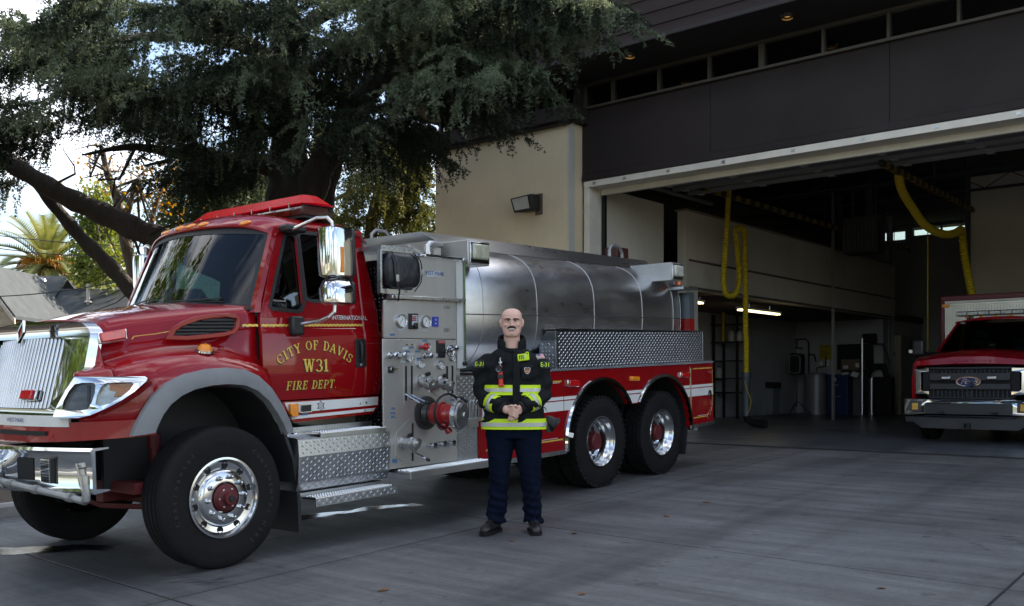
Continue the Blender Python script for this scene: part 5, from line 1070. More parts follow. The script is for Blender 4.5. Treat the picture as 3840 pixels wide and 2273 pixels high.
# pump operator's step
b = MB(); b.loft([[(1.10, y, .548), (1.40, y, .548), (1.404, y, .542), (1.404, y, .485), (1.385, y, .485), (1.385, y, .53), (1.10, y, .53)] for y in (1.66, 2.79)]); sp = b.build('operator_step', STEEL, tr, smooth=0, bevel=.003)
b = MB()
for i in range(36):
    for j in range(5): b.lathe([(.011, 0), (.010, .005), (.006, .006)], (1.22 + j * .036, 1.70 + i * .030 + (j % 2) * .014, .548), (0, 0, 1), 7)
b.build('grip_studs', TREADM2, sp)['kind'] = 'stuff'
# ---------------------------------------------------------------- tank
def tank_mat():
    m, n, p, L = nodes('stainless_tank'); t = n.nodes.new('ShaderNodeTexCoord'); v = t.outputs['Object']
    c = ramp(n, noise(n, v, 1.2, 8, .65, (1, .35, 1)), [(.3, (.46, .46, .465)), (.7, (.70, .70, .71))])
    dr = ramp(n, noise(n, v, 7, 5, .7, (2, 6, .12)), [(.54, (0, 0, 0)), (.72, (1, 1, 1))])
    ends = n.nodes.new('ShaderNodeSeparateXYZ'); L(v, ends.inputs[0])
    c = mul(n, c, (.66, .67, .68, 1), .35, 'MIX') if False else c
    mx_ = n.nodes.new('ShaderNodeMix'); mx_.data_type = 'RGBA'; L(c, mx_.inputs[6]); mx_.inputs[7].default_value = (.62, .63, .64, 1)
    ml = n.nodes.new('ShaderNodeMath'); ml.operation = 'MULTIPLY'; ml.inputs[1].default_value = .45; L(dr, ml.inputs[0]); L(ml.outputs[0], mx_.inputs[0]); L(mx_.outputs[2], p.inputs['Base Color'])
    p.inputs['Metallic'].default_value = 1
    mr = n.nodes.new('ShaderNodeMapRange'); mr.inputs['From Min'].default_value = .25; mr.inputs['From Max'].default_value = .75; mr.inputs['To Min'].default_value = .20; mr.inputs['To Max'].default_value = .44
    L(noise(n, v, 2.0, 8, .7, (1, .5, 1.6)), mr.inputs['Value']); L(mr.outputs[0], p.inputs['Roughness'])
    b = n.nodes.new('ShaderNodeBump'); b.inputs['Strength'].default_value = .12; b.inputs['Distance'].default_value = .01
    L(noise(n, v, 1.8, 3, .5, (1, .6, 1)), b.inputs['Height']); L(b.outputs[0], p.inputs['Normal']); return m
TANKM = tank_mat()
def trg(y, k=1.0, g=0.0, n=56):
    out = []
    for i in range(n):
        a = 2 * math.pi * i / n + math.pi / n; c_, s_ = math.cos(a), math.sin(a); e = 2 / 3.3 if s_ > 0 else 2 / 2.6
        out.append(((1.045 * k + g) * math.copysign(abs(c_) ** e, c_), y, 2.0 + ((.70 if s_ > 0 else .70) * k + g) * math.copysign(abs(s_) ** e, s_)))
    return out
b = MB(); b.loft([trg(2.66, .90), trg(2.69, .97), trg(2.74, 1.0)] + [trg(y) for y in (3.7, 4.8, 5.9, 6.66, 7.12)] + [trg(7.19, .985), trg(7.24, .94), trg(7.28, .80)]); tk = b.build('tank', TANKM, tr, smooth=50)
WELD = mat('weld_bead', (.55, .55, .54), .5, 1, .15, 20)
for y in [2.80, 3.10] + [tX('F', x, 600, 1.045).y for x in (715, 1205, 1615, 1880)] + [7.17]:
    b = MB(); r0 = trg(y, 1, .002); b.tube([Vector(p) for p in r0], .0032, 5, closed=True); b.build('weld_seam', WELD, tk)
b = MB(); b.tube([(1.046, 2.76, 1.955), (1.047, 4.8, 1.972), (1.046, 7.16, 1.992)], .006, 5); b.build('weld_seam', mat('dark_seam', (.10, .10, .10), .5, .6), tk)
# coaming round the tank top
b = MB(); zb, zt = 2.655, 2.815
b.loft([[(.66, 2.95, zb), (.50, 2.78, zt), (-.50, 2.78, zt), (-.66, 2.95, zb)], [(.66, 2.95, zb - .02), (.48, 2.79, zt - .01), (-.48, 2.79, zt - .01), (-.66, 2.95, zb - .02)]], cap=False)
co = MB(); O = [(.66, 3.0, zb), (.66, 7.05, zb), (-.66, 7.05, zb), (-.66, 3.0, zb)]; I = [(.50, 2.80, zt), (.50, 7.25, zt - .01), (-.50, 7.25, zt - .01), (-.50, 2.80, zt)]; J = [(.485, 2.82, zt - .006), (.485, 7.23, zt - .016), (-.485, 7.23, zt - .016), (-.485, 2.82, zt - .006)]; K = [(.63, 3.03, zb - .03), (.63, 7.0, zb - .03), (-.63, 7.0, zb - .03), (-.63, 3.03, zb - .03)]
co.loft([O, I, J, K], cap=False)
cm = co.build('tank_coaming', mat('coaming_steel', (.50, .50, .50), .28, 1, .08, 3, stretch=(1, .2, 1), rv=.2), tr, smooth=20, bevel=.003)
boxp('tank_end_baffle', PANEL, tr, -.95, .95, 2.50, 2.60, 2.30, 2.66)
b = MB(); b.loft([[(1.10, 2.44, 2.40), (.62, 2.44, 2.64), (-.62, 2.44, 2.64), (-1.1, 2.44, 2.40)], [(1.10, 2.60, 2.42), (.62, 2.60, 2.66), (-.62, 2.60, 2.66), (-1.1, 2.60, 2.42)]]); b.build('pump_house_top', PANEL, tr)
b = MB(); c = tX('F', 1570, 225, .3); b.tube([(.3, 6.62, 2.72), (.3, 6.62, 2.93), (.3, 6.66, 2.98), (.3, 6.76, 3.0), (.3, 6.88, 2.97), (.3, 6.93, 2.90), (.3, 6.94, 2.72)], .024, 10); b.build('ladder_hoop', mat('galvanised_pipe', (0, 0, 0)), tr)
b = MB(); b.tube([(-.35, 2.92, 2.75), (-.35, 2.92, 2.88), (-.35, 2.98, 2.925), (-.35, 3.12, 2.925), (-.35, 3.18, 2.88), (-.35, 3.18, 2.75)], .018, 10); b.build('roof_grab_hoop', mat('galvanised_pipe', (0, 0, 0)), tr)
b = MB(); q = tX('F', 1400, 215, 0); b.box(-.1, .1, q.y - .15, q.y + .15, 2.78, q.z + .05); b.build('vent_box', mat('maroon_box', (.05, .012, .012), .5), tr, bevel=.01)
# vent elbow
b = MB(); e0 = tX('D', 357, 118, 1.0); e1 = tX('D', 358, 70, 1.0); e2 = tX('D', 372, 55, 1.0); e3 = tX('D', 398, 57, 1.0); b.tube([e0 - Vector((0, 0, .1)), e0, e1, e2, e3, e3 + Vector((0, .1, 0))], .032, 12); b.cyl(e0 - Vector((0, 0, .03)), e0 + Vector((0, 0, .02)), .042, n=12); b.build('vent_pipe', STEEL, tr)
# scene lights in steel boxes at the tank shoulders
SLENS = mat('scene_light_lens', (.42, .43, .33), .12, 0, .25, 18, coat=.8)
def scenelight(y0, y1, z0, z1, x0, lens, nm='scene_light'):
    b = MB(); b.loft([[(x, y0, z0), (x, y1, z0), (x, y1, z1), (x, y0, z1)] for x in (x0, 1.235)]); s_ = b.build(nm, PANEL, tr, bevel=.006)
    b = MB(); b.box(1.236, 1.248, y0 + .02, y1 - .01, z0 + .015, z1 - .015); b.build('lamp_bezel', CHROME, s_, bevel=.01)
    b = MB(); b.loft([[(1.248, y0 + .045, z0 + .045), (1.248, y1 - .03, z0 + .045), (1.248, y1 - .03, z1 - .03), (1.248, y0 + .045, z1 - .03)], [(1.275, y0 + .06, z0 + .06), (1.275, y1 - .04, z0 + .06), (1.275, y1 - .04, z1 - .04), (1.275, y0 + .06, z1 - .04)]]); b.build('lamp_lens', lens, s_, bevel=.012)
scenelight(2.67, 2.985, 2.42, 2.655, .70, SLENS)
scenelight(6.60, 6.90, 2.46, 2.69, .62, mat('scene_light_clear', (.50, .50, .44), .1, 0, .3, 18, coat=.8))
b = MB(); q = Vector((1.08, 7.05, 2.40)); b.lathe([(.055, 0), (.055, .02), (.045, .03)], q, (0, 0, 1), 18, True); bc = b.build('beacon', mat('maroon_base', (.10, .03, .03), .4), tr)
b = MB(); b.lathe([(.048, .03), (.046, .12), (.038, .135), (0, .138)], q, (0, 0, 1), 20); b.build('beacon_lens', mat('beacon_amber', (.75, .17, .02), .1, 0, .2, 20, coat=.8), bc)
boxp('beacon_bracket', STEEL, tr, .85, 1.22, 6.95, 7.35, 2.365, 2.398)
boxp('rear_bulkhead', mat('blue_grey_steel', (.13, .155, .18), .35, .5, .08, 3), tr, -1.12, 1.12, 7.285, 7.42, 1.99, 2.34); boxp('rear_bulkhead_base', RED, tr, -1.12, 1.12, 7.285, 7.42, 1.40, 1.988)
# ---------------------------------------------------------------- red body with wheel cut-outs
BX = 1.21; AC = ((4.985, .535), (6.385, .535)); AR = .705
def arcpts(c, r_, a0, a1, n=16): return [(c[0] + r_ * math.cos(R(a0 + (a1 - a0) * i / n)), c[1] + r_ * math.sin(R(a0 + (a1 - a0) * i / n))) for i in range(n + 1)]
zmid = .93; am = math.degrees(math.asin((zmid - .535) / AR))
zc_ = lambda y: 1.352 + (y - 2.8) * .0068
out = [(2.83, .50), (4.24, .505)] + [(4.283, .53)] + arcpts(AC[0], AR, 180, am) + arcpts(AC[1], AR, 180 - am, 0) + [(7.075, .56), (7.76, .585), (7.76, zc_(7.76)), (2.83, zc_(2.83))]
for s in (1, -1):
    b = MB(); b.panel(out, [], -.06, 0, lambda a, c, t: (s * (BX + t), a, c)); body = b.build('body_side' if s == 1 else 'body_side', RED, tr, smooth=0, bevel=.004)
    # aluminium skirt trim and arch trims
    for pts in ([(2.80, .45), (4.25, .462), (4.25, .508), (2.80, .50)], [(7.07, .525), (7.765, .545), (7.765, .595), (7.07, .572)]):
        b = MB(); b.panel(pts, [], 0, .012, lambda a, c, t: (s * (BX + t), a, c)); b.build('skirt_trim', ALU, body, smooth=0)
    for ci, (a0, a1) in enumerate(((184, am), (180 - am, -2))):
        P = arcpts(AC[ci], AR, a0, a1, 30); b = MB(); b.loft([[(s * (BX - .02), y + 0, z), (s * (BX + .028), AC[ci][0] + (y - AC[ci][0]) * .995, AC[ci][1] + (z - AC[ci][1]) * .995), (s * (BX + .030), AC[ci][0] + (y - AC[ci][0]) * 1.045, AC[ci][1] + (z - AC[ci][1]) * 1.045), (s * (BX + .002), AC[ci][0] + (y - AC[ci][0]) * 1.06, AC[ci][1] + (z - AC[ci][1]) * 1.06)] for y, z in P]); b.build('arch_trim', CHROME, body, smooth=50)
        b = MB(); b.loft([[(s * (BX - .01), y, z), (s * .55, y, z), (s * .55, y, z + .02), (s * (BX - .01), y, z + .02)] for y, z in P]); b.build('arch_liner', mat('liner_black', (.02, .02, .02), .5), body, smooth=50)
    if s == -1: continue
    for (z0, z1) in ((1.048, 1.083), (.932, 1.035)):
        dz = lambda y: (y - 4.2) * .0066
        for seg, (ya, yb, la, lb_) in enumerate(((2.85, None, None, 0), (None, None, 0, 1), (None, 7.095, 1, None), (7.11, 7.755, None, None))):
            L_ = [(z, (AC[la][0] + math.sqrt(max(0, .742 ** 2 - (z - .535) ** 2))) if la is not None else ya) for z in np.linspace(z0, z1, 6)]
            R_ = [(z, (AC[lb_][0] - math.sqrt(max(0, .742 ** 2 - (z - .535) ** 2))) if lb_ is not None else yb) for z in np.linspace(z0, z1, 6)]
            if L_[0][1] >= R_[0][1]: L_ = [q for q in L_]; 
            b = MB(); P = [(y, z + dz(y)) for z, y in R_] + [(y, z + dz(y)) for z, y in reversed(L_)]
            if all(L_[i][1] < R_[i][1] for i in range(6)):
                b.panel(P, [], 0, .002, sx(BX + .0005)); b.build('white_stripe', WHITE, body, smooth=0)
    for y, z0, z1 in ((4.225, .51, 1.31), (7.10, .60, 1.35)): boxp('door_gap', DARK if y < 5 else ALU, body, BX, BX + .0035, y - .004, y + .004, z0, z1)
    # ropework and scroll lines in gold, corner flourish
    X_ = lambda y, z: BX
    for y0, y1, z0, z1 in ((2.9, 4.19, 1.245, 1.252), (2.9, 4.2, .615, .622), (7.18, 7.73, 1.318, 1.322), (7.18, 7.55, .665, .67)): pin(y0, y1, z0, z1, .016, X_, body)
    for y0, y1, z0, z1 in ((3.3, 4.15, 1.23, 1.234), (3.3, 4.1, .635, .64), (7.3, 7.6, .685, .688)): b = MB(); b.grid([[(BX + .0022, y0, z0), (BX + .0022, y1, z1)], [(BX + .0022, y0, z0 + .005), (BX + .0022, y1, z1 + .005)]]); b.build('white_pinstripe', WHITE, body, smooth=0)
    for k in range(5):
        b = MB(); c = Vector((BX + .004, 7.60 + .028 * k, .68 + .035 * k)); b.tube([c + Vector((0, .045 * t * math.cos(5 * t + k), .045 * t * math.sin(5 * t + k))) for t in np.linspace(.2, 1, 12)], .0035, 4, flat=.4); b.build('scroll_flourish', mat('cream_scroll', (.60, .45, .25), .4), body)
    b = MB(); b.tube([(BX + .003, 7.735, z + .005 * 0) for z in np.linspace(.85, 1.3, 12)], .004, 4, flat=.3); b.build('gold_pinstripe', GOLD, body)
    def bodylight(pts, m, d_=.045, ch=True):
        q = [tX('G', x, y, BX) for x, y in pts]; return wlight('marker_lamp', q, (1, 0, 0), m, CHROME if ch else m, body, d_)
    bodylight([(395, 512), (495, 512), (495, 572), (395, 572)], REDLENS); bodylight([(1362, 447), (1440, 447), (1440, 494), (1362, 494)], REDLENS); bodylight([(938, 482), (1012, 482), (1012, 523), (938, 523)], AMBER, .035, False)
    q = tX('G', 1622, 633, BX); b = MB(); b.lathe([(.055, 0), (.055, .008), (.045, .012), (.03, .004), (.0, .004)], q, (1, 0, 0), 24); lt = b.build('door_latch', CHROME, body); b = MB(); b.box(BX + .008, BX + .02, q.y - .035, q.y + .035, q.z - .012, q.z + .012); b.build('latch_handle', STEEL, lt, bevel=.004)
    for y in (7.11,): b = MB(); b.cyl((BX + .006, y, .62), (BX + .006, y, 1.33), .008, n=8); b.build('piano_hinge', mat('brass_hinge', (.40, .33, .20), .4, .7), body)
# body deck with diamond edge, lower front wall, rear face and mud flaps
b = MB(); b.loft([[(-1.215, y, zc_(y) + .003), (1.225, y, zc_(y) + .003), (1.225, y, zc_(y) + .028), (-1.215, y, zc_(y) + .028)] for y in (2.83, 7.77)]); dk = b.build('body_deck', TREADM, tr, smooth=0, bevel=.003); treadpart(dk, ((1.2265, 2.85, 1.355), (0, 1, .0068), (0, 0, 1), 4.9, .028), pu=.03, pv=.014, L=.018, W=.005)
boxp('body_front_wall', RED, tr, -1.15, 1.205, 2.80, 2.829, .50, 1.34); boxp('body_rear_wall', RED, tr, -1.2, 1.2, 7.70, 7.758, .6, 1.37)
for s in (1, -1):
    b = MB(); b.loft([[(s * 1.19, y, z), (s * .6, y, z), (s * .6, y + .02, z), (s * 1.19, y + .02, z)] for y, z in ((7.05, .55), (7.0, .35), (6.97, .20))]); b.build('mud_flap', mat('mud_flap_rubber', (0, 0, 0)), tr)
# diamond plate side box on the deck
z0, z1 = 1.385, 1.795
b = MB(); P = [(.93, z0 + .0), (1.175, z0), (1.175, z1 + .0), (1.02, z1), (.93, z1 - .1)]
b = MB(); b.loft([[(.96, 4.13, z0), (1.195, 4.13, z0 - .01), (1.195, 4.13, z1), (1.06, 4.13, z1), (.96, 4.13, z1 - .12)], [(.96, 7.51, z0 + .02), (1.195, 7.51, z0 + .012), (1.195, 7.51, z1 + .022), (1.06, 7.51, z1 + .022), (.96, 7.51, z1 - .10)]]); bx_ = b.build('side_box', mat('dark_blue_diamond_plate', (.26, .285, .31), .32, 1, .08, 3), tr, smooth=0, bevel=.005)
treadpart(bx_, ((1.1965, 4.15, z0 + .005), (0, 1, .0066), (0, 0, 1), 3.33, .405), pu=.0375, pv=.0300, L=.034, W=.0085)
b = MB(); b.box(.98, 1.190, 4.122, 4.129, z0 + .005, z1 - .10); bf_ = b.build('side_box_end', TREADM, bx_, smooth=0); treadpart(bf_, ((.985, 4.1215, z0 + .01), (1, 0, 0), (0, 0, 1), .20, .29), pu=.045, pv=.040, L=.034, W=.006)
for y in (4.132, 7.508): boxp('box_corner_trim', ALU, bx_, 1.190, 1.200, y - .008, y + .008, z0 + (0 if y < 5 else .015), z1 + (0 if y < 5 else .02))
boxp('box_top_trim', ALU, bx_, 1.05, 1.20, 4.122, 7.52, z1 + .022, z1 + .030)
# ================================================================== trees and neighbourhood
OV = 1.5317
def ov(x, y, D): return atD(x * OV, y * OV, D)                       # overview pixel at a depth along the view axis
BARK = mat('dark_bark', (.035, .027, .021), .95, 0, .35, 6, bump=1.0, bs=9, stretch=(1, 1, .3), dist=.06)
BARK2 = mat('grey_brown_bark', (.10, .075, .052), .95, 0, .35, 8, bump=.8, bs=14, stretch=(1, 1, .3), dist=.04)
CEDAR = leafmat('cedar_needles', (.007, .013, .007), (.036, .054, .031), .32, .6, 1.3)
CEDARL = leafmat('cedar_highlight_needles', (.040, .060, .036), (.165, .205, .13), .34, .55, 1.6)  # highlights painted as paler needles, mostly on boughs nearer the viewer
def tufts(C, n, L, W, r, updir=None, spread=1.0):
    """n thin needle triangles radiating from each centre -> V, F"""
    N = len(C); C = np.repeat(C, n, 0); d = r.normal(size=(N * n, 3)); 
    if updir is not None: d = d * spread + updir
    d /= np.linalg.norm(d, axis=1, keepdims=True) + 1e-9
    p = np.cross(d, r.normal(size=d.shape)); p /= np.linalg.norm(p, axis=1, keepdims=True) + 1e-9
    l = L * r.uniform(.6, 1.3, (N * n, 1)); V = np.empty((N * n, 3, 3)); V[:, 0] = C - p * W / 2 - d * l * .15; V[:, 1] = C + p * W / 2 - d * l * .15; V[:, 2] = C + d * l
    return V.reshape(-1, 3), np.arange(N * n * 3).reshape(-1, 3)
def sprays(starts, dirs, lens, r, twigs=13, step=.032, hang=.42, drape=.4):
    """drooping boughs with hanging twigs; returns tuft centres"""
    out = []
    for s, d, L in zip(starts, dirs, lens):
        t = np.linspace(0, 1, int(L / .03)); side = np.cross(d, (0, 0, 1)); side /= np.linalg.norm(side) + 1e-9
        bend = r.uniform(.15, .6); wob = r.normal(size=3) * .06
        P = s + np.outer(t * L, d) + np.outer(-L * bend * t ** 2, (0, 0, 1)) + np.outer(np.sin(t * 6) * L, wob); out.append(P + r.normal(size=P.shape) * .012)
        for k in range(twigs):
            i = int(len(t) * (.08 + .90 * k / twigs)); p = P[min(i, len(P) - 1)]; h = hang * r.uniform(.5, 1.15) * (1.15 - .75 * k / twigs); m = max(3, int(h / step)); q = np.linspace(0, 1, m)
            if r.random() < drape: sd = side * r.uniform(-1, 1) * .5 + d * r.uniform(0, .5); dr = (.35, .75)                 # hanging twig
            else: sd = side * (1 if k % 2 else -1) * r.uniform(.8, 1.2) + d * r.uniform(.5, 1.0); dr = (.05, .38)         # flat side twig
            tw = p + np.outer(q * h, sd * .8) - np.outer(h * (q * dr[0] + dr[1] * q ** 2), (0, 0, 1)); out.append(np.repeat(tw, 2, 0) + r.normal(size=(2 * len(tw), 3)) * (.022 * np.repeat(1.2 - q, 2))[:, None])
    return np.concatenate(out)
r1 = np.random.default_rng(11)
ced = thing('cedar_tree', 'huge dark weeping cedar spreading over the truck and drive', 'tree', (0, 0, 0))
base = ov(712, 640, 17); base.z = -.1
def limb(nm, pts, rad, m, parent, n=12):
    # smooth path through points
    P = []; N = len(pts)
    for i in range(N - 1):
        p0, p1, p2, p3 = pts[max(0, i - 1)], pts[i], pts[i + 1], pts[min(N - 1, i + 2)]
        for k in range(5):
            t = k / 5; P.append(.5 * ((2 * p1) + (p2 - p0) * t + (2 * p0 - 5 * p1 + 4 * p2 - p3) * t * t + (3 * p1 - p0 - 3 * p2 + p3) * t ** 3))
    P.append(pts[-1]); R_ = [rad[0] + (rad[1] - rad[0]) * i / (len(P) - 1) for i in range(len(P))]
    R_ = [q * (1 + .10 * math.sin(i * 1.7)) for i, q in enumerate(R_)]
    b = MB(); b.tube(P, R_, n); return b.build(nm, m, parent, smooth=60)
V3 = lambda *a: Vector(a)
limb('trunk', [V3(base.x, base.y, -.3), V3(base.x, base.y, .8), ov(706, 560, 17), ov(704, 420, 17.1), ov(708, 280, 17.2), ov(700, 120, 17.3), ov(690, -120, 17.4), ov(694, -500, 17.5)], (.46, .20), BARK, ced, 16)
limb('limb', [ov(712, 760, 17), ov(600, 690, 16.8), ov(430, 603, 16.5), ov(330, 560, 16.3), ov(240, 518, 16.1), ov(150, 475, 15.9), ov(55, 418, 15.7), ov(-70, 345, 15.4), ov(-220, 280, 15)], (.25, .11), BARK, ced)
limb('limb', [ov(705, 960, 17.1), ov(560, 880, 17.1), ov(420, 790, 17.1), ov(335, 722, 17.1), ov(262, 645, 17), ov(200, 583, 16.9), ov(130, 500, 16.7), ov(75, 430, 16.6)], (.20, .09), BARK, ced)
limb('limb', [ov(735, 560, 17), ov(770, 440, 16.9), ov(830, 330, 16.7), ov(907, 215, 16.3), ov(990, 122, 15.8), ov(1090, 30, 15.2), ov(1200, -60, 14.6)], (.30, .12), BARK, ced)
limb('limb', [ov(750, 680, 17.3), ov(790, 490, 17.4), ov(820, 380, 17.5), ov(850, 250, 17.6), ov(880, 80, 17.7)], (.24, .10), BARK, ced)
limb('limb', [ov(700, 420, 17.1), ov(590, 395, 16.6), ov(470, 383, 16), ov(330, 360, 15.3), ov(200, 380, 14.8)], (.20, .012), BARK, ced, 9)
limb('limb', [ov(702, 170, 17.2), ov(600, 110, 16), ov(460, 90, 14.8), ov(300, 95, 13.8), ov(180, 130, 13.2)], (.17, .012), BARK, ced, 9)
limb('limb', [ov(705, 240, 17.2), ov(760, 170, 15.5), ov(860, 110, 13.8), ov(1000, 90, 12.6)], (.15, .04), BARK, ced, 8)
limb('limb', [ov(706, 100, 17.2), ov(800, 30, 16), ov(1000, -20, 14.5), ov(1250, 10, 13.2), ov(1450, 20, 12.6)], (.15, .03), BARK, ced, 8)
for k in range(16):   # bare side twigs against the sky
    x0 = [250, 300, 360, 420, 470, 520, 150, 90, 560, 610, 820, 860, 900, 940, 980, 330][k]; y0 = [545, 560, 575, 390, 390, 395, 480, 440, 400, 410, 350, 300, 260, 330, 380, 365][k]
    p = ov(x0, y0, 16.3); q = [p]
    for j in range(5): q.append(q[-1] + Vector(r1.normal(size=3) * .22) + Vector((0, 0, -.18 if k % 2 else .16)))
    b = MB(); b.tube(q, [.03, .025, .02, .014, .009, .005], 5); b.build('twig', BARK, ced)
# where boughs hang: (x0,x1,y0,y1, how many, nearest, farthest) in the overview picture
zones = [(500, 1000, -50, 130, 96, 12.4, 15.8), (560, 860, 130, 260, 56, 13, 16.2), (600, 680, 260, 330, 10, 14, 16.4), (760, 900, 230, 300, 14, 13.5, 16.2), (1000, 1120, 0, 160, 26, 12, 14.8), (-120, 230, -20, 110, 36, 12.0, 17), (230, 560, -60, 120, 56, 12.0, 19), (700, 1100, -60, 120, 76, 12.0, 19),
         (-120, 240, 110, 300, 54, 12.5, 18), (240, 560, 110, 270, 58, 12.5, 18.5), (560, 820, 110, 270, 48, 13, 19), (820, 1080, 90, 230, 44, 12.8, 18),
         (-120, 70, 290, 440, 40, 13, 16.5), (60, 240, 290, 340, 14, 13, 17), (430, 660, 270, 400, 40, 14, 19.5), (240, 430, 270, 330, 12, 14, 18.5),
         (560, 660, 380, 450, 12, 15, 19), (770, 1040, 230, 330, 26, 14, 19), (770, 1010, 310, 430, 26, 16.5, 20), (430, 650, 360, 450, 18, 15.5, 19),
         (1060, 1230, -40, 170, 44, 11.8, 14.6), (1100, 1240, 170, 225, 9, 12.2, 14.2), (1200, 1310, -40, 90, 24, 11.6, 13.6), (1270, 1370, -60, -10, 12, 11.6, 13), (1000, 1110, 150, 260, 14, 13, 15.5),
         (-300, 1500, -420, -60, 130, 12, 20), (-420, -120, -100, 330, 26, 12.5, 17)]
S_, D_, L_ = [], [], []
tb = np.array(base)
TN = []
for x0, x1, y0, y1, n, d0, d1_ in zones:
    for g in range(max(2, int(n / 7.5))):                                # a shelf of boughs fanning out together
        x, y, D = r1.uniform(x0, x1), r1.uniform(y0, y1), r1.uniform(d0, d1_)
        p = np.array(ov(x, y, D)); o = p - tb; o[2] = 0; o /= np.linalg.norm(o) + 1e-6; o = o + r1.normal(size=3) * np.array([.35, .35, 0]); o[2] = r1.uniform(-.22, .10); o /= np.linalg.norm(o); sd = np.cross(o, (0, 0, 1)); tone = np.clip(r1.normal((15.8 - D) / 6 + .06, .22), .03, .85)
        for k in range(8):
            d = o + sd * r1.uniform(-.7, .7) + np.array([0, 0, r1.uniform(-.12, .06)]); d /= np.linalg.norm(d); q = p + sd * r1.uniform(-.55, .55) + o * r1.uniform(-.5, .3) + np.array([0, 0, r1.normal() * .10])
            rel = q - np.array(CAMP); Dq = -SA * rel[0] + CA * rel[1]; xo = (CXP + FPX * (CA * rel[0] + SA * rel[1]) / Dq) / OV; yo = (HYP - FPX * rel[2] / Dq) / OV
            if 50 < xo < 180 and -60 < yo < 40: continue                   # the patch of open sky at the upper left
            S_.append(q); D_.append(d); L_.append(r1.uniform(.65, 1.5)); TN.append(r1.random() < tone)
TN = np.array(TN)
for nm, mm, sel in (('crown', CEDAR, ~TN), ('crown_highlights', CEDARL, TN)):
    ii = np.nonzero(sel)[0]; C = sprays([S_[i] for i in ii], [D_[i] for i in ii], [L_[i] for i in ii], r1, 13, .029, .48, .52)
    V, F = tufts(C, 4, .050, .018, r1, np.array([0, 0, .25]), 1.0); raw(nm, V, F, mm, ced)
# a few long backlit weeping sprays low on the right behind the cab
OLIVE = leafmat('weeping_leaves', (.055, .070, .022), (.16, .17, .060), .45, .6, .7)
wt = thing('weeping_tree', 'backlit yellow-green weeping evergreen between the cedar and the station', 'tree')
r2 = np.random.default_rng(5)
wb = ov(905, 640, 24); wb.z = 0
limb('trunk', [V3(wb.x, wb.y, -.2), ov(905, 640, 24), ov(925, 480, 24), ov(960, 330, 24), ov(950, 150, 24)], (.22, .08), BARK2, wt, 9)
for q in ([ov(920, 520, 24), ov(980, 470, 23.6), ov(1040, 455, 23)], [ov(935, 420, 24), ov(880, 340, 24.5), ov(830, 330, 25)], [ov(950, 360, 24), ov(1010, 340, 23.5), ov(1050, 360, 23)], [ov(930, 460, 24), ov(860, 470, 24.5), ov(800, 500, 25)]): limb('limb', q, (.10, .03), BARK2, wt, 6)
S_, D_, L_ = [], [], []
for x0, x1, y0, y1, n, d0, d1_ in [(800, 1050, 300, 400, 30, 22.5, 26), (880, 1068, 400, 500, 26, 22.5, 25), (780, 1000, 440, 540, 16, 23, 27), (985, 1068, 480, 560, 9, 22.5, 24.5), (950, 1010, 350, 420, 10, 22, 24), (760, 900, 500, 570, 12, 23, 27)]:
    for k in range(n):
        p = np.array(ov(r2.uniform(x0, x1), r2.uniform(y0, y1), r2.uniform(d0, d1_))); d = r2.normal(size=3) * np.array([1, 1, .1]); d[2] = -.15; d /= np.linalg.norm(d); S_.append(p); D_.append(d); L_.append(r2.uniform(.5, 1.0))
C = sprays(S_, D_, L_, r2, 14, .05, .85, .9); C = C[r2.random(len(C)) < .8]
V, F = tufts(C, 3, .085, .028, r2, np.array([0, 0, -.4]), .8); raw('crown', V, F, OLIVE, wt)
# generic broadleaf tree
def leaftree(nm, label, b0, stems, clumps, leafm, bark, nleaf, lsz, seed, group=None, radius=(.16, .05), cat='tree'):
    r = np.random.default_rng(seed); t = thing(nm, label, cat, group=group)
    for q in stems: limb('trunk' if q is stems[0] else 'limb', q, radius if q is stems[0] else (radius[0] * .6, radius[1] * .6), bark, t, 8)
    P = []
    for c, rad, k in clumps:
        n = int(nleaf * k); d = r.normal(size=(n, 3)); d /= np.linalg.norm(d, axis=1, keepdims=True); rr = r.uniform(0, 1, (n, 1)) ** .45
        sub = np.array(c) + d * rr * np.array(rad); m = r.normal(size=sub.shape) * .18; P.append(sub + m)
        st_ = min(stems, key=lambda s: (Vector(s[-1]) - Vector(c)).length)
        for j in range(7):
            e = np.array(c) + r.normal(size=3) * np.array(rad) * .45; s0 = np.array(st_[-1]) if j % 2 else np.array(st_[max(0, len(st_) - 2)]); md = (s0 + e) / 2 + r.normal(size=3) * .15
            bb = MB(); bb.tube([Vector(s0), Vector(md), Vector(e)], [.035, .022, .006], 5); bb.build('branch', bark, t)
    P = np.concatenate(P); n = len(P); d = r.normal(size=(n, 3)); d[:, 2] -= .3; d /= np.linalg.norm(d, axis=1, keepdims=True); p = np.cross(d, r.normal(size=d.shape)); p /= np.linalg.norm(p, axis=1, keepdims=True)
    l = lsz * r.uniform(.6, 1.4, (n, 1)); V = np.stack([P - d * l * .5, P + p * l * .28, P + d * l * .5, P - p * l * .28], 1).reshape(-1, 3)
    raw('crown', V, np.arange(n * 4).reshape(-1, 4), leafm, t); return t
YEL = leafmat('autumn_leaves', (.16, .13, .03), (.36, .22, .04), .5, .6, 1.5); GRN = leafmat('broad_green_leaves', (.07, .11, .025), (.17, .20, .055), .45, .5, .8); DGR = leafmat('dark_oak_leaves', (.030, .048, .022), (.085, .11, .05), .35, .5, .8)
mk = lambda x, y, D, rx, rz, k: (ov(x, y, D), (rx, rx, rz), k)
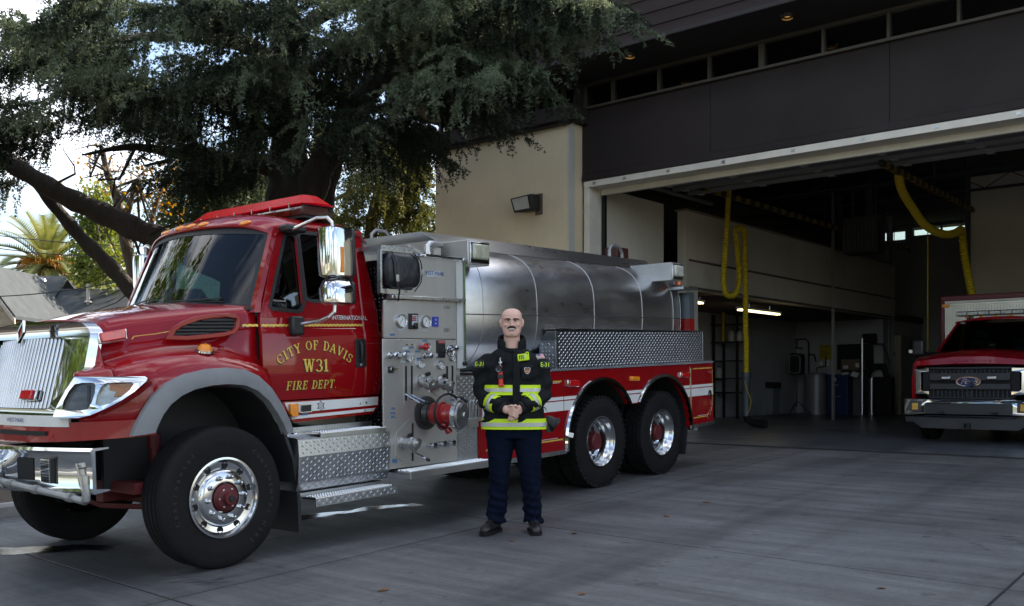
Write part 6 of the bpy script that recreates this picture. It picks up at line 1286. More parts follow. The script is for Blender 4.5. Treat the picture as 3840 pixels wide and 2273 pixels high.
leaftree('autumn_tree', 'thin autumn tree with forked trunk and last orange leaves', None, [[V3(*ov(345, 760, 21)), ov(330, 690, 21), ov(300, 560, 21), ov(285, 480, 21), ov(262, 420, 21), ov(250, 360, 21)], [V3(*ov(350, 740, 21)), ov(362, 640, 21), ov(372, 540, 21.2), ov(400, 450, 21.4), ov(430, 400, 21.6)], [ov(300, 560, 21), ov(318, 500, 20.8), ov(335, 440, 20.6)]],
         [mk(300, 430, 21, 1.1, .55, .10), mk(385, 500, 21, .8, .8, .10), mk(430, 420, 21.5, .9, .5, .08), mk(240, 400, 21, .7, .4, .05), mk(330, 640, 21, .5, .6, .02)], YEL, BARK2, 1700, .085, 3)
leaftree('green_tree', 'sunlit green bushy tree behind the leaning cedar limb', None, [[V3(ov(215, 760, 34).x, ov(215, 760, 34).y, 0), ov(215, 700, 34), ov(220, 600, 34), ov(225, 500, 34)]],
         [mk(235, 600, 34, .8, 1.4, .8), mk(262, 560, 34.5, .9, 1.5, .7), mk(212, 655, 33.5, .5, .5, .3), mk(240, 500, 34, .7, .8, .4), mk(265, 650, 33, .8, .9, .5)], GRN, BARK2, 3000, .15, 8)
leaftree('oak_tree', 'dark leafy oak filling the gap behind the cab roof', None, [[V3(ov(560, 760, 27).x, ov(560, 760, 27).y, 0), ov(560, 640, 27), ov(555, 520, 27), ov(540, 430, 27)]],
         [mk(520, 500, 27, 1.5, 1.0, 1.0), mk(600, 520, 27, 1.3, .9, .9), mk(450, 560, 27, 1.1, .7, .7), mk(560, 430, 27.5, 1.4, .8, .7), mk(640, 450, 28, .9, 1.0, .5), mk(430, 490, 26, .8, .6, .3)], DGR, BARK2, 3000, .13, 9)
def baretree(nm, label, paths, seed, D):
    r = np.random.default_rng(seed); t = thing(nm, label, 'tree')
    def grow(p, d, L, rad, lev):
        q = [Vector(p)]; dd = Vector(d)
        for j in range(4): dd = (dd + Vector(r.normal(size=3)) * .28).normalized(); q.append(q[-1] + dd * L / 4)
        bb = MB(); bb.tube(q, [rad, rad * .9, rad * .8, rad * .65, rad * .5], 5 if lev else 8); bb.build('trunk' if lev == 0 else 'branch', BARK2, t)
        if lev < 3:
            for j in range(4 if lev else 5): k = r.integers(1, 5); grow(q[k], (dd * .6 + Vector(r.normal(size=3)) * .8 + Vector((0, 0, .15))).normalized(), L * .6, rad * .5, lev + 1)
    for p, d, L, rad in paths: grow(p, d, L, rad, 0)
    return t
baretree('bare_tree', 'leafless brown tree at the left edge behind the palm', [(V3(ov(-20, 700, 45).x, ov(-20, 700, 45).y, 0), (0, 0, 1), 6.0, .16), ], 21, 45)
baretree('bare_tree', 'leafless twiggy tree in the gap left of the station wall', [(V3(ov(1040, 640, 34).x, ov(1040, 640, 34).y, 0), (0, 0, 1), 7.5, .14), ], 22, 34)
baretree('bare_tree', 'leafless slender tree behind the pump house top', [(V3(ov(965, 640, 40).x, ov(965, 640, 40).y, 0), (0, 0, 1), 6.5, .12), ], 23, 40)
# palm
pal = thing('palm_tree', 'date palm with arching fronds and orange fruit stalks', 'tree'); pc = ov(118, 660, 40); r3 = np.random.default_rng(4)
limb('trunk', [V3(pc.x, pc.y, -.2), V3(pc.x, pc.y, 2), V3(pc.x, pc.y, pc.z)], (.45, .42), BARK2, pal)
PALM = leafmat('palm_leaflets', (.085, .115, .035), (.23, .24, .09), .3, .5, 1.0)
rays_ = Vector((CA, SA, 0)); fw_ = Vector((-SA, CA, 0))
for k in range(58):
    az = k * 2.399; el = R(82 - 100 * (k / 58) ** .9); L = 2.95 * (1 if k > 8 else .85); d = Vector((math.cos(az) * math.cos(el), math.sin(az) * math.cos(el), math.sin(el)))
    n = 16; P = []; p = Vector(pc) + d * .15; dd = d.copy()
    for i in range(n): P.append(p.copy()); p = p + dd * L / n; dd = (dd + Vector((0, 0, -.075))).normalized()
    V = []; F = []
    for i in range(n - 1):
        t_ = (P[i + 1] - P[i]).normalized(); sd = t_.cross(Vector((0, 0, 1))).normalized(); up = sd.cross(t_)
        for j in range(2):
            q = P[i].lerp(P[i + 1], j / 2); ll = .52 * math.sin(math.pi * (.12 + .86 * (i + j / 2) / n)) ** .6
            for s in (1, -1):
                e = q + (sd * s * .85 + t_ * .55 + up * .35).normalized() * ll - Vector((0, 0, .06)); k0 = len(V); V += [q - t_ * .045, q + t_ * .045, e]; F.append((k0, k0 + 1, k0 + 2))
    fr = raw('frond', [tuple(v) for v in V], F, PALM, pal); b = MB(); b.tube(P, [.03 - .0016 * i for i in range(n)], 4); b.build('frond_rib', PALM, fr)
ORG = mat('orange_fruit_stalk', (.62, .26, .03), .6, 0, .3, 9)
for k in range(9):
    a = k * .7; b = MB(); c = Vector(pc) + Vector((math.cos(a) * .3, math.sin(a) * .3, .1))
    for j in range(18):
        d = Vector((math.cos(a), math.sin(a), .5)) + Vector(r3.normal(size=3)) * .35; d.normalize(); b.tube([c, c + d * .55, c + d * .85 - Vector((0, 0, .15)), c + d * .95 - Vector((0, 0, .38))], [.02, .02, .018, .008], 4)
    b.build('fruit_stalk', ORG, pal)['kind'] = 'stuff'
# neighbour's house: low grey-shingled roof, gable wing at the left
HD = 31.0; ho_ = atD(*pz('N', 330, 1200), HD); hs = thing('house', 'single-storey cream house with grey shingle roof beyond the planting bed', 'building', (ho_.x, ho_.y, 0), YAW)
SHING = mat('grey_shingle', (.045, .053, .058), .9, 0, .35, 3, bump=.3, bs=30); SIDW = mat('cream_clapboard', (.50, .44, .34), .7, 0, .08, 3); TRIM = mat('pale_trim', (.55, .50, .44), .6)  # dark bluish shingle colour stands in for tree shade on the roof
def hl(x, y, D):   # N-view pixel at depth -> house frame
    p = atD(*pz('N', x, y), D) - Vector((ho_.x, ho_.y, 0)); return Vector((p.x * CA + p.y * SA, -p.x * SA + p.y * CA, p.z))
RT = hl(0, 1008, HD + 3.2).z; EZ = 2.35
def shingles(nm, A, B, Cc, D, rowsn, w_=.30):
    """courses of separate tabs from eave A-B up to ridge D-C"""
    A, B, Cc, D = map(Vector, (A, B, Cc, D)); n = (B - A).cross(D - A).normalized(); n = n if n.z > 0 else -n; b = MB(); r = random.Random(3)
    for i in range(rowsn):
        t0, t1 = i / rowsn, (i + 1.25) / rowsn; l0 = A.lerp(D, t0); r0 = B.lerp(Cc, t0); l1 = A.lerp(D, min(1, t1)); r1_ = B.lerp(Cc, min(1, t1)); W = (r0 - l0).length; m = max(1, int(W / w_)); of = (i % 2) * .5
        for j in range(m + 1):
            a, c = max(0, (j - of) / m + .004), min(1, (j + 1 - of) / m - .004)
            if c <= a: continue
            h0 = .022 + .010 * r.random(); p = [l0.lerp(r0, a) + n * h0, l0.lerp(r0, c) + n * h0, l1.lerp(r1_, c) + n * .006, l1.lerp(r1_, a) + n * .006]; q = [v - n * .02 for v in p[:2]]
            k = len(b.v); b.v += [tuple(v) for v in p + q]; b.f += [(k, k + 1, k + 2, k + 3), (k, k + 4, k + 5, k + 1)]
    me = bpy.data.meshes.new(nm); me.from_pydata(b.v, [], b.f); o = bpy.data.objects.new(nm, me); COL.objects.link(o); me.materials.append(SHING); o.parent = hs; o['kind'] = 'stuff'; return o
xr = hl(575, 1040, HD + 3.2).x; xl = -7.5; xe = hl(1180, 1130, HD + 2).x
main_roof = [(xl, -.4, EZ), (xr + .5, -.4, EZ), (xr, 3.2, RT), (xl, 3.2, RT)]
b = MB(); b.add(main_roof, [(0, 1, 2, 3)]); b.add([(xl, 6.8, EZ), (xr + .5, 6.8, EZ), (xr, 3.2, RT), (xl, 3.2, RT)], [(0, 1, 2, 3)]); b.build('roof', SHING, hs, smooth=0, solid=.12)
shingles('shingles', *main_roof, 22)
RZ2 = hl(900, 1118, HD + 2.6).z
wing = [(xr - .4, -.5, EZ), (xe + 2.5, -.5, EZ), (xe + 2.0, 2.6, RZ2), (xr - .2, 2.6, RZ2)]
b = MB(); b.add(wing, [(0, 1, 2, 3)]); b.add([(xr - .4, 5.8, EZ), (xe + 2.5, 5.8, EZ), (xe + 2.0, 2.6, RZ2), (xr - .2, 2.6, RZ2)], [(0, 1, 2, 3)]); b.build('roof', SHING, hs, smooth=0, solid=.12)
shingles('shingles', *wing, 20)
b = MB(); b.box(xl + .3, xe + 2, .1, 6.3, -.3, EZ); b.build('wall', SIDW, hs)
boxp('fascia_board', mat('dark_red_fascia', (.10, .03, .025), .6), hs, xl, xe + 2.4, -.55, -.50, EZ - .14, EZ + .02)
# gable wing with its front wall towards the drive
ga = hl(-160, 910, HD - 3); gr = hl(192, 1372, HD - 3); gl = Vector((2 * ga.x - gr.x, gr.y, gr.z))
b = MB(); b.loft([[(gl.x + .3, gr.y, -.3), (gr.x - .25, gr.y, -.3), (gr.x - .25, gr.y, gr.z - .02), (ga.x, gr.y, ga.z - .08), (gl.x + .3, gr.y, gr.z - .02)], [(gl.x + .3, gr.y + 3, -.3), (gr.x - .25, gr.y + 3, -.3), (gr.x - .25, gr.y + 3, gr.z - .02), (ga.x, gr.y + 3, ga.z - .08), (gl.x + .3, gr.y + 3, gr.z - .02)]]); gw = b.build('gable_wall', SIDW, hs, smooth=0)
for i in range(16):
    z = .3 + i * .2
    if z < ga.z - .25:
        f_ = 0 if z < gr.z else (z - gr.z) / (ga.z - gr.z); x0_, x1_ = gl.x + .3 + (ga.x - gl.x) * f_ + .05, gr.x - .25 - (gr.x - ga.x) * f_ - .05
        b = MB(); b.loft([[(x, gr.y - .022, z), (x, gr.y - .004, z + .19), (x, gr.y, z + .19), (x, gr.y, z)] for x in (x0_, x1_)]); b.build('clapboard', SIDW, gw, smooth=0)
for s, e in ((1, gr), (-1, gl)):
    b = MB(); b.loft([[(e.x, y, e.z), (ga.x, y, ga.z), (ga.x, y, ga.z + .1), (e.x, y, e.z + .1)] for y in (gr.y - .4, gr.y + 3.4)]); b.build('gable_roof', SHING, hs, smooth=0)
    b = MB(); b.loft([[(e.x, y, e.z - .14), (ga.x, y, ga.z - .14), (ga.x, y, ga.z + .02), (e.x, y, e.z + .02)] for y in (gr.y - .44, gr.y - .39)]); b.build('rake_board', TRIM, hs, smooth=0)
q = hl(755, 1190, HD + 1.6); b = MB(); b.cyl((q.x, q.y, q.z - .3), (q.x, q.y, hl(755, 1060, HD + 1.6).z), .06, n=10); b.lathe([(.14, 0), (.08, .06), (.06, .08)], (q.x, q.y, q.z - .12), (0, 0, 1), 12, True); b.build('vent_pipe', TRIM, hs)
q = hl(358, 1065, HD + 2.9); b = MB(); b.cyl((q.x, q.y, q.z - .2), (q.x, q.y, q.z + .12), .09, n=10); b.lathe([(.16, 0), (.12, .1), (0, .15)], (q.x, q.y, q.z + .1), (0, 0, 1), 12, True); b.build('roof_vent', ALU, hs)
q = hl(275, 1060, HD + 2.9); b = MB(); b.cyl((q.x, q.y, q.z - .2), (q.x, q.y, q.z + .1), .04, n=8); b.build('vent_pipe', TRIM, hs)
# second house farther back: pinkish gable
h2 = atD(*pz('N', 800, 1020), 48); hh = thing('house', 'distant tan house with a pink-edged gable between palm and cedar limb', 'building', (h2.x, h2.y, 0), YAW)
b = MB(); b.loft([[(-3, y, -.3), (4.5, y, -.3), (4.5, y, 3.4), (.2, y, h2.z + .25), (-3, y, 3.9)] for y in (0, 7)]); b.build('wall', SIDW, hh, smooth=0)
for s, e in ((-3.3, 3.85), (4.8, 3.3)): b = MB(); b.loft([[(s, y, e), (.2, y, h2.z + .35), (.2, y, h2.z + .55), (s, y, e + .2)] for y in (-.5, 7)]); b.build('roof', mat('pinkish_roof', (.36, .22, .19), .8), hh, smooth=0)
# utility pole and overhead lines
pp0 = atD(1527, 900, 36); pole = thing('utility_pole', 'tall brown wooden utility pole beyond the weeping tree', 'utility pole', (pp0.x, pp0.y, 0))
b = MB(); b.cyl((0, 0, -.3), (0, 0, 9.2), .15, .11, n=12); b.build('pole', mat('weathered_pole', (.16, .105, .075), .9, 0, .3, 5, stretch=(1, 1, .1)), pole)
b = MB(); b.box(-1.1, 1.1, -.06, .06, 8.4, 8.55, Matrix.Rotation(YAW + .5, 4, 'Z')); b.build('crossarm', BARK2, pole)
WIRE = mat('black_cable', (.02, .02, .02), .6)
for k, (a, c, D, lab) in enumerate((((0, 655), (1270, 745), 27, 'upper overhead cable above the palm crown'), ((0, 765), (990, 830), 27, 'overhead cable crossing the palm fronds'), ((0, 1175), (1000, 1050), 24, 'low overhead cable in front of the shingle roof'))):
    p, q = atD(*pz('N', *a), D), atD(*pz('N', *c), D); d = q - p; P = [p + d * t + Vector((0, 0, .25 * (t - .1) * (t - .9))) for t in np.linspace(-1.2, 1.8, 30)]
    b = MB(); b.tube(P, .014, 5); tag(b.build('overhead_cable', WIRE, None), lab, 'cable', 'overhead cables')
# street trees across the road behind the viewer: they show only in chrome, glass and paint
HED = leafmat('street_tree_leaves', (.05, .09, .02), (.15, .21, .05), .3, .5, .6)
for k, (x, y, h, lab) in enumerate(((-23, -1, 15, 'tall leafy tree left of the drive near the street'), (-19, -5.5, 15, 'second tall leafy tree left of the drive'), (-14, -13, 14, 'tall leafy tree on the street verge before the drive'), (-28, -9, 16, 'tall leafy tree at the left corner of the street'), (-19, -9, 12, 'leafy tree on the pavement left of the drive'), (-26, -17, 9, 'leafy street tree across the road, far left of the row'), (-14, -26, 8, 'leafy street tree across the road, second of the row'), (-3, -25, 7, 'leafy street tree across the road, third of the row'), (9, -26, 8.5, 'leafy street tree across the road, fourth of the row'), (22, -18, 8, 'leafy street tree across the road, far right of the row'), (20, 2, 7, 'leafy tree beyond the right end of the drive'))):
    leaftree('street_tree', lab, None, [[V3(x, y, -.8), V3(x + .1, y, 1.5), V3(x, y + .2, 3.5), V3(x + .2, y, h * .7)]], [(V3(x, y, h * .6), (.26 * h + .4, .26 * h + .4, h * .26), 1.6), (V3(x + 1.6, y + .6, h * .45), (.2 * h, .2 * h, h * .18), .8), (V3(x - 1.7, y - .3, h * .5), (.2 * h, .2 * h, h * .19), .8), (V3(x, y, h * .85), (1.6, 1.6, h * .15), .4)], HED, BARK2, 1800, .38, 40 + k, 'street trees across the road', (.22, .1))
# houses across the street, seen only in reflections
for k, (x, wd, lab, c) in enumerate(((-16, 12, 'white bungalow across the street, left of the pair', (.66, .64, .58)), (6, 14, 'pale yellow bungalow across the street, right of the pair', (.62, .56, .42)))):
    t = thing('bungalow', lab, 'building', (x, -36, -.7), 0, 'bungalows across the street'); mw = stucco('bungalow_wall_%d' % k, c)
    boxp('wall', mw, t, -wd / 2, wd / 2, -7, 0, 0, 3.0)
    b = MB(); b.loft([[(x_, .7, 2.9), (x_, -3.5, 5.2), (x_, -7.7, 2.9), (x_, -7.7, 2.75), (x_, .7, 2.75)] for x_ in (-wd / 2 - .6, wd / 2 + .6)]); b.build('roof', SHING, t, smooth=0)
    for xx_ in (-wd * .3, wd * .28): f_ = boxp('window', TRIM, t, xx_ - .9, xx_ + .9, 0, .06, .9, 2.3); boxp('pane', DGLASS, f_, xx_ - .8, xx_ + .8, .06, .07, 1.0, 2.2)
    boxp('door', mat('bungalow_door', (.12, .05, .03), .5), t, -.5, .5, 0, .05, 0, 2.1)
# ================================================================== firefighter
PD = 8.36
pl = Vector((-SA * PD, CA * PD, 0)); pl.z = gz(pl.y)
def remesh(b, nm, m, parent, vox, smooth=6, wr=0, wscale=.12, seed=0):
    """weld overlapping solids into one continuous surface"""
    me = b.mesh(nm, 0); o = bpy.data.objects.new(nm, me); COL.objects.link(o)
    q = o.modifiers.new('r', 'REMESH'); q.mode = 'VOXEL'; q.voxel_size = vox; q.use_smooth_shade = True
    q = o.modifiers.new('s', 'SMOOTH'); q.iterations = smooth; q.factor = .5
    dg = bpy.context.evaluated_depsgraph_get(); dg.update(); me2 = bpy.data.meshes.new_from_object(o.evaluated_get(dg)); bpy.data.objects.remove(o)
    me2.polygons.foreach_set('use_smooth', [True] * len(me2.polygons)); me2.materials.clear(); me2.materials.append(m)
    if wr:
        n = len(me2.vertices); co = np.empty(n * 3, np.float32); no = np.empty(n * 3, np.float32); me2.vertices.foreach_get('co', co); me2.vertices.foreach_get('normal', no); co = co.reshape(-1, 3); no = no.reshape(-1, 3)
        co += no * wr(co)[:, None]; me2.vertices.foreach_set('co', co.ravel()); me2.update()
    o = bpy.data.objects.new(nm, me2); COL.objects.link(o); o.parent = parent; return o
ex_ = lambda x: (x - 290.3) * .00144
ez_ = lambda y: 2.010 - .00144 * y
def sec(z, rx, yf, yb, cx=0, n=28, p=2.3):
    out = []; cy = (yf + yb) / 2; ry = (yb - yf) / 2
    for i in range(n): a = 2 * math.pi * i / n; c, s = math.cos(a), math.sin(a); out.append((cx + rx * math.copysign(abs(c) ** (2 / p), c), cy + ry * math.copysign(abs(s) ** (2 / p), s), z))
    return out
def capsule(b, pts, rad, n=14):
    b.tube(pts, rad, n); b.sph(pts[0], rad[0] if isinstance(rad, list) else rad, n, 8); b.sph(pts[-1], rad[-1] if isinstance(rad, list) else rad, n, 8)
SKIN = mat('skin', (.66, .40, .31), .48, 0, .07, 14, bump=.08, bs=160, sss=.12)
body = MB()
HX = -.002
body.loft([sec(z, rx, yf, yb, HX) for z, rx, yf, yb in [(1.697, .040, -.088, -.03), (1.707, .060, -.095, .0), (1.735, .076, -.097, .035), (1.765, .083, -.096, .07), (1.79, .0865, -.094, .085), (1.82, .0885, -.0905, .095), (1.86, .0915, -.095, .102), (1.89, .0895, -.088, .10), (1.918, .078, -.068, .088), (1.937, .054, -.044, .066), (1.947, .026, -.014, .036)]])
body.loft([sec(z, r, yf, yb, HX) for z, r, yf, yb in [(1.50, .085, -.06, .078), (1.60, .075, -.058, .072), (1.68, .070, -.060, .072), (1.76, .066, -.05, .07)]])
# face: nose, brow, cheeks, lips, chin, ears
body.loft([sec(z, r, yf, -.07, HX, 14) for z, r, yf in [(1.852, .011, -.094), (1.83, .011, -.100), (1.808, .0135, -.112), (1.797, .018, -.118), (1.789, .017, -.112), (1.784, .010, -.10)]])
for s in (1, -1):
    body.sph((HX + s * .033, -.080, 1.853), (.028, .016, .010)); body.sph((HX + s * .044, -.072, 1.797), (.024, .022, .020)); body.sph((HX + s * .013, -.105, 1.792), (.009, .010, .008))
    body.sph((HX + s * .097, .008, 1.822), (.011, .020, .034), 14, 10); body.sph((HX + s * .1025, .014, 1.828), (.007, .018, .026), 12, 8); body.sph((HX + s * .0935, .004, 1.795), (.008, .010, .014), 10, 8)
body.sph((HX, -.095, 1.752), (.026, .010, .007)); body.sph((HX, -.094, 1.724), (.020, .012, .014)); body.sph((HX, -.088, 1.778), (.034, .012, .014))
# trunk, arms, legs (under the clothes) and clasped hands
body.loft([sec(z, r, -.10, .10, .01) for z, r in [(.90, .17), (1.0, .17), (1.3, .19), (1.48, .18), (1.55, .09)]])
LA = [(-.19, .0, 1.47), (-.262, .0, 1.20), (-.075, -.195, 1.095)]; RA = [(.205, .0, 1.47), (.275, .0, 1.205), (.075, -.195, 1.095)]
for A in (LA, RA): capsule(body, A, [.05, .042, .030])
for s, K, An in ((-1, (-.113, .0, .46), (-.137, .03, .10)), (1, (.165, .0, .46), (.180, .03, .10))): capsule(body, [(s * .115 + .018, .0, .86), K, An], [.075, .06, .045])
body.sph((-.040, -.212, 1.072), (.046, .026, .036)); body.sph((.045, -.205, 1.062), (.046, .026, .036)); body.tube([(-.09, -.19, 1.095), (-.05, -.208, 1.08)], [.029, .030], 12); body.tube([(.09, -.19, 1.095), (.05, -.205, 1.072)], [.029, .030], 12)
for i, (dz, L) in enumerate(((.0, 1.0), (-.021, 1.08), (-.042, 1.0), (-.061, .82))):
    capsule(body, [(-.020, -.225, 1.092 + dz), (.012 * L, -.247, 1.083 + dz), (.040 * L, -.240, 1.068 + dz), (.052 * L, -.222, 1.058 + dz)], [.0105, .0100, .0092, .0080], 10)
for i in range(3): capsule(body, [(.03, -.215, 1.030 - .016 * i), (-.002, -.228, 1.012 - .014 * i), (-.028, -.216, 1.006 - .010 * i)], [.0100, .0095, .0085], 10)
capsule(body, [(-.035, -.222, 1.098), (-.008, -.243, 1.108), (.018, -.245, 1.104)], [.0125, .0110, .0095], 10); capsule(body, [(.055, -.215, 1.085), (.038, -.236, 1.100), (.030, -.240, 1.112)], [.0120, .0105, .0095], 10)
per = remesh(body, 'person', SKIN, None, .0048, 3)
per.location = pl; per.rotation_euler = (0, 0, YAW)
tag(per, 'smiling bald person with a moustache in black turnout jacket and navy trousers, hands clasped', 'person')
HAIR = mat('dark_brown_hair', (.035, .018, .010), .8, 0, .4, 60, bump=.6, bs=300)
for s in (1, -1):
    b = MB(); b.tube([(HX + s * .011, -.0985, 1.847), (HX + s * .030, -.0985, 1.853), (HX + s * .050, -.089, 1.853), (HX + s * .062, -.078, 1.845)], [.0062, .0075, .0068, .004], 8, flat=.7); b.build('eyebrow', HAIR, per)
    b = MB(); b.sph((HX + s * .032, -.0865, 1.835), (.0155, .0115, .0062), 14, 8); e = b.build('eye', mat('eye_white', (.62, .58, .55), .3), per)
    b = MB(); b.sph((HX + s * .031, -.0945, 1.835), (.0068, .0050, .0062), 10, 6); b.build('iris', mat('iris_brown', (.03, .02, .015), .2), e)
    b = MB(); b.tube([(HX + s * .016, -.0955, 1.8395), (HX + s * .031, -.0995, 1.8425), (HX + s * .047, -.0915, 1.8395)], [.0026, .0034, .0026], 8); b.build('eyelid', mat('lash_line', (.10, .05, .035), .6), e)
    b = MB(); b.tube([(HX + s * .016, -.0935, 1.829), (HX + s * .031, -.0955, 1.8295), (HX + s * .047, -.088, 1.8325)], [.0025, .0036, .0025], 8); b.build('eyelid', SKIN, e)
b = MB(); b.tube([(HX - .036, -.094, 1.766), (HX - .028, -.104, 1.775), (HX - .012, -.112, 1.782), (HX, -.113, 1.781), (HX + .012, -.112, 1.782), (HX + .028, -.104, 1.775), (HX + .036, -.094, 1.766)], [.004, .008, .0095, .0085, .0095, .008, .004], 10); b.build('moustache', HAIR, per)
b = MB(); b.tube([(HX - .034, -.0970, 1.7675), (HX - .017, -.1050, 1.7635), (HX, -.1070, 1.7620), (HX + .017, -.1050, 1.7635), (HX + .034, -.0970, 1.7675)], [.002, .0058, .0068, .0058, .002], 8); b.build('teeth', mat('teeth', (.75, .71, .64), .25), per)
b = MB(); b.tube([(HX - .028, -.0985, 1.762), (HX - .012, -.107, 1.7545), (HX, -.1085, 1.7535), (HX + .012, -.107, 1.7545), (HX + .028, -.0985, 1.762)], [.002, .0040, .0046, .0040, .002], 8); b.build('lower_lip', mat('lip', (.42, .17, .15), .4), per)
# jacket
JK = mat('black_turnout_cloth', (.011, .0125, .0135), .85, 0, .3, 18, bump=.35, bs=220, dist=.004, spec=.15)
LIME = mat('fluorescent_lime_trim', (.62, .86, .01), .55, 0, .05, 20, emit=.0); SILV = mat('silver_reflective_tape', (.52, .53, .50), .35, .25, .08, 60)
TS_ = [(.900, .278, -.155, .150, .018), (.97, .276, -.160, .155, .016), (1.06, .262, -.165, .155, .014), (1.18, .250, -.165, .152, .010), (1.30, .250, -.162, .150, .006), (1.42, .252, -.150, .146, .004), (1.50, .236, -.130, .138, .002), (1.555, .185, -.105, .12, .0), (1.60, .12, -.08, .10, .0)]
def tsec(z, g=0, n=28, p=2.5):
    for a, c in zip(TS_, TS_[1:]):
        if z <= c[0] or c is TS_[-1]: t = (z - a[0]) / (c[0] - a[0]); q = [a[i] + (c[i] - a[i]) * t for i in range(5)]; break
    return sec(z, q[1] + g, q[2] - g, q[3] + g, q[4], n, p), q
def jfront(x, z, g=0, p=2.5):
    _, q = tsec(z); cy, ry = (q[2] + q[3]) / 2, (q[3] - q[2]) / 2; t = min(.98, abs((x - q[4]) / q[1])); return cy - ry * (1 - t ** p) ** (1 / p) - g
jk = MB(); jk.loft([tsec(t[0])[0] for t in TS_])
SL = [((-.212, .0, 1.470), .096), ((-.244, .0, 1.41), .093), ((-.258, -.002, 1.30), .084), ((-.262, -.006, 1.215), .082), ((-.225, -.075, 1.155), .074), ((-.150, -.145, 1.118), .070), ((-.078, -.195, 1.092), .062)]
SR = [((.212, .0, 1.470), .096), ((.244, .0, 1.41), .093), ((.258, -.002, 1.30), .084), ((.264, -.006, 1.22), .082), ((.232, -.075, 1.160), .074), ((.158, -.145, 1.122), .070), ((.086, -.195, 1.096), .062)]
for S in (SL, SR): jk.tube([p for p, _ in S], [r for _, r in S], 16); jk.sph(S[0][0], .088)
def wrinkle(co):
    x, y, z = co[:, 0], co[:, 1], co[:, 2]
    w_ = .0045 * np.sin(38 * z + 9 * x + 3 * np.sin(11 * x)) * np.clip((np.abs(x) - .12) * 7, 0, 1) + .0035 * np.sin(24 * x + 14 * z + 2 * np.sin(17 * z)) + .003 * np.sin(55 * z - 20 * x + 4 * y)
    return 1.7 * w_ * np.clip((1.56 - z) * 8, .2, 1)
jo = remesh(jk, 'jacket', JK, per, .009, 5, wrinkle)
# standing collar, open at the throat
b = MB(); rg = []
for i in range(25):
    a = R(-62 + 304 * i / 24) ; c, s = math.cos(a), math.sin(a); f_ = abs(i - 12) / 12; h = 1.735 - .075 * f_ ** 2.2; k = 1 + .04 * f_
    rg.append([(HX + .098 * c * k, .012 + .088 * s * k, 1.575), (HX + .122 * c * k, .012 + .108 * s * k, 1.57), (HX + .128 * c * k, .012 + .112 * s * k, 1.63), (HX + .116 * c * k, .012 + .102 * s * k, h), (HX + .104 * c * k, .012 + .092 * s * k, h - .004), (HX + .098 * c * k, .012 + .088 * s * k, 1.64)])
b.loft(rg); b.build('collar', JK, per, smooth=60, subsurf=1)
b = MB(); b.loft([[(HX - .075, -.085, 1.615), (HX + .015, -.118, 1.585), (HX + .02, -.115, 1.555), (HX - .085, -.085, 1.575)], [(HX - .06, -.07, 1.61), (HX + .01, -.09, 1.58), (HX + .01, -.09, 1.55), (HX - .07, -.07, 1.57)]]); b.build('collar_flap', JK, per, bevel=.006)
def jpatch(nm, x0, x1, z0, z1, g, m, parent, nx=6, nz=5, th=.005, tilt=0):
    b = MB(); cx, cz = (x0 + x1) / 2, (z0 + z1) / 2
    def P(i, j, gg):
        x = x0 + (x1 - x0) * i / nx; z = z0 + (z1 - z0) * j / nz; dx, dz = x - cx, z - cz; x, z = cx + dx * math.cos(tilt) - dz * math.sin(tilt), cz + dx * math.sin(tilt) + dz * math.cos(tilt); return (x, jfront(x, z, gg), z)
    b.grid([[P(i, j, g) for i in range(nx + 1)] for j in range(nz + 1)]); return b.build(nm, m, parent, smooth=40, solid=th)
fl_ = jpatch('front_flap', .005, .068, .985, 1.555, .010, JK, jo, 4, 14, .008)
pk = jpatch('chest_pocket', ex_(347), ex_(413), ez_(476), ez_(388), .012, JK, jo, 5, 5, .010)
jpatch('radio_pocket', ex_(205), ex_(250), ez_(372), ez_(325), .010, JK, jo, 4, 4, .006)
for (z0, z1) in ((ez_(566), ez_(506)), (ez_(777), ez_(707))):
    mid = (z0 + z1) / 2; hgt = (z1 - z0)
    low = z0 < 1.0
    for nm, m, a, c, g in (('lime_band', LIME, z0, z1, .009), ('silver_band', SILV, mid - hgt * .17, mid + hgt * .17, .0125)):
        if low: a = max(a, .9)
        b = MB(); b.loft([tsec(z, g)[0] for z in np.linspace(a, c, 5)] + [tsec(z, g - .006)[0] for z in np.linspace(c, a, 5)], cap=False); b.build(nm, m, jo, smooth=50)
for S in (SL, SR):
    p0, p1 = Vector(S[4][0]), Vector(S[6][0])
    for nm, m, t0, t1, r0, r1_ in (('lime_band', LIME, .22, .68, .0785, .0735), ('silver_band', SILV, .37, .53, .0805, .0785)):
        b = MB(); a, c = p0.lerp(p1, t0), p0.lerp(p1, t1); b.cyl(a, c, r0, r1_, 24, cap=False); b.build(nm, m, jo, smooth=60, solid=.004)
    d = (p1 - p0).normalized(); b = MB(); b.cyl(p1 - d * .02, p1 + d * .022, .055, .040, 20); b.build('knit_cuff', mat('black_knit_cuff', (.01, .01, .011), .9, 0, .2, 60, bump=.4, bs=150), jo, smooth=50)
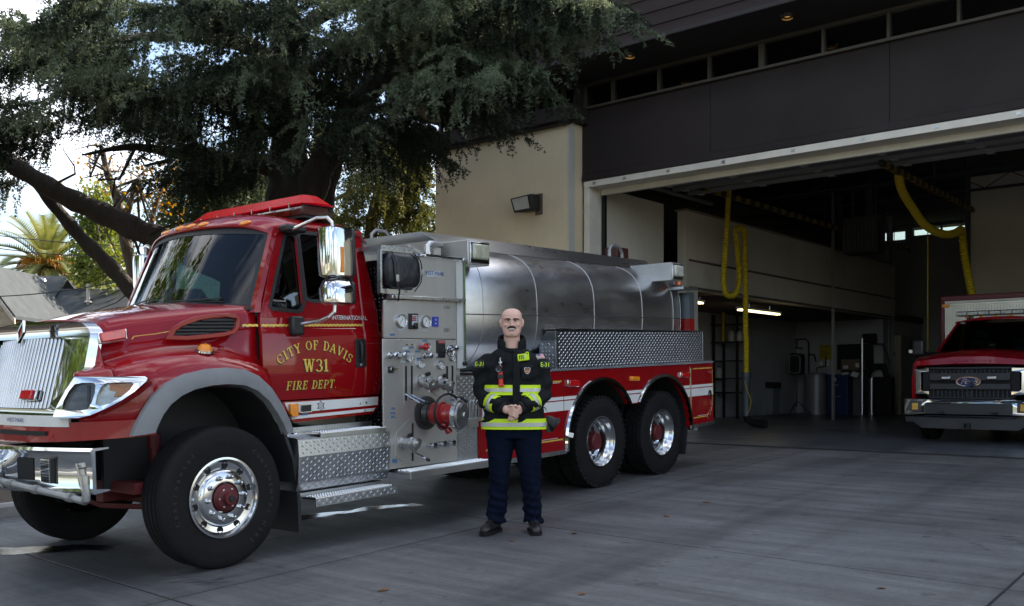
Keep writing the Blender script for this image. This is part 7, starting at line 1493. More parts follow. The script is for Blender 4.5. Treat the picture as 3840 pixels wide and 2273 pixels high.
# sleeve patches
def sleevetext(s, c, nrm, size, m, parent, shear=0):
    n = Vector(nrm).normalized(); xv = Vector((0, 0, 1)).cross(n).normalized() * 1; yv = n.cross(xv); c = Vector(c)
    return letter('patch_lettering', s, size, lambda x, y: c + xv * x + yv * (y - size * .35) + n * .004, m, parent, shear=shear, bold=.0004)
def sleevepatch(nm, c, nrm, w_, h, m, parent):
    n = Vector(nrm).normalized(); xv = Vector((0, 0, 1)).cross(n).normalized(); yv = n.cross(xv); c = Vector(c); b = MB(); b.panel(rrect(-w_ / 2, w_ / 2, -h / 2, h / 2, .006), [], -.02, .003, lambda a, q, t: c + xv * a + yv * q + n * t); return b.build(nm, m, parent, smooth=30)
BLKP = mat('black_patch', (.012, .012, .012), .6)
nl = (-.42, -.90, .08); cl = Vector((-.290, -.062, 1.497)); sleevepatch_l = sleevepatch('unit_patch', Vector((-.238, 0, 1.455)) + Vector(nl).normalized() * .095, nl, .085, .068, BLKP, jo)
sleevetext('E-31', Vector((-.238, 0, 1.455)) + Vector(nl).normalized() * .0955, nl, .052, LIME, sleevepatch_l, .1)
nr_ = (.48, -.87, .08); pr_ = sleevepatch('unit_patch', Vector((.238, 0, 1.450)) + Vector(nr_).normalized() * .095, nr_, .085, .066, BLKP, jo); sleevetext('E-31', Vector((.238, 0, 1.450)) + Vector(nr_).normalized() * .0955, nr_, .052, LIME, pr_)
fc = Vector((.205, 0, 1.470)) + Vector((.45, -.62, .62)).normalized() * .097; fp_ = sleevepatch('flag_patch', fc, (.45, -.62, .62), .07, .044, WHITE, jo)
n_ = Vector((.45, -.62, .62)).normalized(); xv_ = Vector((0, 0, 1)).cross(n_).normalized(); yv_ = n_.cross(xv_)
for i in range(5): b = MB(); b.panel([(-.033, -.020 + i * .0085), (.033, -.020 + i * .0085), (.033, -.0162 + i * .0085), (-.033, -.0162 + i * .0085)], [], .003, .0042, lambda a, q, t: fc + xv_ * a + yv_ * q + n_ * t); b.build('flag_stripe', mat('flag_red', (.5, .03, .04), .6), fp_, smooth=0)
b = MB(); b.panel([(-.034, .0), (-.004, .0), (-.004, .021), (-.034, .021)], [], .003, .0050, lambda a, q, t: fc + xv_ * a + yv_ * q + n_ * t); b.build('flag_canton', mat('flag_blue', (.03, .05, .22), .6), fp_, smooth=0)
# department shield on the pocket
sc = Vector((ex_(381), 0, ez_(420))); sh = [(-.026, .022), (-.014, .026), (0, .023), (.014, .026), (.026, .022), (.024, -.006), (.014, -.022), (0, -.030), (-.014, -.022), (-.024, -.006)]
for nm, m, k, g in (('shield_border', WHITE, 1.0, .020), ('shield_field', mat('shield_black', (.015, .012, .012), .5), .84, .0215)):
    b = MB(); b.panel([(sc.x + a * k, sc.z + c * k) for a, c in sh], [], 0, .002, lambda a, c, t: (a, jfront(a, c, g + t), c)); q = b.build(nm, m, pk if nm[7] == 'b' else q, smooth=0)
b = MB(); b.panel([(sc.x + a * .62, sc.z - .003 + c * .45) for a, c in sh], [], .0, .001, lambda a, c, t: (a, jfront(a, c, .0235 + t), c)); b.build('shield_flame', mat('flame_orange', (.75, .25, .03), .5, 0, .3, 90), q, smooth=0)
letter('shield_lettering', 'FD', .020, lambda x, y: (sc.x + x, jfront(sc.x + x, sc.z + y, .0255), sc.z - .010 + y), mat('shield_black', (0, 0, 0)), q)
# adjusting straps at the hips
b = MB(); b.tube([(-.27, -.02, 1.12), (-.30, -.03, 1.135), (-.315, -.03, 1.105)], [.02, .02, .012], 6, flat=.3); b.build('hip_strap', BLACK, jo)
b = MB(); b.tube([(.255, -.05, 1.10), (.285, -.05, 1.085), (.30, -.05, 1.06)], [.016, .016, .010], 6, flat=.3); b.build('hip_strap', BLACK, jo)
# trousers and boots
NAVY = mat('navy_work_trousers', (.0032, .0060, .017), .85, 0, .3, 10, bump=.3, bs=180, dist=.004, spec=.1)
tb_ = MB(); tb_.loft([sec(z, rx, -.13, .13, .016, 24, 2.4) for z, rx in [(.98, .225), (.90, .245), (.85, .25), (.82, .24)]])
for K in ([(-.098, .0, .86), (-.103, -.005, .70), (-.113, -.012, .48), (-.124, .005, .30), (-.136, .02, .13), (-.137, .02, .085)], [(.132, .0, .86), (.145, -.005, .70), (.163, -.012, .48), (.172, .005, .30), (.181, .02, .13), (.182, .02, .085)]): tb_.tube(K, [.128, .112, .090, .083, .084, .086], 18)
def twr(co):
    x, y, z = co[:, 0], co[:, 1], co[:, 2]; low = np.clip((.62 - z) * 2.2, .15, 1)
    return 1.4 * low * (.0075 * np.sin(46 * z + 14 * np.sin(6 * x + 2) + 8 * y) * np.sin(13 * z + 3) + .004 * np.sin(90 * z + 22 * x - 17 * y)) + .003 * np.sin(30 * x + 9 * z)
remesh(tb_, 'trousers', NAVY, per, .009, 4, twr)
BOOT = mat('black_boot_leather', (.010, .010, .011), .38, 0, .3, 12, bump=.15, bs=90)
for c, ang in ((Vector((-.147, .04, 0)), R(-24)), (Vector((.184, .04, 0)), R(6))):
    b = MB(); M = Matrix.Translation(c) @ Matrix.Rotation(ang, 4, 'Z'); rr_ = []
    for y, w_, h0, h in [(.075, .030, .02, .10), (.055, .044, .02, .17), (.0, .047, .02, .17), (-.06, .045, .02, .125), (-.12, .050, .02, .095), (-.18, .053, .02, .080), (-.225, .044, .02, .066), (-.248, .024, .02, .045)]:
        rr_.append([M @ Vector((w_ * math.copysign(abs(math.cos(a)) ** .8, math.cos(a)), y, h0 + (h - h0) * (.5 + .5 * math.copysign(abs(math.sin(a)) ** .8, math.sin(a))))) for a in [2 * math.pi * i / 16 for i in range(16)]])
    b.loft(rr_); bo = b.build('boot', BOOT, per, smooth=60, subsurf=1)
    b = MB(); out_ = [(-.03, .08), (.03, .08), (.05, .05), (.048, -.05), (.058, -.17), (.046, -.235), (.02, -.258), (-.02, -.258), (-.046, -.235), (-.058, -.17), (-.048, -.05), (-.05, .05)]
    b.panel(rpoly(out_, .02, 2), [], .0, .026, lambda a, q, t: M @ Vector((a, q, t))); b.build('sole', RUBBER, bo)
    for k in range(5): b = MB(); y = -.045 - k * .022; b.tube([M @ Vector((x, y, .128 - k * .008 + .012 - abs(x) * .5)) for x in (-.03, 0, .03)], .0045, 5); b.build('lace', BLACK, bo)
    b = MB(); b.tube([M @ Vector((.03, .07, .13)), M @ Vector((.045, .09, .14)), M @ Vector((.05, .10, .12))], [.012, .012, .006], 6, flat=.3); b.build('boot_pull_loop', BLACK, bo)
# things clipped to the jacket
PW = Matrix.Translation(pl) @ Matrix.Rotation(YAW, 4, 'Z')
def clipped(nm, label, cat):
    t = thing(nm, label, cat, pl, YAW); return t
fl2 = clipped('flashlight', 'red right-angle flashlight hanging on the chest of the jacket', 'flashlight')
REDP = mat('red_flashlight_plastic', (.62, .035, .02), .35, 0, .08, 10)
x0 = ex_(222); yf = jfront(x0, 1.37) - .03; M = Matrix.Translation((x0, yf, ez_(452))) @ Matrix.Rotation(R(-4), 4, 'Y')
b = MB(); b.box(-.020, .020, -.022, .022, -.082, .088, M); b.build('body', REDP, fl2, bevel=.008); b = MB(); b.box(-.024, .024, -.026, .024, -.092, -.070, M); b.build('end_cap', REDP, fl2, bevel=.006)
b = MB(); b.box(-.025, .025, -.027, .02, -.025, .012, M); b.build('holder_strap', BLACK, fl2, bevel=.004)
b = MB(); b.lathe([(.030, -.03), (.031, .0), (.027, .008), (.023, .006)], M @ Vector((-.010, -.034, .058)), (-.15, -1, 0), 22, True); hd = b.build('lamp_head', BLACK, fl2); b = MB(); b.lathe([(.022, .0065), (.012, .002), (0, .001)], M @ Vector((-.010, -.034, .058)), (-.15, -1, 0), 18); b.build('reflector', CHROME, hd)
b = MB(); b.tube([M @ Vector((.004, -.015, .088)), M @ Vector((.010, -.02, .115)), M @ Vector((.006, -.012, .14)), M @ Vector((.012, -.012, .155))], .005, 6); b.build('snap_hook', mat('white_hook', (.7, .7, .7), .3, .3), fl2); b = MB(); b.box(-.008, .022, -.018, -.006, .108, .120, M); b.build('hook_gate', mat('white_hook', (0, 0, 0)), fl2, bevel=.003)
ps = clipped('alarm_device', 'lime green alarm device with black slots clipped to the chest', 'alarm device'); x0 = ex_(358); M = Matrix.Translation((x0, jfront(x0, 1.52) - .022, ez_(341))) @ Matrix.Rotation(R(-7), 4, 'Y')
b = MB(); b.box(-.050, .050, -.016, .016, -.030, .030, M); b.build('case', LIME, ps, bevel=.006); b = MB(); b.box(.022, .050, -.017, .016, .022, .042, M); b.build('case_top', LIME, ps, bevel=.006)
for k in range(4): b = MB(); b.box(-.036 + k * .015, -.029 + k * .015, -.0185, -.010, -.016, .022, M); b.build('slot', BLACK if k < 3 else SILV, ps)
b = MB(); b.lathe([(.007, 0), (.006, .004), (0, .004)], M @ Vector((.036, -.017, .030)), (0, -1, 0), 10); b.build('button', BLACK, ps)
b = MB(); b.box(.046, .062, -.008, .012, -.012, .018, M); b.build('clip', BLACK, ps, bevel=.003)
gv = clipped('work_gloves', 'bundle of black work gloves hanging at the right hip of the jacket', 'gloves'); gm = mat('black_glove_leather', (.012, .012, .013), .5, 0, .3, 20, bump=.3, bs=70)
b = MB(); b.tube([(.29, .02, .985), (.32, .01, .965), (.36, .0, .945), (.385, -.005, .935), (.392, -.005, .93)], [.035, .048, .045, .058, .050], 14, flat=1.15); b.build('cuff', gm, gv, smooth=50)
for k in range(4): b = MB(); q = Vector((.30 + .012 * k, -.03 + .018 * k, .955)); b.tube([q, q + Vector((.0, -.01, -.045)), q + Vector((.01, -.01, -.085))], [.016, .015, .012], 8); b.build('finger', gm, gv)
b = MB(); b.box(.30, .345, -.055, -.045, .915, .955, Matrix.Rotation(R(12), 4, 'Y')); b.build('label_tag', WHITE, gv, bevel=.003)
# ================================================================== rescue pickup parked inside the bay
FY = 17.35; fc_ = onY(*pz('FO', 662, 815), FY); fd = thing('rescue_pickup', 'red pickup-based rescue truck with diamond plate box parked inside the bay', 'truck', (fc_.x, FY, 0))
def fo(x, y, dy=0): p = onY(*pz('FO', x, y), FY + dy); return (p.x - fc_.x, p.z)
def fpan(nm, pts, y0, y1, m, parent, holes=(), mir=True, dy=0, **k):
    P = [fo(x, y, dy) for x, y in pts]; H = [[fo(x, y, dy) for x, y in h] for h in holes]; k.setdefault('smooth', 25); o = None
    for s in ((1, -1) if mir else (1,)):
        b = MB(); b.panel([(s * a, c) for a, c in P], [[(s * a, c) for a, c in h] for h in H], y0, y1, lambda a, c, t: (a, t, c)); o = b.build(nm, m, parent, **k)
    return o
FRED = mat('pickup_dark_red', (.32, .006, .012), .3, 0, .04, 2, coat=.9, spec=.1); FBLK = mat('grille_dark_grey', (.030, .032, .036), .45, 0, .15, 6); VAL = mat('valance_grey', (.055, .058, .062), .5)
gw_ = fo(312, 690)[0]; zt = fo(312, 688)[1]; zb = fo(312, 965)[1]; hwid = abs(fo(160, 800)[0]) + .01
# body shell: hood, fenders, cab
b = MB(); hz = fo(300, 640)[1]
def hr(y, w_, zc, ze, z0=.75): return [(-w_, y, z0), (-w_, y, ze - .05), (-w_ + .05, y, ze), (-w_ * .55, y, ze + (zc - ze) * .6), (-w_ * .25, y, zc), (w_ * .25, y, zc), (w_ * .55, y, ze + (zc - ze) * .6), (w_ - .05, y, ze), (w_, y, ze - .05), (w_, y, z0)]
b.loft([hr(.10, hwid - .06, zt + .01, zt - .0), hr(.03, hwid - .05, zt + .06, zt + .03), hr(.06, hwid - .02, hz + .07, hz + .0), hr(.25, hwid, hz + .15, hz + .07), hr(.7, hwid + .01, hz + .21, hz + .12), hr(1.25, hwid + .02, hz + .25, hz + .15)], close=False, cap=False); b.build('hood', FRED, fd, smooth=40, solid=.02)
for s in (1, -1):
  b = MB(); b.panel([(.05, .62), (.55, .62), (.60, .95), (.75, 1.08), (1.1, 1.08), (1.25, .9), (1.3, .45), (3.0, .45), (3.0, 1.40), (.05, 1.15)], [], 0, .05, lambda a, c, t: (s * (hwid + .0 - t), a, c)); b.build('body_side', FRED, fd, smooth=0)
cz0 = fo(392, 545, 1.15)[1]; cz1 = fo(560, 305, 1.75)[1]; wx0 = abs(fo(388, 545, 1.15)[0]); wx1 = abs(fo(556, 310, 1.75)[0])
ws2 = lambda a, t: Vector(((wx0 + (wx1 - wx0) * t) * a, 1.15 + .62 * t - .10 * (1 - a * a), cz0 + (cz1 - cz0) * t))
b = MB(); b.grid([[ws2(a, t) for a in np.linspace(-.97, .97, 13)] for t in np.linspace(.02, .97, 5)]); b.build('windshield', glassmat('pickup_windshield', (.34, .40, .37), 0, .02), fd, smooth=60)
for s in (1, -1):
    b = MB(); b.loft([[ws2(s * .96, t) + Vector((0, -.012, 0)), ws2(s * 1.03, t), ws2(s * 1.03, t) + Vector((0, .10, 0)), ws2(s * .95, t) + Vector((0, .05, 0))] for t in (0, .5, 1.02)]); b.build('windshield_pillar', FRED, fd)
    b = MB(); b.loft([[(s * (wx0 + .02), y, 1.05), (s * (wx0 + .02), y, cz0), (s * (wx0 - .03), y, cz0), (s * (wx0 - .03), y, 1.05)] for y in (1.2, 3.0)]); b.build('door', FRED, fd)
    b = MB(); b.loft([[(s * (wx0 + .0), y, cz0), (s * (wx1 + .03), y + .0, cz1 + .02), (s * (wx1), y, cz1), (s * (wx0 - .03), y, cz0)] for y in (2.55, 2.95)]); b.build('rear_pillar', FRED, fd)
    b = MB(); b.loft([[(s * (wx0 + .005), 1.3, cz0), (s * (wx1 + .02), 1.85, cz1), (s * (wx1 + .02), 2.55, cz1), (s * (wx0 + .005), 2.55, cz0)], [(s * (wx0), 1.3, cz0), (s * (wx1 + .015), 1.85, cz1), (s * (wx1 + .015), 2.55, cz1), (s * (wx0), 2.55, cz0)]]); b.build('door_window', DGLASS, fd, smooth=0)
b = MB(); b.grid([[(wx1 * 1.04 * a, 1.72 + 1.3 * t - .10 * (1 - a * a) * (1 - t), cz1 + .01 + .09 * (1 - abs(a) ** 3) * min(1, .35 + t * 4)) for a in np.linspace(-1, 1, 13)] for t in np.linspace(0, 1, 8)]); rf2 = b.build('roof', FRED, fd, smooth=50, solid=.02)
b = MB(); b.box(-wx0, wx0, 2.9, 2.95, .6, cz1 + .05); b.build('cab_back', DARK, fd)
b = MB(); b.loft([[(x, 1.2, cz0 - .05), (x, 1.55, cz0 - .02), (x, 1.6, cz0 - .2), (x, 1.2, cz0 - .2)] for x in (-.85, .85)]); b.build('dashboard', BLACK, fd)
for s in (1, -1): b = MB(); b.box(s * .38 - .22, s * .38 + .22, 2.2, 2.35, .9, cz0 + .22); b.box(s * .38 - .12, s * .38 + .12, 2.22, 2.32, cz0 + .24, cz0 + .42); b.build('seat', SEAT, fd, bevel=.04)
q = fo(860, 495, 1.2); b = MB(); b.box(-abs(q[0]) - .0, -abs(q[0]) + .10, 1.28, 1.29, q[1] - .03, q[1] + .01, None) if False else b.box(q[0] - .05, q[0] + .05, 1.20, 1.205, q[1] - .02, q[1] + .02); b.build('dash_sticker', mat('yellow_sticker', (.6, .55, .2), .5), fd)
# grille
gf = fpan('grille_frame', [(312, 688), (662, 686), (662, 968), (312, 965), (255, 900), (255, 740)], .02, .10, DARK, fd)
def bar(y0, y1, x0=318, d0=-.03, m=FBLK, nm='grille_bar', x1=662):
    a, c = fo(x0, y0); a2, c2 = fo(x1, y1); w_ = abs(a); b = MB(); b.box(-w_, w_, d0, .06, c2, c); return b.build(nm, m, gf, bevel=.012)
bar(690, 706); bar(720, 726, 350, .0); bar(740, 806, 320, -.045); bar(832, 884, 320, -.045); bar(905, 911, 350, .0); bar(925, 931, 350, 0); bar(948, 966)
for k in range(10):
    x = 350 + k * 36; a = fo(x, 700)[0]; b = MB()
    for s in (1, -1):
        for (y0, y1) in ((700, 745), (884, 955)): c0, c1 = fo(x, y1)[1], fo(x, y0)[1]; b.box(s * a - .008, s * a + .008, .0, .05, c0, c1)
    b.build('grille_rib', FBLK, gf)['kind'] = 'stuff'
er = abs(fo(552, 815)[0]); eh = abs(fo(662, 770)[1] - fo(662, 860)[1]) / 2; ec = fo(662, 815)[1]
oval = lambda k, n=40: [(er * k * math.cos(2 * math.pi * i / n), ec + eh * (k if k == 1 else k - .06) * math.sin(2 * math.pi * i / n)) for i in range(n)]
b = MB(); b.panel(oval(1), [], -.075, -.05, lambda a, c, t: (a, t, c)); em2 = b.build('badge', CHROME, gf, smooth=40, bevel=.008); b = MB(); b.panel(oval(.84), [], -.080, -.076, lambda a, c, t: (a, t, c)); b.build('badge_field', mat('badge_blue', (.008, .02, .09), .25, 0, .05, 5, coat=.8), em2, smooth=0)
letter('badge_script', 'Ford', .135, lambda x, y: (x * 1.15, -.0815, ec - .042 + y), CHROME, em2, shear=.45, space=.85)
for s in (1, -1):
    w0 = [fo(428, 768), (fo(505, 768)[0], fo(428, 768)[1]), (fo(505, 768)[0], fo(428, 795)[1]), fo(428, 795)]
    P = [(s * a, c) for a, c in w0]; a0, a1 = sorted((P[0][0], P[1][0])); b = MB(); b.box(a0, a1, -.075, -.045, P[2][1], P[0][1]); lt_ = b.build('grille_lamp', CHROME, gf, bevel=.008); b = MB(); b.box(a0 + .012, a1 - .012, -.082, -.07, P[2][1] + .012, P[0][1] - .012); b.build('lamp_lens', mat('white_led_lens', (.75, .76, .74), .2, 0, .2, 60), lt_)
# headlamps: C shape
hlp = [(160, 702), (312, 698), (312, 727), (250, 732), (238, 745), (240, 880), (255, 897), (314, 897), (314, 925), (160, 918)]
for s in (1, -1):
    P = [(s * fo(x, y)[0], fo(x, y)[1]) for x, y in hlp]; b = MB(); b.panel(P, [], -.03, .08, lambda a, c, t: (a, t + max(0, abs(a) - .7) * .35, c)); h_ = b.build('headlamp', CHROME, fd, smooth=0, bevel=.006)
    for (x0_, x1_, y0_, y1_, m) in ((172, 228, 725, 780, LAMPG), (172, 228, 795, 830, AMBER), (172, 228, 845, 900, LAMPG)):
        a0, c0 = fo(x0_, y1_); a1, c1 = fo(x1_, y0_); b = MB(); aa = sorted((s * a0, s * a1)); b.box(aa[0], aa[1], -.01 + .05, .0 + .05, c0, c1); b.build('lamp_cell', mat('lamp_cell_dark', (.12, .12, .13), .1, .6, .5, 40) if m is LAMPG else m, h_, bevel=.006)
letter('hood_lettering', 'SUPER DUTY', .078, lambda x, y: (x * 1.28 + .0, .028 - (y) * .1, fo(662, 650)[1] + y * .75), mat('embossed_red', (.25, .02, .03), .25), fd, space=1.25)
# bumper
zt2, zb2 = fo(300, 965)[1], fo(300, 1118)[1]; bw = abs(fo(100, 1000)[0]); b = MB(); ho2 = [[(x_, zz) for x_, zz in ((abs(fo(292, 995)[0]) * s, fo(292, 995)[1]) for s in (1,))]]
def bumpy(x): return -.17 + .16 * (abs(x) / bw) ** 3
ow, oz0, oz1 = abs(fo(290, 1000)[0]), fo(300, 1090)[1], fo(300, 998)[1]
outl = []; 
for i in range(25): x = -bw + 2 * bw * i / 24; outl.append((x, zt2 - .0 * abs(x)))
low = [(x, zb2 + (.03 if abs(x) > ow + .1 else 0)) for x, _ in reversed(outl)]
b.panel(outl + low, [rrect(-ow, ow, oz0, oz1, .03)], 0, .05, lambda a, c, t: (a, bumpy(a) + t, c)); bm_ = b.build('bumper', CHROME, fd, smooth=40, bevel=.012)
b = MB(); b.box(-ow, ow, -.10, -.06, oz0, oz1); b.build('bumper_opening', FBLK, bm_)
for s in (1, -1):
    a0, c0 = fo(158, 1068); a1, c1 = fo(258, 985); aa = sorted((s * a0, s * a1)); b = MB(); b.box(aa[0], aa[1], bumpy(a1) - .01, bumpy(a1) + .03, c0, c1); fg = b.build('fog_lamp_bezel', VAL, bm_, bevel=.01); b = MB(); m_ = (aa[0] + aa[1]) / 2; b.box(m_ - .05, m_ + .05, bumpy(a1) - .018, bumpy(a1), c0 + .025, c1 - .03); b.build('fog_lamp', mat('fog_lamp_amber', (.75, .42, .08), .2, 0, .2, 30), fg, bevel=.008)
    b = MB(); b.tube([(s * .38, -.13, oz0 + .03), (s * .38, -.17, oz0 + .03), (s * .46, -.17, oz0 + .03), (s * .46, -.13, oz0 + .03)], .014, 8); b.build('tow_hook', BLACK, bm_)
vz0, vz1 = fo(300, 1215)[1], zb2 - .004; b = MB(); b.loft([[(x, bumpy(x) + .03, vz1), (x, bumpy(x) + .06, vz0 + (.10 if abs(x) > .9 else 0)), (x, bumpy(x) + .10, vz0 + (.10 if abs(x) > .9 else 0)), (x, bumpy(x) + .10, vz1)] for x in np.linspace(-bw, bw, 15)]); b.build('valance', VAL, fd, smooth=30)
q0, q1 = fo(645, 1215), fo(690, 1180); b = MB(); b.panel(rrect(-.05, .05, q0[1] - .02, q1[1] + .02, .005), [rrect(-.03, .03, q0[1], q1[1], .003)], -.20, -.05, lambda a, c, t: (a, t, c)); b.build('receiver_hitch', BLACK, fd)
b = MB(); q = fo(605, 1168); b.box(q[0] - .05, q[0] + .05, -.115, -.11, q[1] - .022, q[1] + .022); b.build('small_sticker', mat('white_sticker', (.6, .6, .6), .5), fd)
# mirrors, light bar, running wheels
for s in (1, -1):
    a0, c0 = fo(165, 610, .9); a1, c1 = fo(270, 448, .9); aa = sorted((s * a0, s * a1)); b = MB(); b.box(aa[0], aa[1], .86, 1.02, c0 + .03, c1); mr_ = b.build('side_mirror', BLACK, fd, bevel=.05, segs=3); b = MB(); b.cyl((s * abs(a1), .95, (c0 + c1) / 2 - .08), (s * (wx0 - .02), 1.25, (c0 + c1) / 2 - .08), .035, n=8); b.build('mirror_arm', BLACK, mr_)
    q = fo(158, 553, .9); b = MB(); b.box(s * abs(q[0]) - .03, s * abs(q[0]) + .03, .85, .90, q[1] - .03, q[1] + .03); b.build('mirror_lamp', mat('white_led_lens', (0, 0, 0)), mr_)
b = MB(); l0 = abs(fo(558, 228, 2.1)[0]); z0_, z1_ = fo(600, 248, 2.1)[1], fo(600, 207, 2.1)[1]; b.box(-l0, l0, 2.0, 2.22, z0_, z1_); lb2 = b.build('light_bar', mat('light_bar_grey', (.16, .16, .155), .3, .3), fd, bevel=.02)
for k in range(8): x = -l0 + (k + .5) * 2 * l0 / 8; b = MB(); b.box(x - l0 / 9, x + l0 / 9, 1.985, 2.0, z0_ + .015, z1_ - .015); b.build('light_bar_lens', mat('light_bar_lens', (.55, .56, .54), .15, 0, .35, 30, coat=.6), lb2, bevel=.006)
for s in (1, -1): b = MB(); b.box(s * .55 - .04, s * .55 + .04, 2.02, 2.2, z0_ - .10, z0_); b.build('light_bar_foot', BLACK, lb2)
for x in (-.5, -.25, 0, .25, .5): q = MB().sph((x, 1.78 - .08, cz1 + .10), (.035, .025, .018)); q.build('roof_marker', AMBER, rf2)
for s in (1, -1):
    for y, X_ in ((.85, .86), (5.6, .9)):
        wr_ = bpy.data.objects.new('wheel', None); COL.objects.link(wr_); wr_.parent = fd; wr_.location = (0, y, .405)
        b = MB(); b.lathe(tyre_profile(.25, .405, .24, [-.2, 0, .2]), (s * X_, 0, 0), (s, 0, 0), 40); b.build('tyre', RUBBER, wr_, smooth=35); b = MB(); b.lathe([(.24, .10), (.25, .115), (.22, .10), (.12, .06), (.11, .13), (.0, .14)], (s * X_, 0, 0), (s, 0, 0), 24); b.build('rim', ALU2, wr_)
    b = MB(); b.loft([[(s * (hwid - .02), .85 + .55 * math.cos(a), .45 + .62 * math.sin(a)), (s * (hwid + .06), .85 + .54 * math.cos(a), .45 + .61 * math.sin(a)), (s * (hwid + .05), .85 + .47 * math.cos(a), .45 + .53 * math.sin(a)), (s * (hwid - .02), .85 + .46 * math.cos(a), .45 + .52 * math.sin(a))] for a in np.linspace(.1, 3.0, 14)]); b.build('fender_flare', VAL, fd, smooth=50)
b = MB(); b.box(-.85, .85, .3, 6.5, .5, .7); b.build('chassis', UNDER, fd)
# utility box behind the cab
by = 3.05; bw2 = abs(fo(440, 130, by)[0]); bt = fo(440, 110, by)[1]
b = MB(); b.box(-bw2, bw2, by, by + 3.6, .75, bt); ub = b.build('utility_box', mat('box_plate_light', (.60, .58, .55), .35, .9, .08, 4), fd)
BOXR = mat('box_frame_maroon', (.13, .012, .022), .4, 0, .1, 3)
for nm, a in (('box_frame', (-bw2 - .06, bw2 + .06, by - .03, by + .04, bt - .02, bt + .09)), ('box_frame', (-bw2 - .06, -bw2 + .02, by - .03, by + 3.6, .8, bt - .021)), ('box_frame', (bw2 - .02, bw2 + .06, by - .03, by + 3.6, .8, bt - .021))): b = MB(); b.box(*a); b.build(nm, BOXR, ub, bevel=.02)
b = MB(); b.box(-bw2 + .05, bw2 - .05, by - .045, by - .03, bt - .06, bt - .022); b.build('box_light_strip', mat('pale_strip', (.7, .68, .62), .4), ub)
TCs = TC.copy(); TC = Vector((0, -50, 2))
o_ = treadpart(ub, ((-bw2 + .03, by - .002, bt - 1.1), (1, 0, 0), (0, 0, 1), 2 * bw2 - .06, 1.02), pu=.055, pv=.04, L=.044, W=.012, H=.006); TC = TCs
q = fo(462, 157, by); b = MB(); b.box(q[0] - .07, q[0] + .07, by - .05, by - .03, q[1] - .03, q[1] + .03); b.build('box_marker', AMBER, ub)
# ================================================================== things in the bay
def at(k, x, y, Y): return onY(*pz(k, x, y), Y)
HOSE = mat('yellow_exhaust_hose', (.50, .36, .01), .5, 0, .1, 8); CONE = mat('grey_coupling', (.06, .075, .09), .5, .2)
def spline(pts, n=8):
    P = []; N = len(pts)
    for i in range(N - 1):
        p0, p1, p2, p3 = pts[max(0, i - 1)], pts[i], pts[i + 1], pts[min(N - 1, i + 2)]
        for k in range(n): t = k / n; P.append(.5 * ((2 * p1) + (p2 - p0) * t + (2 * p0 - 5 * p1 + 4 * p2 - p3) * t * t + (3 * p1 - p0 - 3 * p2 + p3) * t ** 3))
    return P + [pts[-1]]
def hose(label, pts, r_, rings=True):
    t = thing('exhaust_hose', label, 'hose', group='yellow exhaust hoses'); P = spline(pts, 5); L = [0]
    for i in range(1, len(P)): L.append(L[-1] + (P[i] - P[i - 1]).length)
    n = int(L[-1] / .032); Q = []; j = 0
    for i in range(n + 1):
        s = L[-1] * i / n
        while j < len(P) - 2 and L[j + 1] < s: j += 1
        Q.append(P[j].lerp(P[j + 1], (s - L[j]) / max(1e-6, L[j + 1] - L[j])))
    b = MB(); b.tube(Q, [r_ * (1.12 if i % 2 else .86) for i in range(len(Q))], 12); b.build('hose', HOSE, t, smooth=20); return t
hx = -9.75
hp1 = [onX(*pz('H', x, y), hx) for x, y in [(1215, 235), (1212, 340), (1200, 600), (1182, 850), (1172, 1050), (1190, 1140), (1235, 1165), (1285, 1130), (1305, 1030), (1298, 850), (1280, 680), (1275, 610), (1300, 582), (1335, 590), (1352, 640), (1356, 900), (1360, 1200), (1362, 1480)]] + [onX(*pz('I', 568, y), hx) for y in (500, 650, 800)]
h1 = hose('yellow ribbed exhaust hose hanging in a loop over the mezzanine', hp1, .058)
e = onX(*pz('I', 568, 800), hx); b = MB(); b.lathe([(.10, .0), (.11, .06), (.085, .16), (.08, .9), (.085, .95)], (e.x, e.y, e.z + .02), (0, 0, -1), 20, True); cp_ = b.build('coupling', CONE, h1)
b = MB(); b.tube([(e.x, e.y, e.z - .9), (e.x, e.y + .05, .22), (e.x + .06, e.y + .2, .13), (e.x + .2, e.y + .5, .11)], [.08, .085, .09, .11], 14); b.build('nozzle', BLACK, h1)
b = MB(); b.tube([(e.x, e.y - .08, e.z - .15), (e.x + .05, e.y - .08, e.z - .35), (e.x + .14, e.y - .05, e.z - .6), (e.x + .10, e.y - .05, e.z - .8), (e.x, e.y - .05, e.z - .95)], .008, 5); b.build('release_line', HOSE, h1)
# overhead striped rail the hose runs on
def rail(label, p, q, z):
    t = thing('exhaust_rail', label, 'rail', group='overhead exhaust rails'); p, q = Vector(p), Vector(q); d = (q - p); n = int(d.length / .22)
    for i in range(n):
        a, c = p + d * i / n, p + d * (i + .97) / n; x, y, dd = frame(d); b = MB(); b.loft([[a + x * .04 + y * .05, a + x * .04 - y * .05, a - x * .04 - y * .05, a - x * .04 + y * .05], [c + x * .04 + y * .05, c + x * .04 - y * .05, c - x * .04 - y * .05, c - x * .04 + y * .05]]); b.build('rail_segment', mat('rail_yellow', (.28, .18, .02), .6) if i % 2 else mat('rail_black', (.015, .014, .013), .6), t, smooth=0)
    for f_ in (.1, .5, .9): c = p + d * f_; b = MB(); b.cyl(c, (c.x, c.y, 6.39), .012, n=5); b.build('hanger', CEIL, t)
r0 = onX(*pz('H', 955, 230), hx); rail('striped hose rail along the left side of the bay', (hx, r0.y, r0.z), (hx, 30, r0.z + .05), 0)
ra = at('J', 600, 415, 16.9); rail('striped hose rail above the rescue pickup', ra, at('J', 1285, 770, 24.5), 0)
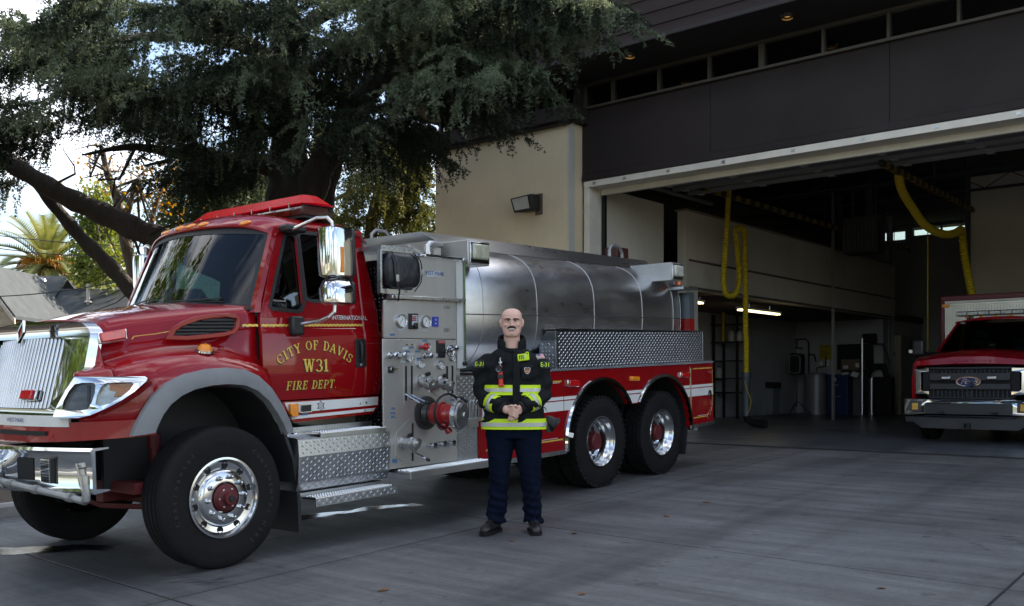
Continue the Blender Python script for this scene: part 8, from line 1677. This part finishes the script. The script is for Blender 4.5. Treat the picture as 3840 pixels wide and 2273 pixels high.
hq = [at('J', x, y, Y) for x, y, Y in ((735, 490, 18.2), (735, 540, 18.4), (765, 640, 18.8), (840, 760, 19.4), (920, 870, 20), (1000, 925, 20.4), (1080, 948, 20.8), (1150, 938, 21.2), (1195, 912, 21.5), (1205, 960, 21.6), (1220, 1100, 21.6), (1250, 1260, 21.6), (1280, 1410, 21.5), (1300, 1520, 21.5))]
h2_ = hose('yellow ribbed exhaust hose sagging down to the rescue pickup', hq, .075)
b = MB(); p = at('J', 1200, 905, 21.5); b.tube([p, p + Vector((0, 0, .5)), Vector((p.x, p.y, 6.2))], .012, 5); b.build('suspension_line', BLACK, h2_)
b = MB(); p = at('J', 948, 910, 22); b.cyl((p.x, p.y, p.z), (p.x, p.y, .9), .012, n=5); tag(b.build('pull_cord', HOSE, None), 'thin yellow pull cord hanging beside the pickup', 'cord')
# open sectional door stored under the ceiling
sd_ = thing('sectional_door', 'raised overhead door lying flat under the bay ceiling', 'door')
DG = mat('door_section_grey', (.14, .15, .16), .5, .2); DS = mat('door_strut_pale', (.30, .30, .29), .4, .5)
for i in range(5):
    y0 = 14.85 + i * .62; z = 4.93 + i * .015; b = MB(); b.box(-10.2, 1.4, y0, y0 + .6, z, z + .05); sp_ = b.build('door_section', DG, sd_)
    b = MB(); b.box(-10.2, 1.4, y0 + .27, y0 + .33, z - .07, z); b.build('strut', DS if i > 2 else DG, sp_, smooth=0)
    for j in range(9): x = -9.9 + j * 1.38; b = MB(); b.box(x - .06, x + .06, y0 + .25, y0 + .35, z - .09, z - .071); b.build('hinge', mat('hinge_white', (.45, .45, .44), .4), sp_)
for x in (-10.18, 1.38): b = MB(); b.box(x - .03, x + .03, 14.8, 18.6, 4.84, 4.90); b.build('track', DS, sd_)
b = MB(); b.cyl((-10.2, 18.5, 5.15), (1.4, 18.5, 5.15), .03, n=8); b.build('torsion_shaft', DS, sd_)
# unit heater
p = at('J', 475, 950, 25); uh = thing('unit_heater', 'dark unit heater hanging from the ceiling near the back of the bay', 'heater', (p.x, p.y, p.z)); b = MB(); b.box(-.45, .45, -.3, .3, -.5, .45); b.build('case', CEIL, uh, bevel=.02)
for i in range(9): b = MB(); b.box(-.42 + .093 * i, -.36 + .093 * i, -.33, -.30, -.42, .38); b.build('louvre', mat('heater_louvre', (.10, .10, .10), .4, .4), uh)
for s in (-.3, .3): b = MB(); b.cyl((s, 0, .45), (s, 0, 6.39 - p.z), .02, n=6); b.build('hanger_rod', CEIL, uh)
b = MB(); b.cyl((.1, .1, .45), (.1, .1, 6.39 - p.z), .11, n=14); b.build('flue', CEIL, uh)
# fluorescent tubes under the mezzanine (lit)
TUBE = mat('lit_fluorescent', (1.0, .80, .45), .5, 0, 0, 3, emit=1.3)
for a, c, Y0, lab in (((500, 262), (850, 305), 25.5, 'long lit fluorescent fixture under the mezzanine'), ((100, 198), (192, 210), 21.5, 'short lit fluorescent fixture behind the tender tank')):
    p = onZ(*pz('I', *a), 2.72); q = onZ(*pz('I', *c), 2.72); mid = (p + q) / 2; t = thing('fluorescent_light', lab, 'light', group='fluorescent lights in the workshop')
    x = -10.95; p = onX(*pz('I', *a), x); q = onX(*pz('I', *c), x); z = (p.z + q.z) / 2
    b = MB(); b.box(x - .07, x + .07, p.y, q.y, z + .05, z + .10); b.build('housing', WHITE, t)
    for s in (-.035, .035): b = MB(); b.cyl((x + s, p.y + .03, z + .02), (x + s, q.y - .03, z + .02), .018, n=8); b.build('tube', TUBE, t)
    for f_ in (.25, .75): yy_ = p.y + (q.y - p.y) * f_; b = MB(); b.cyl((x, yy_, z + .1), (x, yy_, 3.0), .008, n=5); b.build('hanger', ALU, t)
def stand(nm, label, cat, k, x, y, Y, rz=0, group=None): p = at(k, x, y, Y); return thing(nm, label, cat, (p.x, Y, 0), rz, group), p
YB = 29.0
def bx3(t, nm, m, k, x0, x1, y0, y1, Y, d=.4, bevel=.01, zmin=None):
    """box seen between picture columns x0..x1 and rows y0..y1 on plane Y, d deep"""
    a = at(k, x0, y1, Y); c = at(k, x1, y0, Y); o = t.location if t else Vector((0, 0, 0)); b = MB(); b.box(a.x - o.x, c.x - o.x, Y - o.y, Y + d - o.y, (0 if zmin is None else zmin) if (zmin is not None or a.z < .25) else a.z, c.z); return b.build(nm, m, t, bevel=bevel)
# blue document bin
t, _ = stand('document_bin', 'blue locked document bin with papers on its lid', 'bin', 'I', 1350, 1135, YB); BIN = mat('blue_bin_plastic', (.012, .035, .12), .45)
bx3(t, 'body', BIN, 'I', 1255, 1440, 830, 1135, YB, .6, .03); bx3(t, 'lid', BIN, 'I', 1240, 1455, 808, 832, YB - .03, .66, .02); bx3(t, 'lock', ALU, 'I', 1318, 1336, 838, 868, YB - .02, .03); bx3(t, 'slot_plate', ALU, 'I', 1283, 1375, 996, 1000, YB - .005, .01)
letter('bin_lettering', 'LINDSAY', .055, lambda x, y, c=at('I', 1330, 905, YB): (c.x - t.location.x + x, -.012, c.z + y), WHITE, t)
for k_, (x, y, a) in enumerate(((1415, 795, .2), (1495, 812, .9))):
    p = at('I', x, y, YB - .05); b = MB(); b.box(-.10, .10, -.004, .004, -.07, .09 if k_ else .02, Matrix.Rotation(R(20 if k_ else -5), 4, 'Y') @ Matrix.Rotation(R(-25), 4, 'X')); o = b.build('paper_sheet', mat('paper', (.62, .62, .60), .7)); o.location = p; tag(o, ('flat sheet of white paper on the blue bin lid', 'tilted printed sheet leaning over the edge of the blue bin')[k_], 'paper')
bxx, _ = stand('grey_bin', 'pale grey rubbish bin with black liner under the mezzanine', 'bin', 'I', 730, 1110, YB - 1); bx3(bxx, 'body', mat('grey_bin_plastic', (.22, .24, .27), .6), 'I', 655, 795, 925, 1110, YB - 1, .5, .03); bx3(bxx, 'liner', BLACK, 'I', 640, 803, 875, 928, YB - 1.03, .56, .03)
p = at('I', 1170, 1110, YB + .6); t = thing('water_softener_tank', 'tall grey cylindrical tank behind the tripod fan', 'tank', (p.x, p.y, 0)); zt3 = at('I', 1170, 795, YB + .6).z; b = MB(); b.lathe([(.36, 0), (.36, zt3 - .06), (.30, zt3), (.0, zt3 + .02)], (0, 0, 0), (0, 0, 1), 28); b.build('shell', mat('tank_grey', (.30, .30, .31), .4, .3), t)
b = MB(); b.tube([(0, 0, zt3), (0, 0, zt3 + .15), (.3, 0, zt3 + .2), (.3, 0, zt3 + .5)], .025, 8); b.build('pipe', INDARK, t)
# black fan/speaker on a tripod
p = at('I', 1000, 1100, YB - .6); t = thing('tripod_fan', 'black rounded box on a tripod stand under the mezzanine', 'fan', (p.x, p.y, 0)); z0_, z1_ = at('I', 1000, 815, YB - .6).z, at('I', 1000, 630, YB - .6).z; w_ = (at('I', 1055, 700, YB - .6).x - at('I', 940, 700, YB - .6).x) / 2
b = MB(); b.box(-w_, w_, -.15, .15, z0_, z1_); hd_ = b.build('housing', BLACK, t, bevel=.08, segs=3); b = MB(); rr_ = rrect(-w_ * .78, w_ * .78, z0_ + .06, z1_ - .06, .12, 6); b.tube([(a, -.16, c) for a, c in rr_], .012, 6, closed=True); b.build('trim_ring', mat('trim_grey', (.25, .25, .25), .4), hd_)
b = MB(); b.cyl((0, 0, .25), (0, 0, z0_), .025, n=8); b.build('pole', BLACK, t)
for k_ in range(3): a = k_ * 2.09 + .4; b = MB(); b.cyl((0, 0, .45), (.45 * math.cos(a), .45 * math.sin(a), .01), .014, n=6); b.build('leg', BLACK, t)
# piping tree on the wall
t = thing('pipe_rack', 'dark pipework assembly fixed to the workshop wall', 'pipework'); PIPE = mat('dark_pipe', (.05, .05, .05), .4, .5)
for pts in ([(880, 340), (880, 630)], [(910, 520), (1075, 505), (1100, 530), (1105, 800)], [(930, 590), (930, 520)], [(1000, 590), (1000, 510)], [(800, 640), (830, 580), (1050, 585)], [(1110, 640), (1150, 640), (1165, 700)], [(600, 632), (790, 628)]):
    b = MB(); b.tube([at('I', x, y, YB + 1.2) for x, y in pts], .028, 7); b.build('pipe', PIPE, t)
bx3(t, 'valve_body', mat('dull_red_valve', (.12, .03, .03), .5), 'I', 835, 900, 605, 640, YB + 1.1, .1); bx3(t, 'pressure_vessel', mat('blue_grey_vessel', (.10, .13, .16), .4), 'I', 820, 905, 690, 800, YB + 1.0, .3, .03)
# yellow notice, white switch plates
t = thing('notice_board', 'yellow safety notice sheet on the workshop wall', 'sign', (0, 0, 0)); bx3(t, 'sheet', mat('yellow_notice', (.42, .31, .02), .6, 0, .12, 12), 'I', 1192, 1300, 555, 682, YB + 1.2, .02, 0)
p = at('I', 1246, 578, YB + 1.2); letter('notice_lettering', 'NOTICE', .075, lambda x, y: (p.x + x, YB + 1.196, p.z + y), mat('notice_ink', (.06, .05, .02), .6), t)
for i in range(4): q = at('I', 1205, 610 + i * 13, YB + 1.2); q2 = at('I', 1260 + (i % 3) * 10, 610 + i * 13, YB + 1.2); b = MB(); b.box(q.x, q2.x, YB + 1.194, YB + 1.198, q.z - .008, q.z + .008); b.build('notice_line', mat('notice_ink', (0, 0, 0)), t, smooth=0)
boxp('workshop_back_wall', INBLUE, st, -13.44, -10.68, YB + 1.24, YB + 1.5, 0, 2.99); boxp('workshop_end_wall', INBLUE, st, -10.68, -10.60, YB + 1.24, 33.9, 0, 2.99)
for k_, (x0_, x1_, y0_, y1_, lab) in enumerate(((1195, 1222, 700, 730, 'left white wall outlet below the yellow notice'), (1245, 1280, 685, 740, 'right white wall outlet below the yellow notice'))):
    o = bx3(None, 'wall_outlet', WHITE, 'I', x0_, x1_, y0_, y1_, YB + 1.2, .03); tag(o, lab, 'outlet')
o = bx3(None, 'electrical_panel', mat('panel_brown_grey', (.09, .07, .06), .5), 'I', 605, 720, 655, 790, YB + 1.18, .05); tag(o, 'small framed picture board on the workshop wall', 'board')
# rack with jugs, standing left under the mezzanine
t, p = stand('storage_rack', 'black steel storage rack under the mezzanine behind the tender', 'rack', 'I', 300, 1150, 24.5); 
a = at('I', 290, 1150, 24.5); c = at('I', 490, 290, 24.5); ox = t.location.x
for x in (a.x - ox, c.x - ox):
    for y in (0, .6): b = MB(); b.box(x - .03, x + .03, y - .03, y + .03, 0, c.z); b.build('upright', BLACK, t)
for yy_ in (380, 530, 690, 840, 960): z = at('I', 300, yy_, 24.5).z; b = MB(); b.box(a.x - ox - .3, c.x - ox + .05, 0, .6, z - .03, z); b.build('shelf', BLACK, t)
for k_, (x, y, m, nm, lab) in enumerate(((455, 500, WHITE, 'jug', 'white jug on the upper rack shelf left of the yellow hose'), (525, 505, WHITE, 'jug', 'white jug on the upper rack shelf behind the yellow hose'), (345, 820, WHITE, 'jug', 'white spray bottle on the middle rack shelf'), (385, 505, HOSE, 'strap_roll', 'upright yellow strap hanging on the rack'), (225, 690, WHITE, 'jug', 'small white bottle behind the side box'))):
    p = at('I', x, y, 24.5); p.z = at('I', 300, {500: 530, 505: 530, 820: 840, 690: 690}[y], 24.5).z + .001; t2 = thing(nm, lab, 'jug' if nm == 'jug' else 'strap', (p.x, 24.4, p.z)); 
    if nm == 'jug':
        b = MB(); b.lathe([(.0, 0), (.09, .0), (.095, .04), (.095, .20), (.06, .26), (.03, .28), (.03, .32), (0, .32)], (0, 0, 0), (0, 0, 1), 14); b.build('bottle', mat('cloudy_jug', (.34, .34, .33), .5), t2); b = MB(); b.lathe([(.034, .30), (.034, .34), (0, .34)], (0, 0, 0), (0, 0, 1), 10); b.build('cap', BLACK, t2)
    else: b = MB(); b.box(-.04, .04, -.02, .02, 0, .95); b.build('webbing', HOSE, t2, bevel=.01)
# compressor bench, cardboard box, treadmill and pale cabinet towards the back
t, p = stand('cardboard_box', 'brown cardboard box with white labels on the equipment bench', 'box', 'I', 1450, 760, YB + .5); t.location.z = at('I', 1450, 770, YB + .5).z
a, c = at('I', 1380, 770, YB + .5), at('I', 1535, 678, YB + .5); b = MB(); b.box(a.x - t.location.x, c.x - t.location.x, 0, .5, 0, c.z - a.z); b.build('carton', mat('cardboard', (.20, .145, .09), .8), t, bevel=.005)
for x0_, x1_, y0_, y1_ in ((1398, 1440, 732, 760), (1502, 1535, 712, 748)): a2, c2 = at('I', x0_, y1_, YB + .5), at('I', x1_, y0_, YB + .5); b = MB(); b.box(a2.x - t.location.x, c2.x - t.location.x, -.004, -.001, a2.z - t.location.z, c2.z - t.location.z); b.build('carton_label', WHITE, t)
t, p = stand('equipment_bench', 'dark steel equipment bench holding a cardboard box', 'bench', 'I', 1480, 1100, YB + .4); bx3(t, 'cabinet', mat('bench_grey', (.10, .11, .12), .5), 'I', 1455, 1560, 790, 1100, YB + .4, .6); bx3(t, 'bench_top', BLACK, 'I', 1375, 1560, 770, 792, YB + .35, .7); bx3(t, 'back_panel', DARK, 'I', 1345, 1650, 545, 770, YB + 1.0, .05)
for x in (1560, 1640): b = MB(); q = at('I', x, 1050, YB + .3); q2 = at('I', x, 500, YB + .3); b.cyl((q.x - t.location.x, -.1, .02), (q.x - t.location.x, -.1, q2.z if x < 1600 else at('I', x, 840, YB).z), .035, n=8); b.build('steel_tube', STEEL, t)
t, p = stand('treadmill', 'black treadmill folded beside the pale cabinet', 'treadmill', 'I', 1700, 1100, YB + .8)
bx3(t, 'deck', DARK, 'I', 1650, 1810, 830, 1090, YB + .8, .3, .03); b = MB(); b.tube([at('I', x, y, YB + .8) - t.location for x, y in ((1670, 548), (1735, 550), (1790, 690), (1808, 830))], .03, 8); b.build('handrail', BLACK, t); b = MB(); b.tube([at('I', x, y, YB + .8) - t.location for x, y in ((1600, 820), (1650, 740), (1740, 735), (1770, 830))], .1, 8); b.build('motor_cover', DARK, t); p2 = at('I', 1620, 500, YB + .8); b = MB(); b.box(p2.x - t.location.x - .22, p2.x - t.location.x + .22, -.05, .1, p2.z - .15, p2.z + .15); b.build('console', DARK, t, bevel=.05)
t, p = stand('pale_cabinet', 'tall cream metal cabinet at the back of the bay', 'cabinet', 'I', 1800, 1085, YB + 2.2); bx3(t, 'body', mat('cream_cabinet', (.34, .30, .23), .5), 'I', 1672, 1893, 475, 1085, YB + 2.2, .5); bx3(t, 'label_plate', mat('label_dark', (.08, .08, .08), .5), 'I', 1722, 1842, 610, 650, YB + 2.17, .02)
# wall flood light on the cream pier
fw = thing('wall_flood_light', 'black wall-pack flood light on the cream wall', 'light', (-11.36, 13.89, 4.36))
b = MB(); b.box(.10, .26, -.02, -.001, -.22, .17); b.build('back_plate', mat('bronze_plate', (.10, .075, .06), .5), fw)
b = MB(); b.loft([[(-.30, -.28, .10), (.21, -.28, .13), (.21, -.02, .15), (-.18, -.02, .13)], [(-.24, -.24, -.17), (.19, -.20, -.15), (.21, -.02, -.15), (-.14, -.02, -.15)]]); hb_ = b.build('housing', BLACK, fw, smooth=20, bevel=.015)
b = MB(); b.loft([[(-.25, -.283, .075), (.12, -.283, .095), (.12, -.278, .095), (-.25, -.278, .075)], [(-.20, -.248, -.13), (.12, -.225, -.115), (.12, -.215, -.115), (-.20, -.238, -.13)]]); b.build('lens', mat('frosted_lens', (.45, .45, .42), .35, 0, .1, 4), hb_, smooth=20)
